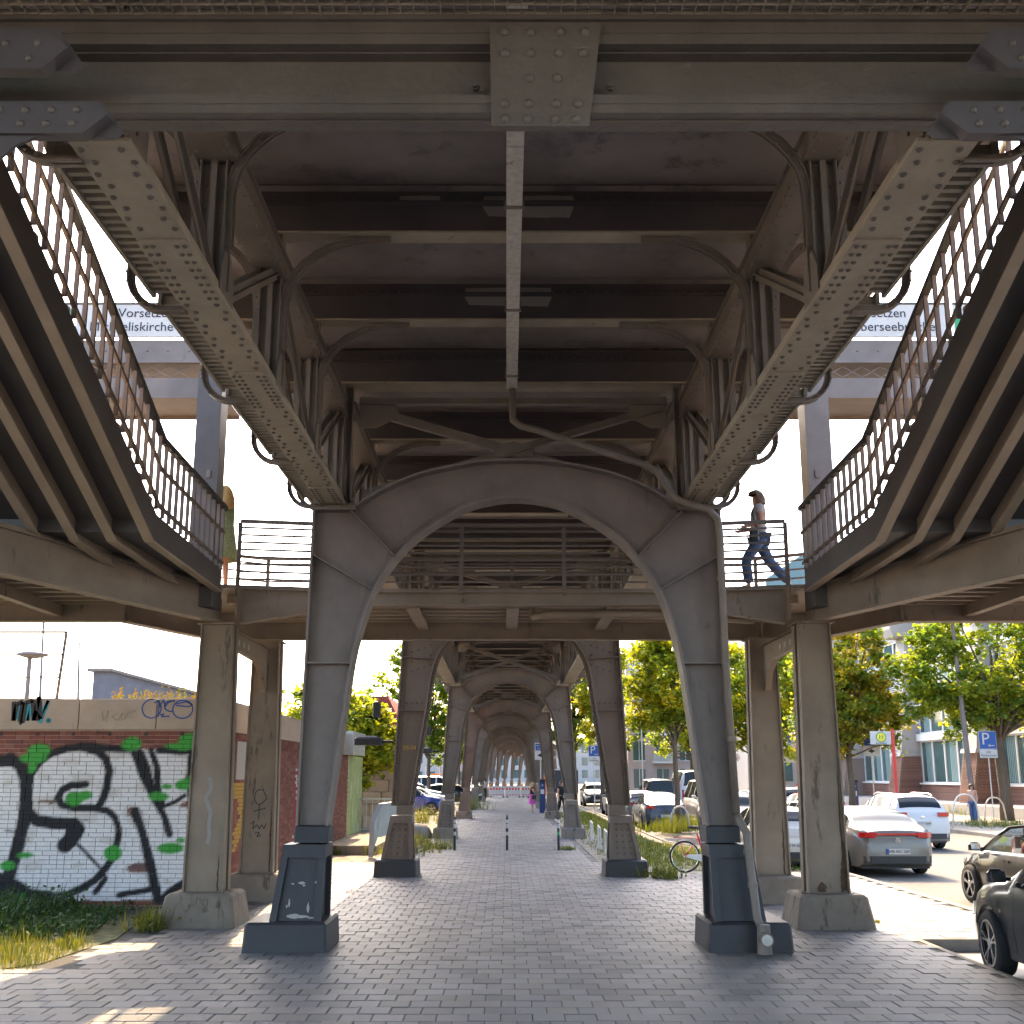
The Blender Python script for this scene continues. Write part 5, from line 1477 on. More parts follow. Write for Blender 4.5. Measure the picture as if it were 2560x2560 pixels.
# ------------------------------------------------------------------ vehicles
def interp(tab, s):
    for (a, va), (b, vb) in zip(tab, tab[1:]):
        if s <= b:
            t = (s - a) / (b - a); t = t * t * (3 - 2 * t) * .5 + t * .5
            return va + (vb - va) * t
    return tab[-1][1]
CARS = {
 'sedan': dict(L=4.9, W=1.90, zb=.20, top=[(0, .60), (.03, .72), (.12, .86), (.25, .98), (.29, 1.03), (.42, 1.37), (.52, 1.48), (.62, 1.46), (.75, 1.34), (.87, 1.13), (.94, 1.07), (.985, 1.0), (1, .80)],
    belt=[(0, .55), (.1, .78), (.25, .92), (.29, .95), (.5, .96), (.7, .99), (.87, 1.04), (.95, .99), (1, .78)], wid=[(0, .60), (.03, .76), (.1, .88), (.2, .94), (.5, .96), (.8, .95), (.92, .90), (.97, .83), (1, .70)],
    ws=(.29, .43), rw=(.68, .87), side=(.32, .82), pil=(.57,), wheels=(.19, .79), wr=.345),
 'suv': dict(L=4.55, W=1.87, zb=.24, top=[(0, .68), (.03, .84), (.10, .98), (.24, 1.09), (.28, 1.14), (.39, 1.50), (.50, 1.63), (.75, 1.63), (.88, 1.58), (.94, 1.42), (.985, 1.12), (1, .85)],
    belt=[(0, .62), (.1, .88), (.24, 1.02), (.5, 1.06), (.8, 1.12), (.94, 1.12), (.985, 1.06), (1, .84)], wid=[(0, .62), (.03, .78), (.1, .89), (.2, .94), (.5, .95), (.85, .95), (.95, .90), (.985, .84), (1, .76)],
    ws=(.28, .40), rw=(.895, .965), side=(.31, .88), pil=(.55, .74), wheels=(.19, .78), wr=.36),
 'hatch': dict(L=4.2, W=1.78, zb=.20, top=[(0, .62), (.03, .76), (.12, .90), (.24, 1.0), (.28, 1.05), (.40, 1.38), (.52, 1.47), (.75, 1.45), (.87, 1.38), (.94, 1.2), (.985, .98), (1, .76)],
    belt=[(0, .56), (.1, .8), (.24, .94), (.5, .97), (.8, 1.01), (.94, 1.0), (.985, .95), (1, .75)], wid=[(0, .6), (.03, .74), (.1, .86), (.2, .9), (.5, .92), (.85, .91), (.95, .86), (.985, .8), (1, .72)],
    ws=(.28, .41), rw=(.88, .955), side=(.31, .87), pil=(.56, .76), wheels=(.19, .80), wr=.32),
 'van': dict(L=5.0, W=1.95, zb=.25, top=[(0, .75), (.03, .95), (.08, 1.10), (.16, 1.25), (.20, 1.32), (.31, 1.85), (.38, 1.97), (.9, 1.98), (.97, 1.90), (.99, 1.2), (1, .9)],
    belt=[(0, .7), (.08, .98), (.2, 1.12), (.5, 1.15), (.97, 1.15), (.99, 1.1), (1, .88)], wid=[(0, .68), (.03, .82), (.1, .92), (.2, .96), (.5, .98), (.9, .98), (.97, .96), (.99, .93), (1, .9)],
    ws=(.20, .33), rw=(.968, .987), side=(.24, .95), pil=(.42, .68), wheels=(.18, .79), wr=.35),
 'cabrio': dict(L=4.1, W=1.78, zb=.20, top=[(0, .55), (.03, .68), (.12, .82), (.25, .92), (.30, .96), (.36, .97), (.5, .97), (.7, .99), (.86, 1.0), (.94, .96), (.985, .88), (1, .7)],
    belt=[(0, .52), (.1, .75), (.25, .88), (.5, .93), (.86, .96), (.95, .92), (1, .7)], wid=[(0, .58), (.03, .72), (.1, .85), (.2, .9), (.5, .91), (.85, .91), (.95, .85), (.985, .78), (1, .68)],
    ws=(9, 9), rw=(9, 9), side=(9, 9), pil=(), wheels=(.19, .79), wr=.33),
}
_car_mesh = {}
def car_shape(kind):
    """returns (body MB, [glass MBs], ring function)"""
    c = CARS[kind]; L, W = c['L'], c['W']
    S = sorted(set([i / 60 for i in range(61)] + [.008, .018, .985, .993] + list(c['ws']) + list(c['rw']) + list(c['side']) + [p + d for p in c['pil'] for d in (-.011, .011)]))
    S = [s for s in S if 0 <= s <= 1]
    k = W / 1.92
    def ring(s):
        y = L / 2 - s * L
        w = interp(c['wid'], s) * k; zt = interp(c['top'], s); bl = min(interp(c['belt'], s), zt - .015); zb = c['zb'] + (.10 * max(0, (.04 - s) / .04) + .12 * max(0, (s - .95) / .05))
        g = max(0, min(1, (zt - bl) / .5))
        arch = zb
        for ws_ in c['wheels']:
            dy = y - (L / 2 - ws_ * L); Ra = c['wr'] + .055
            if abs(dy) < Ra: arch = max(arch, c['wr'] + math.sqrt(Ra * Ra - dy * dy) * .98)
        wr_ = w * (.90 - .22 * g)
        mid = max(zb + (bl - zb) * .48, arch + .02); up = max(bl - .13, mid + .03)
        if up > bl - .03: up = bl - .03
        mid = min(mid, up - .01)
        return [(0, zb), (.78 * w, zb if arch <= zb else zb), (.965 * w, max(zb + .02, arch)), (w, mid), (.985 * w, up), (.945 * w, bl), (wr_, zt - .05 * g - .012), (wr_ * .9, zt - .010 - .012 * g), (wr_ * .5, zt + .012), (0, zt + .018)], y
    body = MB(); glass = {}
    rings = [ring(s) for s in S]; NP = len(rings[0][0])
    for side in (-1, 1):
        off = len(body.v)
        V = []
        for r, y in rings: V += [(side * p[0], y, p[1]) for p in r]
        def face(i, j): return (i * NP + j, i * NP + j + 1, (i + 1) * NP + j + 1, (i + 1) * NP + j)
        bf, gf = [], {}
        for i in range(len(S) - 1):
            sm = (S[i] + S[i + 1]) / 2
            for j in range(NP - 1):
                f = face(i, j); t = None
                if j >= 7 and c['ws'][0] < sm < c['ws'][1]: t = 'windscreen'
                elif j >= 7 and c['rw'][0] < sm < c['rw'][1]: t = 'rear_window'
                elif j == 5 and c['side'][0] < sm < c['side'][1] and not any(abs(sm - p) < .011 for p in c['pil']): t = 'side_window'
                if t == 'side_window': t = (t, side, sum(1 for p in c['pil'] if sm > p))
                (gf.setdefault(t, []) if t else bf).append(f if side > 0 else f[::-1])
        n0 = len(rings) - 1
        bf.append(tuple(range(NP)) if side < 0 else tuple(range(NP - 1, -1, -1)))
        e = n0 * NP
        bf.append(tuple(e + q for q in range(NP - 1, -1, -1)) if side < 0 else tuple(e + q for q in range(NP)))
        body.add(V, bf)
        for t in gf:
            glass.setdefault(t, MB()).add(V, gf[t])
    return body, glass, ring
def clean(m_):
    used = sorted({i for f in m_.f for i in f}); mp = {o: n for n, o in enumerate(used)}
    m_.v = [m_.v[i] for i in used]; m_.f = [[mp[i] for i in f] for f in m_.f]
    return m_
def weld(me, d=.0005):
    bm = bmesh.new(); bm.from_mesh(me); bmesh.ops.remove_doubles(bm, verts=bm.verts, dist=d); bmesh.ops.recalc_face_normals(bm, faces=bm.faces)
    for f in bm.faces: f.smooth = True
    for e in bm.edges:
        if len(e.link_faces) == 2: e.smooth = e.calc_face_angle(0) < R(38)
    bm.to_mesh(me); bm.free()
    return me
def wheel_meshes(r, spokes=5, style=0, w=.22):
    key = ('wheel', r, spokes, style)
    if key in _car_mesh: return _car_mesh[key]
    Rm = Matrix.Rotation(R(90), 4, 'Y')
    t = MB(); ri = r * .70
    t.lathe([(ri, -w / 2 + .01), (r * .93, -w / 2), (r * .985, -w / 2 + .03), (r, -w / 4), (r, w / 4), (r * .985, w / 2 - .03), (r * .93, w / 2), (ri, w / 2 - .01)], 30, Rm, cap=False)
    tyre = t.mesh('tyre', 'rubber', smooth=True)
    a = MB()
    a.lathe([(ri + .004, -w / 2 + .012), (ri + .004, w / 2 - .012)], 30, Rm, mat=1, cap=False)
    a.lathe([(ri * .95, w / 2 - .004), (ri + .008, w / 2 - .002), (ri + .008, w / 2 - .02), (ri * .95, w / 2 - .03)], 30, Rm, cap=False); a.lathe([(ri * .95, -w / 2 + .004), (ri + .008, -w / 2 + .002), (ri + .008, -w / 2 + .02), (ri * .95, -w / 2 + .03)], 30, Rm, cap=False)
    a.lathe([(.0, w / 2 - .10), (ri * .97, w / 2 - .10), (ri * .97, w / 2 - .11), (0, w / 2 - .11)], 20, Rm, mat=1); a.lathe([(.0, -w / 2 + .10), (ri * .97, -w / 2 + .10), (ri * .97, -w / 2 + .11), (0, -w / 2 + .11)], 20, Rm, mat=1)
    for sx in (-1, 1):
        x = sx * (w / 2 - .022)
        for q in range(spokes):
            an = 2 * math.pi * q / spokes + .3
            for d in ((-.17, .17) if style == 0 else (-.07, .07)):
                p0 = (x - sx * .01, .05 * math.cos(an), .05 * math.sin(an)); p1 = (x, ri * .97 * math.cos(an + d), ri * .97 * math.sin(an + d))
                a.bar(p0, p1, .02 if style == 0 else .03, .03, up=(1, 0, 0))
        a.lathe([(.0, .012), (.055, .010), (.065, 0), (.0, 0)], 12, Matrix.Translation((x, 0, 0)) @ Matrix.Rotation(R(90 * sx), 4, 'Y'))
    rim = a.mesh('rim', ['alloy', 'alloy_dark'])
    _car_mesh[key] = (tyre, rim)
    return tyre, rim
def car(kind, label, x, y, rz, paint, z=-.10, plate=None, spokes=5, style=0, lights=True, sc=1.0, steer=0, group='cars', cat='car', bar=False, mirrors=True):
    c = CARS[kind]; L, W = c['L'], c['W']
    if kind not in _car_mesh:
        b, g, ring = car_shape(kind)
        bm_me = weld(clean(b).mesh('car_body', 'paint_white', smooth=True))
        gm = {}
        for t in g:
            if g[t].f: gm[t] = weld(clean(g[t]).mesh(t if isinstance(t, str) else t[0], 'car_glass', smooth=True))
        _car_mesh[kind] = (bm_me, gm, ring)
    bm_me, gm, ring = _car_mesh[kind]
    rt = thing('van' if kind == 'van' else 'car', label, cat, (x, y, z), rz, group); rt.scale = (sc, sc, sc)
    me = bm_me.copy(); me.materials[0] = MAT[paint]
    body = link('body', me, rt)
    for t in gm:
        link(t if isinstance(t, str) else t[0], gm[t], rt)
    # dark underside / bumper band
    r0, y0 = ring(1.0)
    m = MB()
    def rear_y(xq, front=False):
        best = None
        for i in range(0, 41):
            s = (i / 40 * .06) if front else (1 - i / 40 * .06)
            if ring(s)[0][3][0] >= abs(xq): return ring(s)[1]
        return ring(.06 if front else .94)[1]
    def band(name, x0_, x1_, z0_, z1_, mt, front=False, out=.012, n=10, par=rt):
        m = MB(); sg = 1 if front else -1
        vs_ = []
        for i in range(n + 1):
            xx = x0_ + (x1_ - x0_) * i / n; yy = rear_y(xx, front)
            for zz in (z0_, z1_): vs_.append((xx, yy + sg * out, zz))
            for zz in (z0_, z1_): vs_.append((xx, yy - sg * .06, zz))
        fs_ = []
        for i in range(n):
            a = i * 4; b = a + 4
            fs_ += [(a, b, b + 1, a + 1), (a + 1, b + 1, b + 3, a + 3), (a, a + 2, b + 2, b)]
        fs_ += [(0, 1, 3, 2), (n * 4, n * 4 + 2, n * 4 + 3, n * 4 + 1)]
        m.add(vs_, fs_)
        return m.build(name, mt, par)
    hw_ = ring(.97)[0][3][0]
    zl = {'sedan': (.86, .97), 'suv': (1.0, 1.12), 'hatch': (.86, .98), 'van': (.95, 1.5), 'cabrio': (.78, .88)}[kind]
    if bar: band('light_bar', -hw_ * .55, hw_ * .55, zl[0] + .05, zl[1] - .015, 'lens_red')
    for s in (-1, 1):
        if kind == 'van': band('tail_light', s * hw_ * .9, s * hw_ * 1.0, zl[0], zl[1], 'lens_red')
        else: band('tail_light', s * hw_ * .56, s * hw_ * .985, zl[0], zl[1], 'lens_red')
        band('headlight', s * hw_ * .55, s * hw_ * .95, .62 if kind != 'van' else .8, .74 if kind != 'van' else .98, 'lens_clear', True)
    band('bumper_trim', -hw_ * .92, hw_ * .92, c['zb'] + .10, c['zb'] + .26, 'plastic_dark', out=.016)
    band('grille', -hw_ * .45, hw_ * .45, .42, .60, 'plastic_dark', True)
    # number plates
    pz = {'sedan': .56, 'suv': .80, 'hatch': .60, 'van': .75, 'cabrio': .58}[kind]
    for fr in (False, True):
        yy = rear_y(.2, fr) + (.028 if fr else -.028); sg = 1 if fr else -1; zz = .42 if fr else pz
        m = MB(); m.bx(-.26, .26, *sorted((yy, yy - sg * .02)), zz - .058, zz + .058); pl_ = m.build('number_plate', 'sign_white', rt)
        m = MB(); m.bx(*sorted((sg * .262, sg * .21)), *sorted((yy + sg * .002, yy - sg * .018)), zz - .0585, zz + .0585); m.build('plate_stripe', 'sign_blue', pl_)
        if plate and not fr:
            text_mesh(plate, .098, 'dark_text', 'plate_lettering', pl_, (.025, yy - .003, zz), (R(90), 0, 0))
    # wheels
    ty, ri = wheel_meshes(c['wr'], spokes, style)
    for ws_ in c['wheels']:
        for s in (-1, 1):
            wh = link('wheel', None, rt, (s * (W / 2 - .12), L / 2 - ws_ * L, c['wr']))
            if ws_ < .5: wh.rotation_euler = (0, 0, steer)
            link('tyre', ty, wh); link('rim', ri, wh)
    m = MB(); m.bx(-W * .40, W * .40, -L * .46, L * .46, c['zb'] - .02, c['zb'] + .14)
    for ws_ in c['wheels']: m.bx(-W * .44, W * .44, L / 2 - ws_ * L - c['wr'] - .03, L / 2 - ws_ * L + c['wr'] + .03, c['zb'], c['wr'] * 2 + .02)
    m.build('underbody', 'black', rt)
    if kind != 'cabrio':
        pass
    for s in (-1, 1):
        ym = L / 2 - (c['ws'][0] + .03 if c['ws'][0] < 1 else .33) * L; zz = interp(c['belt'], .33) + .05
        m = MB(); m.cbox(*sorted((s * (W / 2 - .03), s * (W / 2 + .17))), ym - .05, ym + .07, zz, zz + .14, .04); m.bx(*sorted((s * (W / 2 - .09), s * (W / 2)) ), ym, ym + .04, zz + .01, zz + .05); mi = m.build('mirror', paint if kind != 'cabrio' else 'paint_black', rt)
        m = MB(); m.bx(*sorted((s * (W / 2), s * (W / 2 + .15))), ym - .056, ym - .051, zz + .02, zz + .12); m.build('mirror_glass', 'chrome', mi)
        # door seams and handles
        for sd in ((.335, .57, .80) if kind in ('sedan', 'suv', 'hatch') else (.30, .62)):
            r_, yy = ring(sd)
            m = MB()
            m.strip([(s * (p[0] + .0015), p[1]) for p in r_[2:6]], yy - .004, yy + .004, .002 * s); m.build('door_seam', 'black', rt)
        for sd in ((.50, .73) if kind in ('sedan', 'suv', 'hatch') else (.55,)):
            r_, yy = ring(sd); zz2 = r_[4][1] + .02
            m = MB(); m.bar((s * (r_[4][0] + .008), yy - .1, zz2), (s * (r_[4][0] + .008), yy + .1, zz2), .02, .03); m.build('door_handle', paint, rt)
        m = MB()
        ys = [L / 2 - (.30 + i * .042) * L for i in range(10)]
        rr = [ring(.30 + i * .042)[0] for i in range(10)]
        for i in range(9): m.bar((s * (rr[i][2][0] + .004), ys[i], c['zb'] + .06), (s * (rr[i + 1][2][0] + .004), ys[i + 1], c['zb'] + .06), .02, .07)
        m.build('sill_trim', 'plastic_dark', rt)
    if kind in ('suv',):
        for s in (-1, 1):
            m = MB(); m.tube([(s * .56, L / 2 - .42 * L, 1.60), (s * .57, L / 2 - .5 * L, 1.665), (s * .57, L / 2 - .8 * L, 1.66), (s * .55, L / 2 - .87 * L, 1.60)], .018, 6); m.build('roof_rail', 'alloy', rt)
    return rt
GC1 = 'cars on the street'
eq = car('sedan', 'silver-grey saloon with a red light bar across its boot, driving away right of the columns', 8.72, 24.7 + 2.45, 0, 'paint_silver', plate='HB NC 26E', bar=True, spokes=10, style=1, group=GC1)
m = MB(); m.lathe([(.055, 0), (.055, .012), (.045, .012), (.045, 0)], 16, Matrix.Translation((0, -2.475, .80)) @ Matrix.Rotation(R(90), 4, 'X'), cap=False)
for q in range(3): m.bar((0, -2.485, .80), (.05 * math.sin(q * 2.094), -2.485, .80 + .05 * math.cos(q * 2.094)), .006, .012)
m.build('emblem', 'chrome', eq)
ki = car('suv', 'white sport utility car with dark rear window seen from behind, beyond the silver saloon', 12.55, 33.2 + 2.3, 0, 'paint_white', plate='KI D 2265', spokes=5, group=GC1)
m = MB(); m.lathe([(.06, 0), (.06, .01), (.03, .012), (0, .012)], 14, Matrix.Translation((0, -2.27, .98)) @ Matrix.Rotation(R(90), 4, 'X') @ Matrix.Diagonal((1, .55, 1, 1))); m.build('emblem', 'chrome', ki)
su = car('suv', 'dark navy sport utility car cut off by the right edge, nearest vehicle', 6.42, 13.75 - 2.3, 0, 'paint_navy', z=-.10, spokes=5, group=GC1, steer=R(-6))
cb = car('cabrio', 'open dark brown convertible with its roof down at the right edge', 9.15, 20.75 - 2.05, 0, 'paint_black', spokes=5, style=1, group=GC1)
# convertible: windscreen frame, glass, seats, steering wheel
for s in (-1, 1):
    m = MB(); m.tube([(s * .80, .80, .93), (s * .70, .36, 1.20), (s * .62, .02, 1.36)], .028, 6); m.build('windscreen_pillar', 'paint_black', cb, smooth=True)
m = MB(); m.tube([(-.62, .02, 1.36), (-.3, .05, 1.385), (.3, .05, 1.385), (.62, .02, 1.36)], .026, 6); m.build('windscreen_rail', 'paint_black', cb, smooth=True)
mat('clear_glass', (.55, .62, .58), .05, spec=.6)
b_ = MAT['clear_glass'].node_tree.nodes['Principled BSDF']; b_.inputs['Transmission Weight'].default_value = .92; b_.inputs['IOR'].default_value = 1.05
m = MB(); m.add([(-.78, .79, .95), (.78, .79, .95), (.61, .04, 1.35), (-.61, .04, 1.35)], [(0, 1, 2, 3)]); m.build('windscreen', 'clear_glass', cb)
for s in (-1, 1):
    m = MB(); m.add([(s * .83, .62, .95), (s * .83, -.42, .97), (s * .74, -.40, 1.22), (s * .73, .30, 1.22)], [(0, 1, 2, 3)]); m.build('door_window', 'clear_glass', cb)
    m = MB(); m.cbox(*sorted((s * .13, s * .62)), -.62, -.42, .70, 1.18, .06); m.cbox(*sorted((s * .26, s * .50)), -.60, -.46, 1.19, 1.36, .05); m.build('seat', 'leather_black', cb)
m = MB(); m.tube(ell(-.38, 1.0, .18, .18, n=16) and [(-.38 + .18 * math.cos(R(a)), .28 + .06 * math.sin(R(a)), 1.02 + .17 * math.sin(R(a))) for a in range(0, 361, 24)], .016, 6); m.build('steering_wheel', 'leather_black', cb)

car('hatch', 'beige hatchback glimpsed between the two right columns', 6.72, 26.0 + 2.1, 0, 'paint_beige', plate='PI M 47', group=GC1)
car('hatch', 'red hatchback glimpsed right of the front right column, beyond the saloon', 13.0, 46.5, R(180), 'paint_red', group=GC1)
car('hatch', 'white small car between the columns, far side of the road', 15.3, 58, 0, 'paint_white', group=GC1)
car('suv', 'white estate car parked beyond the beige hatchback', 13.2, 52, 0, 'paint_white', group=GC1)
car('sedan', 'dark blue saloon parked by the slim young tree, seen from behind', 6.55, 45.2 + 2.45, 0, 'paint_steelblue', plate='HH A 112', group=GC1, spokes=5)
car('hatch', 'grey hatchback parked in front of the dark blue saloon', 6.45, 53.5, 0, 'paint_grey', group=GC1)
car('hatch', 'silver hatchback with its nose to the verge, right of the third portal', 6.35, 62, R(180), 'paint_silver', group=GC1)
car('suv', 'black sport utility car parked behind the silver hatchback', 6.4, 80, R(180), 'paint_black', group=GC1)
car('van', 'blue-windowed minibus facing the viewer right of the slim young tree', 9.6, 51.5, R(180), 'paint_beige', group=GC1, cat='van')
car('van', 'dark van with a yellow stripe behind the parked saloon', 8.4, 62, 0, 'paint_black', group=GC1, cat='van')
vv = car('van', 'tall white delivery van farther down the road', 11.2, 67, 0, 'paint_white', group=GC1, cat='van', sc=1.25)
car('suv', 'grey car facing the viewer behind the red bicycle', 7.9, 38.5, R(180), 'paint_grey', group=GC1)
car('hatch', 'dark car just beyond the bicycle, half hidden by the smooth right leg', 9.4, 33.0, R(180), 'paint_black', group=GC1)
GC2 = 'cars in the left car park'
car('hatch', 'blue hatchback parked sideways between the left portal legs', -5.35, 60, R(-90), 'paint_blue', z=0, group=GC2)
car('sedan', 'white car parked behind the blue hatchback', -5.6, 66, R(-90), 'paint_white', z=0, group=GC2)
car('suv', 'green-grey estate car with a bright roof behind the white car on the left', -6.2, 73, R(-90), 'paint_beige', z=0, group=GC2)
car('hatch', 'black car between the third and fourth left portal legs', -3.9, 80, R(-90), 'paint_black', z=0, group=GC2)
car('van', 'white van far left behind the car park trees', -6.5, 96, R(-90), 'paint_white', z=0, group=GC2, cat='van')

# ------------------------------------------------------------------ bicycle leaning by the right leg
bk = thing('bicycle', 'red bicycle with a rear carrier parked behind the right leg of the smooth arch', 'bicycle', (3.98, 24.75, 0), 0)
def bwheel(cx):
    w = link('wheel', None, bk, (cx, 0, .345))
    Rx = Matrix.Rotation(R(90), 4, 'X')
    t = MB(); t.lathe([(.312, -.018), (.335, -.022), (.345, 0), (.335, .022), (.312, .018), (.312, -.018)], 40, Rx, cap=False); t.build('tyre', 'rubber', w, smooth=True)
    t = MB(); t.lathe([(.290, -.012), (.311, -.014), (.311, .014), (.290, .012), (.290, -.012)], 40, Rx, cap=False); t.build('rim', 'chrome', w, smooth=True)
    t = MB()
    for q in range(18):
        a = 2 * math.pi * q / 18; t.tube([(.02 * math.cos(a + .6), .02 * (1 if q % 2 else -1), .02 * math.sin(a + .6)), (.315 * math.cos(a), 0, .315 * math.sin(a))], .0013, 4, cap=False)
    t.build('spokes', 'chrome', w)
    t = MB(); t.lathe([(.022, -.04), (.022, .04)], 10, Rx); t.build('hub', 'alloy', w)
bwheel(0); bwheel(1.08)
def bt(name, path, r, mt='red_paint'): m = MB(); m.tube(path, r, 8); return m.build(name, mt, bk, smooth=True)
bb = (.46, 0, .30); st = (.30, 0, .78); hd = (.92, 0, .82); hb = (.955, 0, .62)
bt('seat_tube', [bb, (.285, 0, .84)], .022); bt('down_tube', [bb, hb], .022); bt('top_tube', [(.31, 0, .72), hd], .02); bt('head_tube', [(.91, 0, .88), (.965, 0, .58)], .019)
for s in (-1, 1):
    bt('chain_stay', [bb, (.0, s * .05, .345)], .009); bt('seat_stay', [(.31, 0, .74), (0, s * .05, .345)], .008); bt('fork_blade', [(.965, s * .03, .58), (1.0, s * .05, .5), (1.08, s * .05, .345)], .01)
    bt('carrier_stay', [(0, s * .06, .36), (-.12, s * .06, .74)], .005)
    bt('carrier_rail', [(-.24, s * .06, .76), (.28, s * .05, .75)], .008)
for q in range(4): bt('carrier_bar', [(-.2 + q * .12, -.06, .758), (-.2 + q * .12, .06, .758)], .006)
bt('seat_post', [(.285, 0, .84), (.26, 0, .95)], .012, 'chrome')
m = MB(); m.lathe([(0, .0), (.07, .005), (.085, .03), (.06, .06), (0, .065)], 12, Matrix.Translation((.22, 0, .95)) @ Matrix.Diagonal((1.6, .9, 1, 1))); m.build('saddle', 'black', bk, smooth=True)
m = MB(); m.prism([(0, .37), (.1, .40), (.5, .40), (.56, .3), (.5, .22), (.42, .23), (.05, .33)], -.062, -.055, 'y'); m.build('chain_guard', 'white_paint', bk)
m = MB(); m.lathe([(.09, -.004), (.095, 0), (.09, .004), (.075, .004), (.075, -.004)], 20, Matrix.Translation((.46, -.07, .30)) @ Matrix.Rotation(R(90), 4, 'X'), cap=False); m.build('chain_ring', 'chrome', bk)
bt('crank', [(.46, -.08, .30), (.50, -.085, .15)], .009, 'chrome'); m = MB(); m.bx(.46, .54, -.17, -.09, .135, .16); m.build('pedal', 'black', bk)
bt('handlebar_stem', [(.91, 0, .88), (.90, 0, 1.0)], .012, 'chrome'); bt('handlebar', [(.72, -.28, 1.02), (.86, -.2, 1.04), (.9, 0, 1.0), (.86, .2, 1.04), (.72, .28, 1.02)], .011, 'chrome')
m = MB(); m.strip([(.36 * math.cos(R(a)), .345 + .36 * math.sin(R(a))) for a in range(20, 176, 12)], -.025, .025, .003); m.build('mudguard', 'chrome', bk, smooth=True)
# ------------------------------------------------------------------ people
def add_skin_layer(me):
    bm = bmesh.new(); bm.from_mesh(me); bm.verts.layers.skin.verify(); bm.to_mesh(me); bm.free()
def skin_mesh(name, mat_, parent, verts, edges, rad, root=0, sub=2):
    me = bpy.data.meshes.new(name); me.from_pydata(verts, edges, [])
    add_skin_layer(me); me.materials.append(MAT[mat_])
    o = bpy.data.objects.new('tmp', me)
    for i, r in enumerate(rad):
        d = me.skin_vertices[0].data[i]; d.radius = r if isinstance(r, tuple) else (r, r); d.use_root = (i == root)
    o.modifiers.new('skin', 'SKIN'); s = o.modifiers.new('sub', 'SUBSURF'); s.levels = sub; s.render_levels = sub
    me2 = evaluate(o)
    bpy.data.objects.remove(o)
    me2.polygons.foreach_set('use_smooth', [True] * len(me2.polygons))
    return link(name, me2, parent)
def person(label, loc, rz, h, J, top, bottom, hair, skin='skin', long_hair=False, skirt=None, shoes='black', group=None, sleeves=.5, legs=True):
    """J: joint positions for a 1.7 m figure facing +y (x right): dict overrides"""
    k = h / 1.70
    B = dict(pelvis=(0, 0, .95), spine=(0, 0, 1.12), chest=(0, 0, 1.32), neck=(0, 0, 1.46), chin=(0, .02, 1.52), head=(0, .02, 1.61),
             sl=(-.17, 0, 1.40), el=(-.21, -.03, 1.12), hl=(-.22, .05, .87), sr=(.17, 0, 1.40), er=(.21, -.03, 1.12), hr=(.22, .05, .87),
             tl=(-.09, 0, .90), kl=(-.10, .02, .49), al=(-.10, 0, .08), fl=(-.10, .13, .035), tr=(.09, 0, .90), kr=(.10, .02, .49), ar=(.10, 0, .08), fr=(.10, .13, .035))
    B.update(J)
    P = {a: Vector(v) * k for a, v in B.items()}
    rt = thing('person', label, 'person', loc, rz, group)
    names = ['pelvis', 'spine', 'chest', 'neck', 'sl', 'el', 'hl', 'sr', 'er', 'hr', 'tl', 'kl', 'al', 'fl', 'tr', 'kr', 'ar', 'fr']
    idx = {n: i for i, n in enumerate(names)}
    E = [('pelvis', 'spine'), ('spine', 'chest'), ('chest', 'neck'), ('chest', 'sl'), ('sl', 'el'), ('el', 'hl'), ('chest', 'sr'), ('sr', 'er'), ('er', 'hr'), ('pelvis', 'tl'), ('tl', 'kl'), ('kl', 'al'), ('al', 'fl'), ('pelvis', 'tr'), ('tr', 'kr'), ('kr', 'ar'), ('ar', 'fr')]
    rad = dict(pelvis=(.145, .105), spine=(.12, .095), chest=(.15, .105), neck=.052, sl=.06, el=.048, hl=.033, sr=.064, er=.048, hr=.033, tl=.085, kl=.058, al=.038, fl=.035, tr=.085, kr=.058, ar=.038, fr=.035)
    verts = [P[n] for n in names]; edges = [(idx[a], idx[b]) for a, b in E]
    rr = [tuple(v * k for v in rad[n]) if isinstance(rad[n], tuple) else rad[n] * k for n in names]
    # head: its own chain above the neck, part of the body mesh
    hv = [P['head'] + Vector((0, 0, .085)) * k, P['head']]
    verts += [P['head'] - Vector((0, 0, .06)) * k, P['head'] + Vector((0, 0, .04)) * k]
    edges += [(idx['neck'], len(verts) - 2), (len(verts) - 2, len(verts) - 1)]; rr += [.066 * k, (.075 * k, .088 * k)]
    # hands: palm and five fingers
    for hn, en, s in (('hl', 'el', -1), ('hr', 'er', 1)):
        d = (P[hn] - P[en]).normalized(); sd = d.cross(Vector((0, 1, 0))); sd = sd.normalized() if sd.length > .1 else Vector((1, 0, 0)); fw = sd.cross(d).normalized()
        palm = P[hn] + d * .06 * k; verts.append(palm); edges.append((idx[hn], len(verts) - 1)); rr.append((.030 * k, .016 * k)); pi_ = len(verts) - 1
        for q, (o, l) in enumerate(((-.024, .07), (-.008, .08), (.008, .076), (.024, .06))):
            a = palm + fw * o * k * 1.3 + d * .03 * k; b = a + (d * .8 + sd * -s * .25).normalized() * l * k
            verts += [a, b]; edges += [(pi_, len(verts) - 2), (len(verts) - 2, len(verts) - 1)]; rr += [.009 * k, .007 * k]
        a = P[hn] + d * .03 * k + fw * .03 * k; b = a + (d + fw * .6).normalized() * .05 * k
        verts += [a, b]; edges += [(idx[hn], len(verts) - 2), (len(verts) - 2, len(verts) - 1)]; rr += [.010 * k, .008 * k]
    body = skin_mesh('body', skin, rt, verts, edges, rr)
    # face
    fc = P['head']; fy = .085 * k
    m = MB(); m.lathe([(.0, .03), (.010, .012), (.015, 0)], 8, Matrix.Translation(fc + Vector((0, fy, -.01 * k))) @ Matrix.Rotation(R(-90), 4, 'X')); m.build('nose', skin, rt, smooth=True)
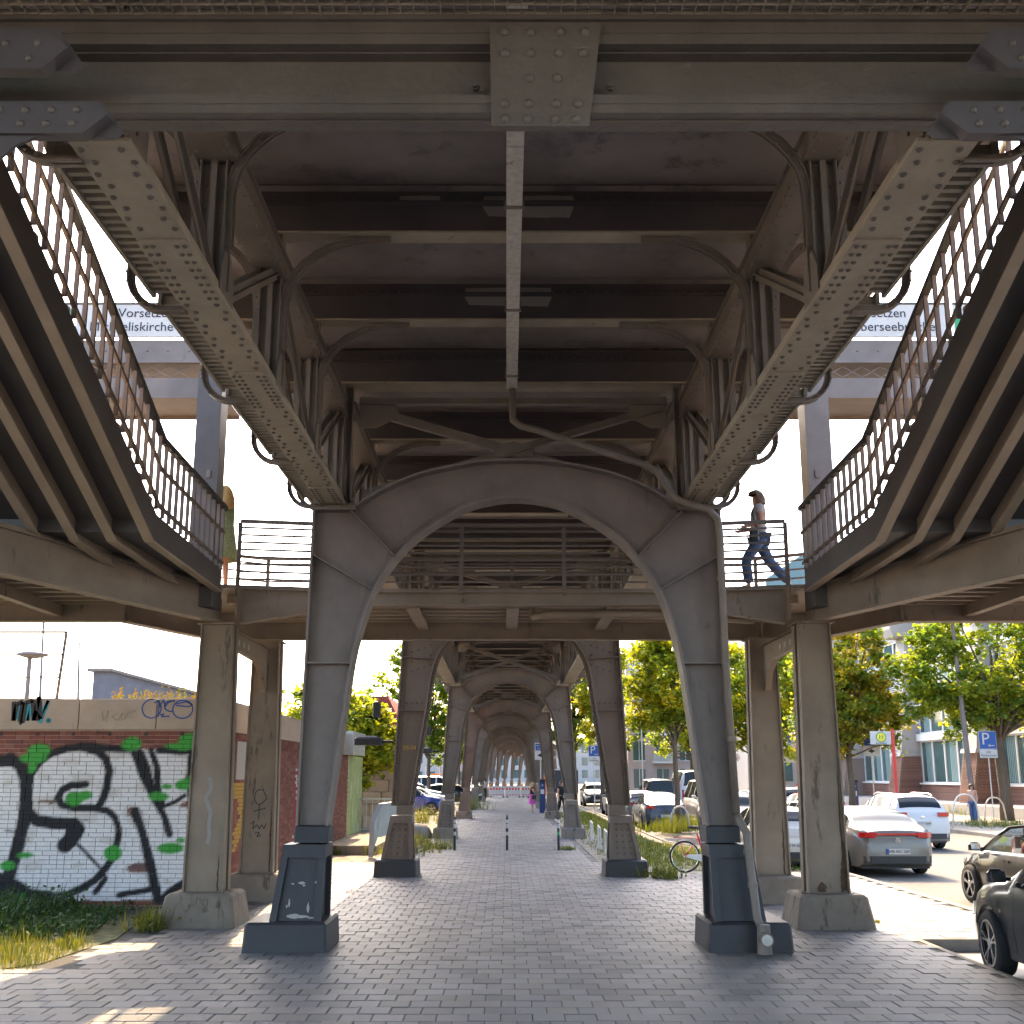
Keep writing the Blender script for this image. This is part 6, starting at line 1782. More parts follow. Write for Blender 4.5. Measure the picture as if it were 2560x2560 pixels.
    for s in (-1, 1):
        m = MB(); m.lathe([(0, .008), (.010, .004), (.011, 0)], 8, Matrix.Translation(fc + Vector((s * .032 * k, fy - .008, .02 * k))) @ Matrix.Rotation(R(-90), 4, 'X')); m.build('eye', 'black', rt)
        m = MB(); m.lathe([(0, .012), (.02, .008), (.026, 0)], 8, Matrix.Translation(fc + Vector((s * .075 * k, 0, 0))) @ Matrix.Rotation(R(90 * s), 4, 'Y')); m.build('ear', skin, rt)
    m = MB(); m.box(fc + Vector((0, fy - .004, -.048 * k)), (.045 * k, .01, .008)); m.build('mouth', 'cloth_dark_red', rt)
    # hair: cap, longer at the back
    m = MB(); rg_ = random.Random(int(h * 1000))
    n = 20; prof = []
    zl_ = -.17 if long_hair else -.085
    vs_ = []; rings_ = 9
    for i in range(rings_):
        t = i / (rings_ - 1)
        for q in range(n):
            a = 2 * math.pi * q / n; back = -math.sin(a)
            zz = .115 * math.cos(t * 1.6) if t < .95 else 0
            r_ = .124 * math.sin(min(t * 1.9, 1.57)) + .006
            low = (.085 - (.05 if back < -.25 else (.205 if back > -.1 else .13)) - (.16 if long_hair and back > -.1 else 0))
            z_ = .112 - (.112 - low) * t ** 1.5
            wob = 1 + .06 * math.sin(q * 3.1 + i)
            vs_.append(fc + Vector((r_ * .92 * math.cos(a) * wob, r_ * 1.08 * math.sin(a) * wob - .012, z_ + .03 * (1 - t))) * 1.0 if k == 1 else fc + Vector((r_ * .92 * math.cos(a) * wob, r_ * 1.08 * math.sin(a) * wob - .012, z_ + .03 * (1 - t))) * k)
    fs_ = []
    for i in range(rings_ - 1):
        for q in range(n): fs_.append((i * n + q, i * n + (q + 1) % n, (i + 1) * n + (q + 1) % n, (i + 1) * n + q))
    m.add(vs_, fs_); ho = m.build('hair', hair, rt, smooth=True)
    # top
    def L_(a, b, t): return P[a].lerp(P[b], t)
    if top:
        tv = [P['pelvis'] - Vector((0, 0, .02)) * k, P['spine'], P['chest'], P['neck'] - Vector((0, 0, .04)) * k, P['sl'], L_('sl', 'el', sleeves), P['sr'], L_('sr', 'er', sleeves)]
        te = [(0, 1), (1, 2), (2, 3), (2, 4), (4, 5), (2, 6), (6, 7)]
        tr_ = [(.185 * k, .145 * k), (.165 * k, .13 * k), (.18 * k, .13 * k), .075 * k, .086 * k, .072 * k, .086 * k, .072 * k]
        if sleeves <= 0.05: tv, te, tr_ = tv[:5] + [tv[6]], [(0, 1), (1, 2), (2, 3), (2, 4), (2, 5)], tr_[:4] + [.064 * k, .064 * k]
        skin_mesh('top', top, rt, tv, te, tr_)
    if bottom and not skirt:
        bv = [P['pelvis'] + Vector((0, 0, .03)) * k, P['tl'], P['kl'], P['al'] + Vector((0, 0, .03)) * k, P['tr'], P['kr'], P['ar'] + Vector((0, 0, .03)) * k]
        skin_mesh('trousers', bottom, rt, bv, [(0, 1), (1, 2), (2, 3), (0, 4), (4, 5), (5, 6)], [(.165 * k, .13 * k), .112 * k, .092 * k, .085 * k, .112 * k, .092 * k, .085 * k])
    if skirt:
        mt, zt_, zb_, r0, r1 = skirt
        m = MB(); N = 24; ringsn = 7; vs_ = []
        for i in range(ringsn):
            t = i / (ringsn - 1)
            for q in range(N):
                a = 2 * math.pi * q / N; r_ = r0 + (r1 - r0) * t; r_ *= 1 + .07 * t * math.sin(q * 6 * math.pi / N * 2)
                vs_.append(Vector((r_ * math.cos(a), r_ * .78 * math.sin(a), zt_ + (zb_ - zt_) * t)) * k)
        m.add(vs_, [(i * N + q, i * N + (q + 1) % N, (i + 1) * N + (q + 1) % N, (i + 1) * N + q) for i in range(ringsn - 1) for q in range(N)])
        m.build('skirt', mt, rt, smooth=True)
    for (a, f, s) in (('al', 'fl', -1), ('ar', 'fr', 1)):
        skin_mesh('shoe', shoes, rt, [P[a] - Vector((0, .03, .035)) * k, P[a].lerp(P[f], .6) - Vector((0, 0, .005)) * k, P[f] + Vector((0, .03, -.003)) * k], [(0, 1), (1, 2)], [.045 * k, .044 * k, (.042 * k, .03 * k)], sub=1)
    return rt
# woman in jeans striding to the left on the walkway (faces -x)
wj = person('woman in a grey T-shirt and blue jeans striding along the walkway on the right', (4.14, 17.15, ZW), R(90), 1.68,
    dict(kl=(-.09, .26, .52), al=(-.09, .22, .10), fl=(-.09, .36, .06), kr=(.09, -.20, .50), ar=(.09, -.50, .16), fr=(.09, -.40, .07), el=(-.22, .0, 1.14), hl=(-.2, .24, 1.08), er=(.22, -.02, 1.14), hr=(.17, .22, 1.08)), 'cloth_grey', 'denim', 'hair_brown', sleeves=.55)
m = MB(); m.cbox(-.30, -.22, .06, .22, .82, .98, .03); m.build('handbag', 'leather_black', wj)
m = MB(); m.tube([(-.3, .1, 1.0), (-.12, .13, 1.28), (.05, .06, 1.44), (.1, -.08, 1.42)], .012, 5); m.build('bag_strap', 'leather_black', wj)
# woman in a green dress, half behind the left post
wg = person('blonde woman in a sleeveless green patterned dress behind the left post on the walkway', (-4.56, 16.95, ZW), R(75), 1.70,
    dict(el=(-.20, .02, 1.13), hl=(-.12, .22, .96), er=(.20, .02, 1.13), hr=(.06, .22, .94)), 'cloth_green', None, 'hair_blond', 'skin_warm', True, ('cloth_green', 1.12, .50, .16, .27), 'black', sleeves=0)
# couple at the ticket machine
wp = person('woman in a black top and pink skirt at the ticket machine', (1.45, 62.6, 0), R(-80), 1.66, dict(el=(-.2, .06, 1.16), hl=(-.1, .3, 1.22), er=(.2, .06, 1.16), hr=(.08, .3, 1.25)), 'cloth_black', None, 'hair_blond', 'skin', True, ('cloth_pink', 1.05, .48, .16, .27), 'skin', sleeves=.2)
m = MB(); m.cbox(.22, .32, -.05, .2, .74, .98, .02); m.build('handbag', 'leather_black', wp)
person('man all in black walking past the third right portal leg', (2.98, 59.3, 0), R(-150), 1.78, dict(kl=(-.09, .14, .50), al=(-.09, .16, .09), fl=(-.09, .29, .05), kr=(.09, -.08, .50), ar=(.09, -.28, .14), fr=(.09, -.18, .06)), 'cloth_black', 'cloth_black', 'hair_brown', sleeves=.4)
person('distant pedestrian in a white shirt beside the left end of the barrier', (-1.85, 92, 0), R(180), 1.76, dict(), 'cloth_grey', 'cloth_black', 'hair_brown', sleeves=.5)
person('person in a pink top standing beyond the white sport utility car', (21.0, 49.5, 0), R(120), 1.68, dict(), 'skin_warm', 'denim', 'hair_brown', sleeves=.3)
# driver in the convertible
dv = person('bald driver seated in the open convertible', (9.15 - .38, 20.75 - 2.05 - .36, -.46), 0, 1.74, dict(kl=(-.1, .45, .92), al=(-.1, .78, .62), fl=(-.1, .88, .62), kr=(.1, .45, .92), ar=(.1, .78, .62), fr=(.1, .88, .62), tl=(-.09, .02, .92), tr=(.09, .02, .92), el=(-.22, .18, 1.14), hl=(-.15, .48, 1.28), er=(.22, .18, 1.14), hr=(.15, .48, 1.28)), 'cloth_dark_red', 'denim', 'skin_warm', 'skin_warm', sleeves=.4)
# ------------------------------------------------------------------ street furniture and signs
def post(m, x, y, z0, z1, r=.03, n=8): m.tube([(x, y, z0), (x, y, z1)], r, n)
# bollards
for x, lab, cap in ((-1.49, 'left bollard of three, dark with white stickers', 0), (.02, 'middle bollard of three with a pointed cap and torn stickers', 1), (1.5, 'right bollard of three, white top and green sticker', 0)):
    b = thing('bollard', lab, 'bollard', (x, 31.9, 0), group='bollards across the path')
    m = MB(); m.lathe([(.036, 0), (.036, .88), (.03, .90), (.03, .92), (.012, 1.0) if cap else (.02, .93), (0, 1.01) if cap else (0, .935)], 12); m.build('shaft', 'plinth_blue', b, smooth=False)
    for k, (z0, z1, mt) in enumerate(((.62, .74, 'sign_white'), (.76, .86, 'sign_white' if x < 1 else 'white_paint'), (.42, .52, 'sign_white' if x < 1 else 'sign_green'))):
        m = MB(); m.lathe([(.0375, z0), (.0375, z1)], 12); m.build('sticker', mt, b)
# stainless bike stands on the dirt strip
for i, (x, y) in enumerate(((2.72, 34.9), (2.70, 31.8), (2.68, 29.4))):
    b = thing('bike_stand', ['farthest', 'middle', 'nearest'][i] + ' of three low steel bike stands beside the right portal leg', 'bike stand', (x, y, 0), group='bike stands')
    m = MB(); m.tube([(0, 0, 0), (0, 0, .62), (.02, 1.0, .66), (.02, 1.0, 0)], .028, 8); m.build('hoop', 'galvanised', b)
def hoop(label, x, y, w, h, rz):
    b = thing('bicycle_hoop', label, 'bike stand', (x, y, 0), rz, group='bicycle hoops')
    m = MB(); m.tube([(-w / 2, 0, 0), (-w / 2 * .8, 0, h * .7)] + [(w / 2 * .66 * math.cos(R(a)), 0, h * .78 + h * .22 * math.sin(R(a))) for a in range(165, 10, -25)] + [(w / 2 * .8, 0, h * .7), (w / 2, 0, 0)], .035, 8); m.build('hoop', 'galvanised', b, smooth=True)
hoop('grey bicycle hoop at the foot of the slim young tree', 6.55, 41.6, .75, .95, 0); hoop('bicycle hoop across the road, left of the blue parking sign', 18.6, 44.6, 1.35, 1.35, R(15)); hoop('bicycle hoop half hidden by the convertible across the road', 22.4, 50.5, 1.2, 1.1, R(15))
# parking signs
def parking_sign(label, x, y, z, w, arrow, sub, rz=0, pole=None):
    t = thing('parking_sign', label, 'sign', (x, y, 0), rz, group='blue parking signs')
    m = MB(); post(m, 0, .04, 0, z + w, .03); m.build('pole', 'galvanised', t)
    m = MB(); m.cbox(-w / 2, w / 2, -.012, .012, z, z + w, .01); m.build('sign_border', 'sign_white', t)
    m = MB(); m.bx(-w / 2 + .02, w / 2 - .02, -.016, -.0125, z + .02, z + w - .02); m.build('sign_face', 'sign_blue', t)
    text_mesh('P', w * .95, 'sign_white', 'symbol', t, (-w * .12, -.018, z + w * .55))
    zz = z + w * .2; s = 1 if arrow > 0 else -1
    m = MB(); m.bx(.0, w * .36, -.020, -.017, zz - w * .025, zz + w * .025); tip = w * .38 if s > 0 else -.02; m.prism([(tip, zz), (tip - s * w * .13, zz + w * .1), (tip - s * w * .13, zz - w * .1)], -.020, -.017, 'y'); m.build('arrow', 'sign_white', t)
    m = MB(); m.cbox(-w / 2, w / 2, -.012, .012, z - w * .48, z - .02, .01); m.build('sub_plate', 'sign_white', t)
    for k, tx in enumerate(sub): text_mesh(tx, w * .2, 'dark_text', 'lettering', t, (0, -.014, z - w * (.16 + .19 * k)))
    return t
parking_sign('blue parking sign with a left arrow at the right edge before the brick building', 22.3, 50.4, 3.28, .82, -1, ('mit', 'Parkschein'))
parking_sign('blue parking sign on the verge between the tree trunks', 4.85, 60.3, 3.1, .62, 1, ('mit', 'Parkschein'))
parking_sign('blue parking sign partly hidden behind the right leg of the 35/34 portal', 6.85, 55, 5.05, .85, 1, ('mit', 'Parkschein'))
# lamp post across the road
lp = thing('lamp_post', 'grey lamp post standing left of the blue parking sign across the road', 'lamp post', (21.2, 50, 0)); m = MB(); m.tube([(0, 0, 0), (0, 0, 1.2), (-.25, 0, 9.5)], [.15, .13, .08], 10); m.build('pole', 'steel_portal', lp); m = MB(); m.tube([(-.25, 0, 9.4), (-.9, 0, 9.9), (-1.6, 0, 9.95)], .05, 8); m.build('arm', 'steel_portal', lp); m = MB(); m.cbox(-2.2, -1.5, -.15, .15, 9.86, 9.98, .03); m.build('lamp_head', 'lamp_grey', lp)
# bus stops
def bus_stop(label, x, y, s=1.0, extra=False):
    t = thing('bus_stop_sign', label, 'bus stop sign', (x, y, 0), group='bus stop signs')
    m = MB(); m.bx(-.06, .06, -.06, .06, 0, 4.2); m.build('mast', 'red_plastic', t)
    zl = 3.5 if not extra else 3.2; zt_ = 4.1
    m = MB(); m.cbox(-1.05, -.07, -.02, .02, zl - (.3 if extra else 0), zt_, .02); m.build('flag', 'sign_white', t)
    Rx = Matrix.Rotation(R(90), 4, 'X')
    cz = 3.83
    m = MB(); m.lathe([(.0, 0), (.24, 0), (.24, .008), (0, .008)], 24, Matrix.Translation((-.55, -.022, cz)) @ Rx); m.build('emblem_ring', 'sign_green', t)
    m = MB(); m.lathe([(.0, 0), (.20, 0), (.20, .008), (0, .008)], 24, Matrix.Translation((-.55, -.031, cz)) @ Rx); m.build('emblem_disc', 'sign_yellow', t)
    text_mesh('H', .30, 'sign_green', 'symbol', t, (-.55, -.042, cz))
    text_mesh('Baumwall', .13, 'dark_text', 'lettering', t, (-.55, -.022, 3.55 if not extra else 3.42))
    if extra:
        m = MB(); m.bx(-.98, -.86, -.026, -.021, 3.02, 3.14); m.build('line_mark', 'red_plastic', t)
        m = MB(); m.bx(-.2, .35, -.09, .02, .2, 1.5); m.build('panel', 'red_plastic', t)
    return t
bus_stop('bus stop with a red mast and round green H sign, right of the yellowing maple', 17.95, 50.5)
bus_stop('bus stop with a red mast and yellow-green H sign between the two right columns', 19.2, 72, 1, True)
# ticket machines and their signs
def ps_sign(label, x, y, z, w=.62):
    t = thing('parking_ticket_sign', label, 'sign', (x, y, 0), group='parking ticket signs')
    m = MB(); post(m, 0, .04, 0, z + .9, .03); m.build('pole', 'galvanised', t)
    m = MB(); m.cbox(-w / 2, w / 2, -.012, .012, z, z + .95, .012); m.build('panel', 'sign_white', t)
    m = MB(); m.bx(-w / 2 + .04, w / 2 - .04, -.016, -.0125, z + .52, z + .90); m.build('blue_field', 'sign_blue', t)
    text_mesh('Parkschein-', .115, 'sign_white', 'lettering', t, (0, -.018, z + .79)); text_mesh('automat', .115, 'sign_white', 'lettering', t, (0, -.018, z + .63))
    m = MB(); m.prism([(-.2, z + .25), (-.08, z + .31), (0, z + .36), (.08, z + .31), (.2, z + .25), (.08, z + .2), (0, z + .14), (-.08, z + .2)], -.016, -.0125, 'y'); m.build('symbol', 'black', t)
    return t
ps_sign('white and blue ticket machine sign hanging over the path near the couple', 1.95, 62.2, 2.95, .66)
ps_sign('white and blue ticket machine sign under the yellowing maple', 18.6, 55.5, 3.05, .85)
def machine(label, x, y):
    t = thing('ticket_machine', label, 'ticket machine', (x, y, 0), group='ticket machines')
    m = MB(); m.cbox(-.17, .17, -.14, .14, 0, 1.72, .03); m.build('cabinet', 'machine_blue', t)
    m = MB(); m.cbox(-.18, .18, -.2, .16, 1.722, 1.86, .03); m.build('hood', 'black', t)
    m = MB(); m.bx(-.1, .1, -.146, -.141, 1.05, 1.3); m.build('keypad', 'sign_white', t)
    text_mesh('P', .2, 'sign_white', 'symbol', t, (0, -.146, 1.5))
machine('tall dark blue parking ticket machine beside the woman in pink', 2.04, 62.3); machine('dark ticket machine below the yellowing maple across the road', 17.9, 56.5)
# barrier across the path far away
GB = 'red and white barriers closing the path'
for i in range(3):
    x0 = -1.65 + i * 1.52
    b = thing('road_barrier', ['left', 'middle', 'right'][i] + ' piece of the red and white barrier closing the path far away', 'barrier', (x0, 103.5, 0), group=GB)
    m = MB(); m.cbox(0, 1.48, -.03, .03, .12, 1.05, .02); m.build('panel', 'sign_white', b)
    for q in range(5):
        m = MB(); m.bx(.1 + q * .28, .26 + q * .28, -.036, -.031, .68, .88); m.build('red_block', 'red_plastic', b)
        m = MB(); m.bx(.1 + q * .28, .26 + q * .28, -.036, -.031, .20, .28); m.build('red_block', 'red_plastic', b)
    for q in (.15, 1.3):
        m = MB(); m.cbox(q, q + .12, -.35, .35, 0, .12, .02); m.build('foot', 'rubber', b)
    m = MB(); m.lathe([(.09, 1.06), (.1, 1.15), (.08, 1.24), (0, 1.26)], 10, Matrix.Translation((.1, 0, 0))); m.build('warning_lamp', 'orange', b)
m = MB()
for i in range(9):
    x = random.uniform(-1.5, 2.4); y = random.uniform(107, 140)
cv = thing('site_container', 'blue site container beyond the barrier on the right', 'container', (6.9, 128, 0)); m = MB(); m.bx(-1.5, 1.5, 0, 5, 0, 2.6); m.build('box', 'paint_steelblue', cv); m = MB(); m.bx(-1.52, 1.52, -.05, .05, 2.6, 2.75); m.build('rim', 'sign_white', cv)
exc = thing('construction_sheet', 'orange site fence panel right of the couple, far away', 'fence panel', (3.6, 96, 0)); m = MB(); m.bx(-.5, .5, -.02, .02, .3, 2.0); m.build('sheet', 'orange', exc); m = MB(); m.tube([(-.5, 0, 0), (-.5, 0, 2.1), (.5, 0, 2.1), (.5, 0, 0)], .025, 6); m.build('frame', 'galvanised', exc)
for k, (x, lab) in enumerate(((-6.2, 'red site hoarding left of the tunnel, beyond the car park'), (-8.0, 'orange site hoarding behind the black parked car'))):
    t = thing('hoarding', lab, 'hoarding', (x, 118 + k * 4, 0), group='site hoardings'); m = MB(); m.cbox(-.7, .7, -.05, .05, .2, 2.2, .03); m.build('panel', 'red_plastic' if k == 0 else 'orange', t); m = MB(); m.tube([(-1, .1, 0), (-1, .1, 3)], .05, 6); m.tube([(1, .1, 0), (1, .1, 3)], .05, 6); m.build('posts', 'galvanised', t)
# flood lamps on the second, third and fourth portal
for i, (x, y, z, w) in enumerate(((-2.62, 24.2, 2.78, .62), (-2.45, 38.1, 2.86, .6), (-2.45, 54.7, 3.0, .6))):
    t = thing('flood_lamp', 'black box lamp fixed to the left leg of the ' + ['35/34 portal', 'third portal', 'fourth portal'][i], 'lamp', (x, y, z), group='lamps on the portal legs')
    m = MB(); m.cbox(-w - .12, -.14, -.2, .2, 0, .17, .03); m.build('housing', 'black', t); m = MB(); m.bx(-w - .02, -.26, -.16, .16, .171, .20); m.build('top_cover', 'lamp_grey', t)
    m = MB(); m.tube([(-.2, 0, .08), (.1, 0, .08)], .03, 8); m.build('bracket', 'black', t)
    m = MB(); m.cbox(-.36, -.2, -.08, .08, .62, .95, .02); m.tube([(-.22, 0, .85), (.02, 0, .85)], .012, 6); m.build('speaker', 'black', t)
# kiosk, stone house, railing, ramp on the left
ko = thing('kiosk', 'green graffiti-covered kiosk end with double doors and a grey fascia sign', 'kiosk', (-5.15, 33.6, 0))
m = MB(); m.bx(-.9, .12, 0, 4.6, .12, 2.72); m.build('wall', 'kiosk_green', ko)
m = MB(); m.bx(-.8, .45, -.15, 2.6, 2.74, 3.45); m.build('fascia', 'sheet_metal', ko)
for q in range(14):
    m = MB(); m.bx(-.52, -.30, -.012, -.002, .3 + q * .17, .42 + q * .17); m.build('shutter_slat', 'kiosk_dark', ko)
m = MB(); m.bx(-.24, -.21, -.012, -.002, .15, 2.6); m.build('door_gap', 'kiosk_dark', ko)
pf = thing('step_platform', 'low concrete step in front of the kiosk railing', 'step', (-4.5, 30.2, 0)); m = MB(); m.cbox(-1.2, .95, 0, 7, -.1, .24, .02); m.build('slab', 'concrete', pf)
rt = thing('steel_railing', 'pale steel railing with upright bars behind the kiosk step', 'railing', (-5.0, 37.4, .2))
for z in (.12, 1.12): m = MB(); m.bar((0, 0, z), (1.75, 0, z), .04, .05); m.build('rail', 'sheet_metal', rt)
for q in range(9): m = MB(); m.bar((.05 + q * .2, 0, .12), (.05 + q * .2, 0, 1.12), .03, .03); m.build('upright_bar', 'sheet_metal', rt)
rp = thing('ramp_side', 'pale green sheet-metal side of a stair enclosure left of the 35/34 portal leg', 'enclosure', (-3.6, 29.3, 0))
m = MB(); m.add([(0, 0, .02), (.16, .1, .5), (.95, 2.2, .62), (.95, 2.2, 1.42), (.22, .2, 1.34), (.05, 0, .9)], [(0, 1, 2, 3, 4, 5)]); m.add([(0.02, .03, .02), (.18, .13, .5), (.97, 2.23, .62), (.97, 2.23, 1.42), (.24, .23, 1.34), (.07, .03, .9)], [(5, 4, 3, 2, 1, 0)]); m.build('sheet', 'sheet_metal', rp)
m = MB(); m.bar((.22, .2, 1.35), (.95, 2.2, 1.43), .12, .05); m.bar((.03, 0, .9), (.22, .2, 1.35), .12, .05, up=(0, 1, 0)); m.bar((0.02, 0, 0), (.04, 0, .9), .12, .05, up=(0, 1, 0)); m.build('cap', 'lamp_grey', rp)
sh = thing('stone_house', 'small sandstone house with a red tiled roof left of the 35/34 portal leg', 'house', (-6.0, 44.5, 0))
m = MB(); m.bx(-2.0, 1.6, .15, 6, 0, 3.4); m.build('core', 'sandstone', sh)
for r_ in range(7):
    for c_ in range(5):
        x0 = -2.02 + c_ * .74 + (.3 if r_ % 2 else 0)
        if x0 > 1.3: continue
        if 1 <= r_ <= 4 and c_ in (1, 2): continue
        m = MB(); m.cbox(x0, min(x0 + .72, 1.64), 0, .149, .02 + r_ * .48, .02 + r_ * .48 + .465, .02); m.build('stone_block', 'sandstone', sh)
m = MB(); m.cbox(-2.2, 1.85, -.2, 6.2, 3.41, 3.62, .05); m.build('cornice', 'sandstone', sh)
m = MB(); m.prism([(-2.3, 3.63), (1.95, 3.63), (1.1, 5.3), (-1.4, 5.3)], .0, 6, 'y'); m.build('roof', 'roof_red', sh)
for q in (-1.2, -.5):
    m = MB(); m.bx(q, q + .58, .10, .14, .5, 2.35); w_ = m.build('window', 'window_teal', sh); m = MB(); m.bx(q - .03, q + .01, .05, .15, .5, 2.35); m.bx(q, q + .58, .05, .149, 1.72, 1.78); m.build('frame', 'kiosk_dark', w_)
bl = thing('boulder', 'rounded grey boulder between the second and third left portal legs', 'boulder', (-3.1, 38.0, 0)); m = MB(); m.lathe([(.52, -.05), (.56, .12), (.46, .34), (.26, .46), (0, .5)], 11, Matrix.Diagonal((1, .8, 1, 1))); m.build('stone', 'rock', bl, smooth=True)
# far buildings left
for k, (x0, x1, y, h, mt, lab) in enumerate(((-34, -12, 190, 8, 'facade_stone', 'pale low building beyond the car park on the far left'), (-11.5, -6.6, 200, 11, 'facade_pink', 'pinkish building beyond the far left portal legs'))):
    t = thing('distant_building', lab, 'building', group='distant buildings'); m = MB(); m.bx(x0, x1, y, y + 12, 0, h); m.build('wall', mt, t)
    n = int((x1 - x0) / 2.2)
    for i in range(n):
        for r_ in range(int(h / 3)):
            xx = x0 + .6 + i * 2.2; m = MB(); m.bx(xx, xx + 1.2, y - .05, y - .001, 1 + r_ * 3, 2.6 + r_ * 3); m.build('window', 'window_teal', t)
    m = MB(); m.bx(x0 - .3, x1 + .3, y - .3, y + 12.3, h + .002, h + .4); m.build('roof', 'slate', t)
t = thing('distant_building', 'grey office block closing the far end of the railway tunnel view', 'building', group='distant buildings'); m = MB(); m.bx(-26, 46, 275, 290, 0, 10.5); m.build('wall', 'facade_stone', t)
for i in range(24):
    for r_ in range(3): m = MB(); m.bx(-24.5 + i * 2.9, -23 + i * 2.9, 274.9, 274.99, 1.2 + r_ * 3.1, 3.2 + r_ * 3.1); m.build('window', 'window_teal', t)
m = MB(); m.bx(-26.5, 46.5, 274.5, 290.5, 10.51, 11); m.build('roof', 'slate', t)
# street-end signs
t = thing('road_sign', 'round no-stopping and diamond priority signs above the blue-windowed minibus', 'sign', (12.2, 60, 0)); m = MB(); post(m, 0, 0, 0, 3.6, .03); m.build('pole', 'galvanised', t)
m = MB(); m.lathe([(0, 0), (.32, 0), (.32, .02), (0, .02)], 20, Matrix.Translation((-.3, -.05, 3.35)) @ Matrix.Rotation(R(90), 4, 'X')); m.build('round_sign', 'sign_white', t); m = MB(); m.lathe([(.22, 0), (.27, 0), (.27, .01), (.22, .01), (.22, 0)], 20, Matrix.Translation((-.3, -.072, 3.35)) @ Matrix.Rotation(R(90), 4, 'X'), cap=False); m.build('ring', 'steel_old', t)
m = MB(); m.bar((.1, -.07, 3.0), (.5, -.07, 3.0), .02, .02) if False else m.prism([(.35, 2.68), (.67, 3.0), (.35, 3.32), (.03, 3.0)], -.06, -.04, 'y'); m.build('diamond', 'sign_white', t); m = MB(); m.prism([(.35, 2.82), (.53, 3.0), (.35, 3.18), (.17, 3.0)], -.065, -.061, 'y'); m.build('diamond_field', 'orange', t)

# ------------------------------------------------------------------ office building across the road
FX = 27.0
ob = thing('office_building', 'large office building with battered stone piers on brick bases and teal windows, right', 'office building')
m = MB(); m.bx(FX + .4, FX + 16, 40, 165, 0, 16.5); m.build('core', 'facade_stone', ob)
m = MB(); m.prism([(FX - .4, 16.52), (FX + 16.5, 16.52), (FX + 16.5, 17.2), (FX + 9, 21), (FX + 7, 21), (FX - .4, 17.2)], 39.5, 165.5, 'y'); m.build('roof', 'roof_copper', ob)
m = MB(); m.bx(FX - 2.6, FX + .39, 40, 165, 0, .55); m.build('terrace', 'facade_stone', ob)
PYs = [49.5, 61, 72.5, 84, 95.5, 107, 118.5, 130, 141.5, 153]
brick_m = MB(); brick_m.bx(0, .03, 0, .24, 0, .068); bme = brick_m.mesh('brick', 'facade_brick', fix=False)
nb = 0
for i, py in enumerate(PYs):
    m = MB(); m.prism([(FX - 1.5, .55), (FX + .39, .55), (FX + .39, 3.3), (FX - 1.05, 3.3)], py - .95, py + .95, 'y'); pb = m.build('brick_base', 'facade_mortar', ob)
    if i in (1, 2):
        # brick courses on the two sides that face the street and the viewer
        z = .60
        r_ = 0
        while z < 3.22:
            xf = FX - 1.5 + (z - .55) / 2.75 * .45
            k = 0; yy = py - .95 + (.12 if r_ % 2 else 0)
            mm = MB()
            while yy < py + .75:
                mm.bx(xf - .012, xf + .02, yy + .01, yy + .24, z, z + .07); yy += .25
            xx = xf + (.0 if r_ % 2 else .12)
            while xx < FX + .1:
                mm.bx(xx + .01, xx + .24, py - .965, py - .94, z, z + .07); xx += .25
            mm.build('brick_course', 'facade_brick', pb, fix=False, kind='stuff'); z += .08; r_ += 1
    m = MB(); m.prism([(FX - 1.2, 3.31), (FX + .38, 3.31), (FX + .38, 3.55), (FX - 1.12, 3.55)], py - 1.0, py + 1.0, 'y'); m.build('pier_cap', 'facade_stone', ob)
    m = MB(); m.prism([(FX - 1.0, 3.56), (FX + .38, 3.56), (FX + .38, 11.2), (FX - .25, 11.2)], py - .8, py + .8, 'y'); m.build('pier', 'facade_stone', ob)
    m = MB(); m.prism([(FX - 1.1, 11.21), (FX + .38, 11.21), (FX + .38, 12.55), (FX - 1.3, 12.55), (FX - 1.3, 11.7)], py - 1.1, py + 1.1, 'y'); m.build('corbel', 'facade_stone', ob)
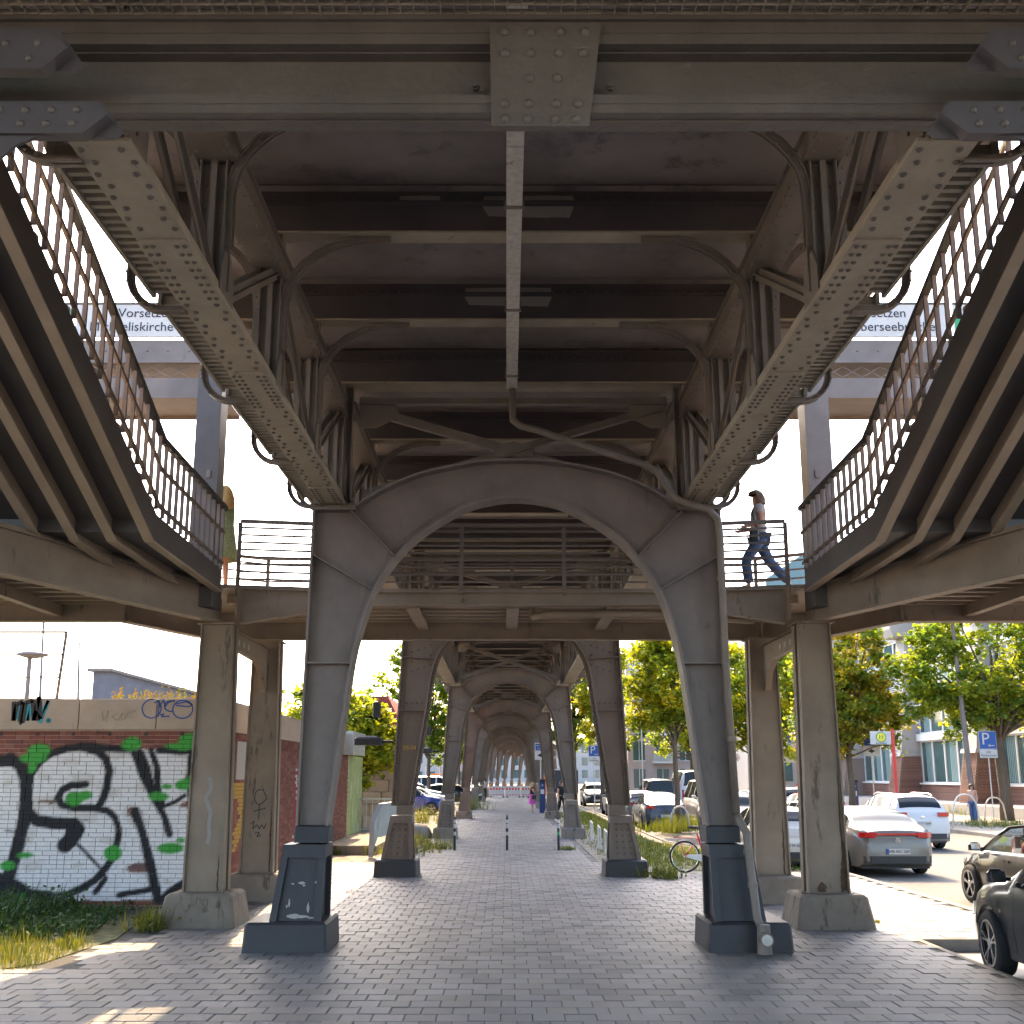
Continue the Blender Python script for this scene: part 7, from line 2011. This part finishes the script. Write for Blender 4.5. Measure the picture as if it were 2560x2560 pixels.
for a, b in zip(PYs, PYs[1:]):
    y0, y1 = a + .97, b - .97
    m = MB(); m.bx(FX + .1, FX + .39, y0, y1, .55, 1.55); bw = m.build('plinth_wall', 'facade_mortar', ob)
    if a < 75:
        z = .60; r_ = 0
        while z < 1.5:
            mm = MB(); yy = y0 + (.12 if r_ % 2 else 0)
            while yy < y1 - .2: mm.bx(FX + .085, FX + .11, yy + .01, yy + .24, z, z + .07); yy += .25
            mm.build('brick_course', 'facade_brick', bw, fix=False, kind='stuff'); z += .08; r_ += 1
    for (z0, z1) in ((1.6, 4.25), (4.75, 6.2), (7.0, 9.2), (9.7, 11.2), (12.7, 15.6)):
        n = 5
        for q in range(n):
            u0 = y0 + (y1 - y0) * q / n + .06; u1 = y0 + (y1 - y0) * (q + 1) / n - .06
            m = MB(); m.bx(FX + .3, FX + .34, u0, u1, z0 + .06, z1 - .06); w_ = m.build('window', 'window_teal', ob)
            m = MB(); m.bx(FX + .22, FX + .29, u0 - .05, u0 + .02, z0, z1); m.bx(FX + .22, FX + .29, u1 - .02, u1 + .05, z0, z1); m.bx(FX + .22, FX + .29, u0 + .02, u1 - .02, z0, z0 + .07); m.bx(FX + .22, FX + .29, u0 + .02, u1 - .02, z1 - .07, z1); m.build('frame', 'facade_white', w_)
            if (q + int(a)) % 3 != 1:
                m = MB()
                for e in range(6): m.bx(FX + .292, FX + .299, u0 + .05 + (u1 - u0) * e / 9, u0 + .05 + (u1 - u0) * (e + .7) / 9, z0 + .1, z1 - .1)
                m.build('curtain', 'curtain', w_)
    for (z0, z1, xo) in ((4.26, 4.72, -.05), (6.22, 6.6, -.05), (9.22, 9.66, 0), (1.5, 1.6, -.02)):
        m = MB(); m.bx(FX + xo, FX + .39, y0, y1, z0, z1); m.build('band', 'facade_white', ob)
    m = MB()
    for e in range(16): m.bx(FX - .05, FX + .2, y0 + .3, y0 + 2.6, 7.0 + e * .13, 7.04 + e * .13)
    m.build('sun_louvre', 'facade_white', ob)
# apartment house at the bend
ah = thing('apartment_house', 'pinkish apartment house with balconies at the bend of the street', 'apartment house')
ax0, ax1, ay = 13.6, 24.0, 122
m = MB(); m.bx(ax0, ax1, ay, ay + 14, 0, 15.5); m.build('wall', 'facade_pink', ah)
m = MB(); m.bx(ax0 - .2, ax1 + .2, ay - .2, ay + 14, 15.51, 15.9); m.build('roof', 'slate', ah)
for r_ in range(5):
    for c_ in range(4):
        x0 = ax0 + .6 + c_ * 2.6; z0 = .6 + r_ * 3.05
        m = MB(); m.bx(x0, x0 + 1.3, ay - .06, ay - .001, z0, z0 + 2.1); w_ = m.build('window', 'window_teal', ah)
        m = MB(); m.bx(x0 + .62, x0 + .68, ay - .1, ay - .061, z0, z0 + 2.1); m.bx(x0 - .06, x0 + 1.36, ay - .14, ay - .061, z0 - .1, z0); m.build('frame', 'facade_white', w_)
        if c_ in (1, 3) and r_ > 0:
            m = MB(); m.bx(x0 - .5, x0 + 1.9, ay - 1.1, ay - .002, z0 - .32, z0 - .14); b_ = m.build('balcony', 'facade_white', ah)
            m = MB(); m.bx(x0 - .5, x0 + 1.9, ay - 1.1, ay - 1.06, z0 - .139, z0 + .85); m.build('balustrade', 'sheet_metal', b_)
# glass-roofed building seen above the walkway on the right
gb = thing('glass_roof_building', 'pale building with a glass roof, seen above the walkway railing on the right', 'building')
gy0 = 86
m = MB(); m.bx(21.5, 26.0, gy0, gy0 + 30, 0, 16.5); m.build('wall', 'facade_stone', gb)
m = MB(); m.prism([(21.0, 16.51), (26.0, 16.51), (26.0, 19.6), (24, 19.6), (21.0, 17.6)], gy0 - .5, gy0 + 30, 'y'); m.build('glass_roof', 'window_teal', gb)
for q in range(9): m = MB(); m.bar((20.97, gy0 - .5 + q * 3.6, 17.62), (24, gy0 - .5 + q * 3.6, 19.64), .1, .06); m.build('glazing_bar', 'facade_white', gb)
for r_ in range(5):
    for c_ in range(4):
        m = MB(); x0 = 21.8 + c_ * 1.05; m.bx(x0, x0 + .7, gy0 - .06, gy0 - .001, 1.6 + r_ * 3, 3.6 + r_ * 3); m.build('window', 'window_teal', gb)

# dry leaves and litter scattered on the paving
m = MB(); rl_ = random.Random(77)
for i in range(150):
    y = 9.0 + 24 * rl_.random() ** 1.6; x = rl_.uniform(-4.6, 5.2) * (1 if y < 22 else .45); s_ = rl_.uniform(.012, .035); a = rl_.uniform(0, 6.28)
    c_ = rl_.choice([(2.4, 2.2, 1.9), (1.2, .8, .5), (.5, .5, .5), (1.6, 1.2, .6)])
    m.add([(x + s_ * math.cos(a + q * 1.57) * (1 if q % 2 else .6), y + s_ * math.sin(a + q * 1.57) * (1 if q % 2 else .6), .006 + .006 * (q % 2)) for q in range(4)], [(0, 1, 2, 3)], 0, c_)
m.build('leaf_litter', 'paver', None, fix=False, label='bits of dry leaf and litter scattered over the grey paving', cat='litter', kind='stuff')
bpy.data.scenes.remove(TMP)
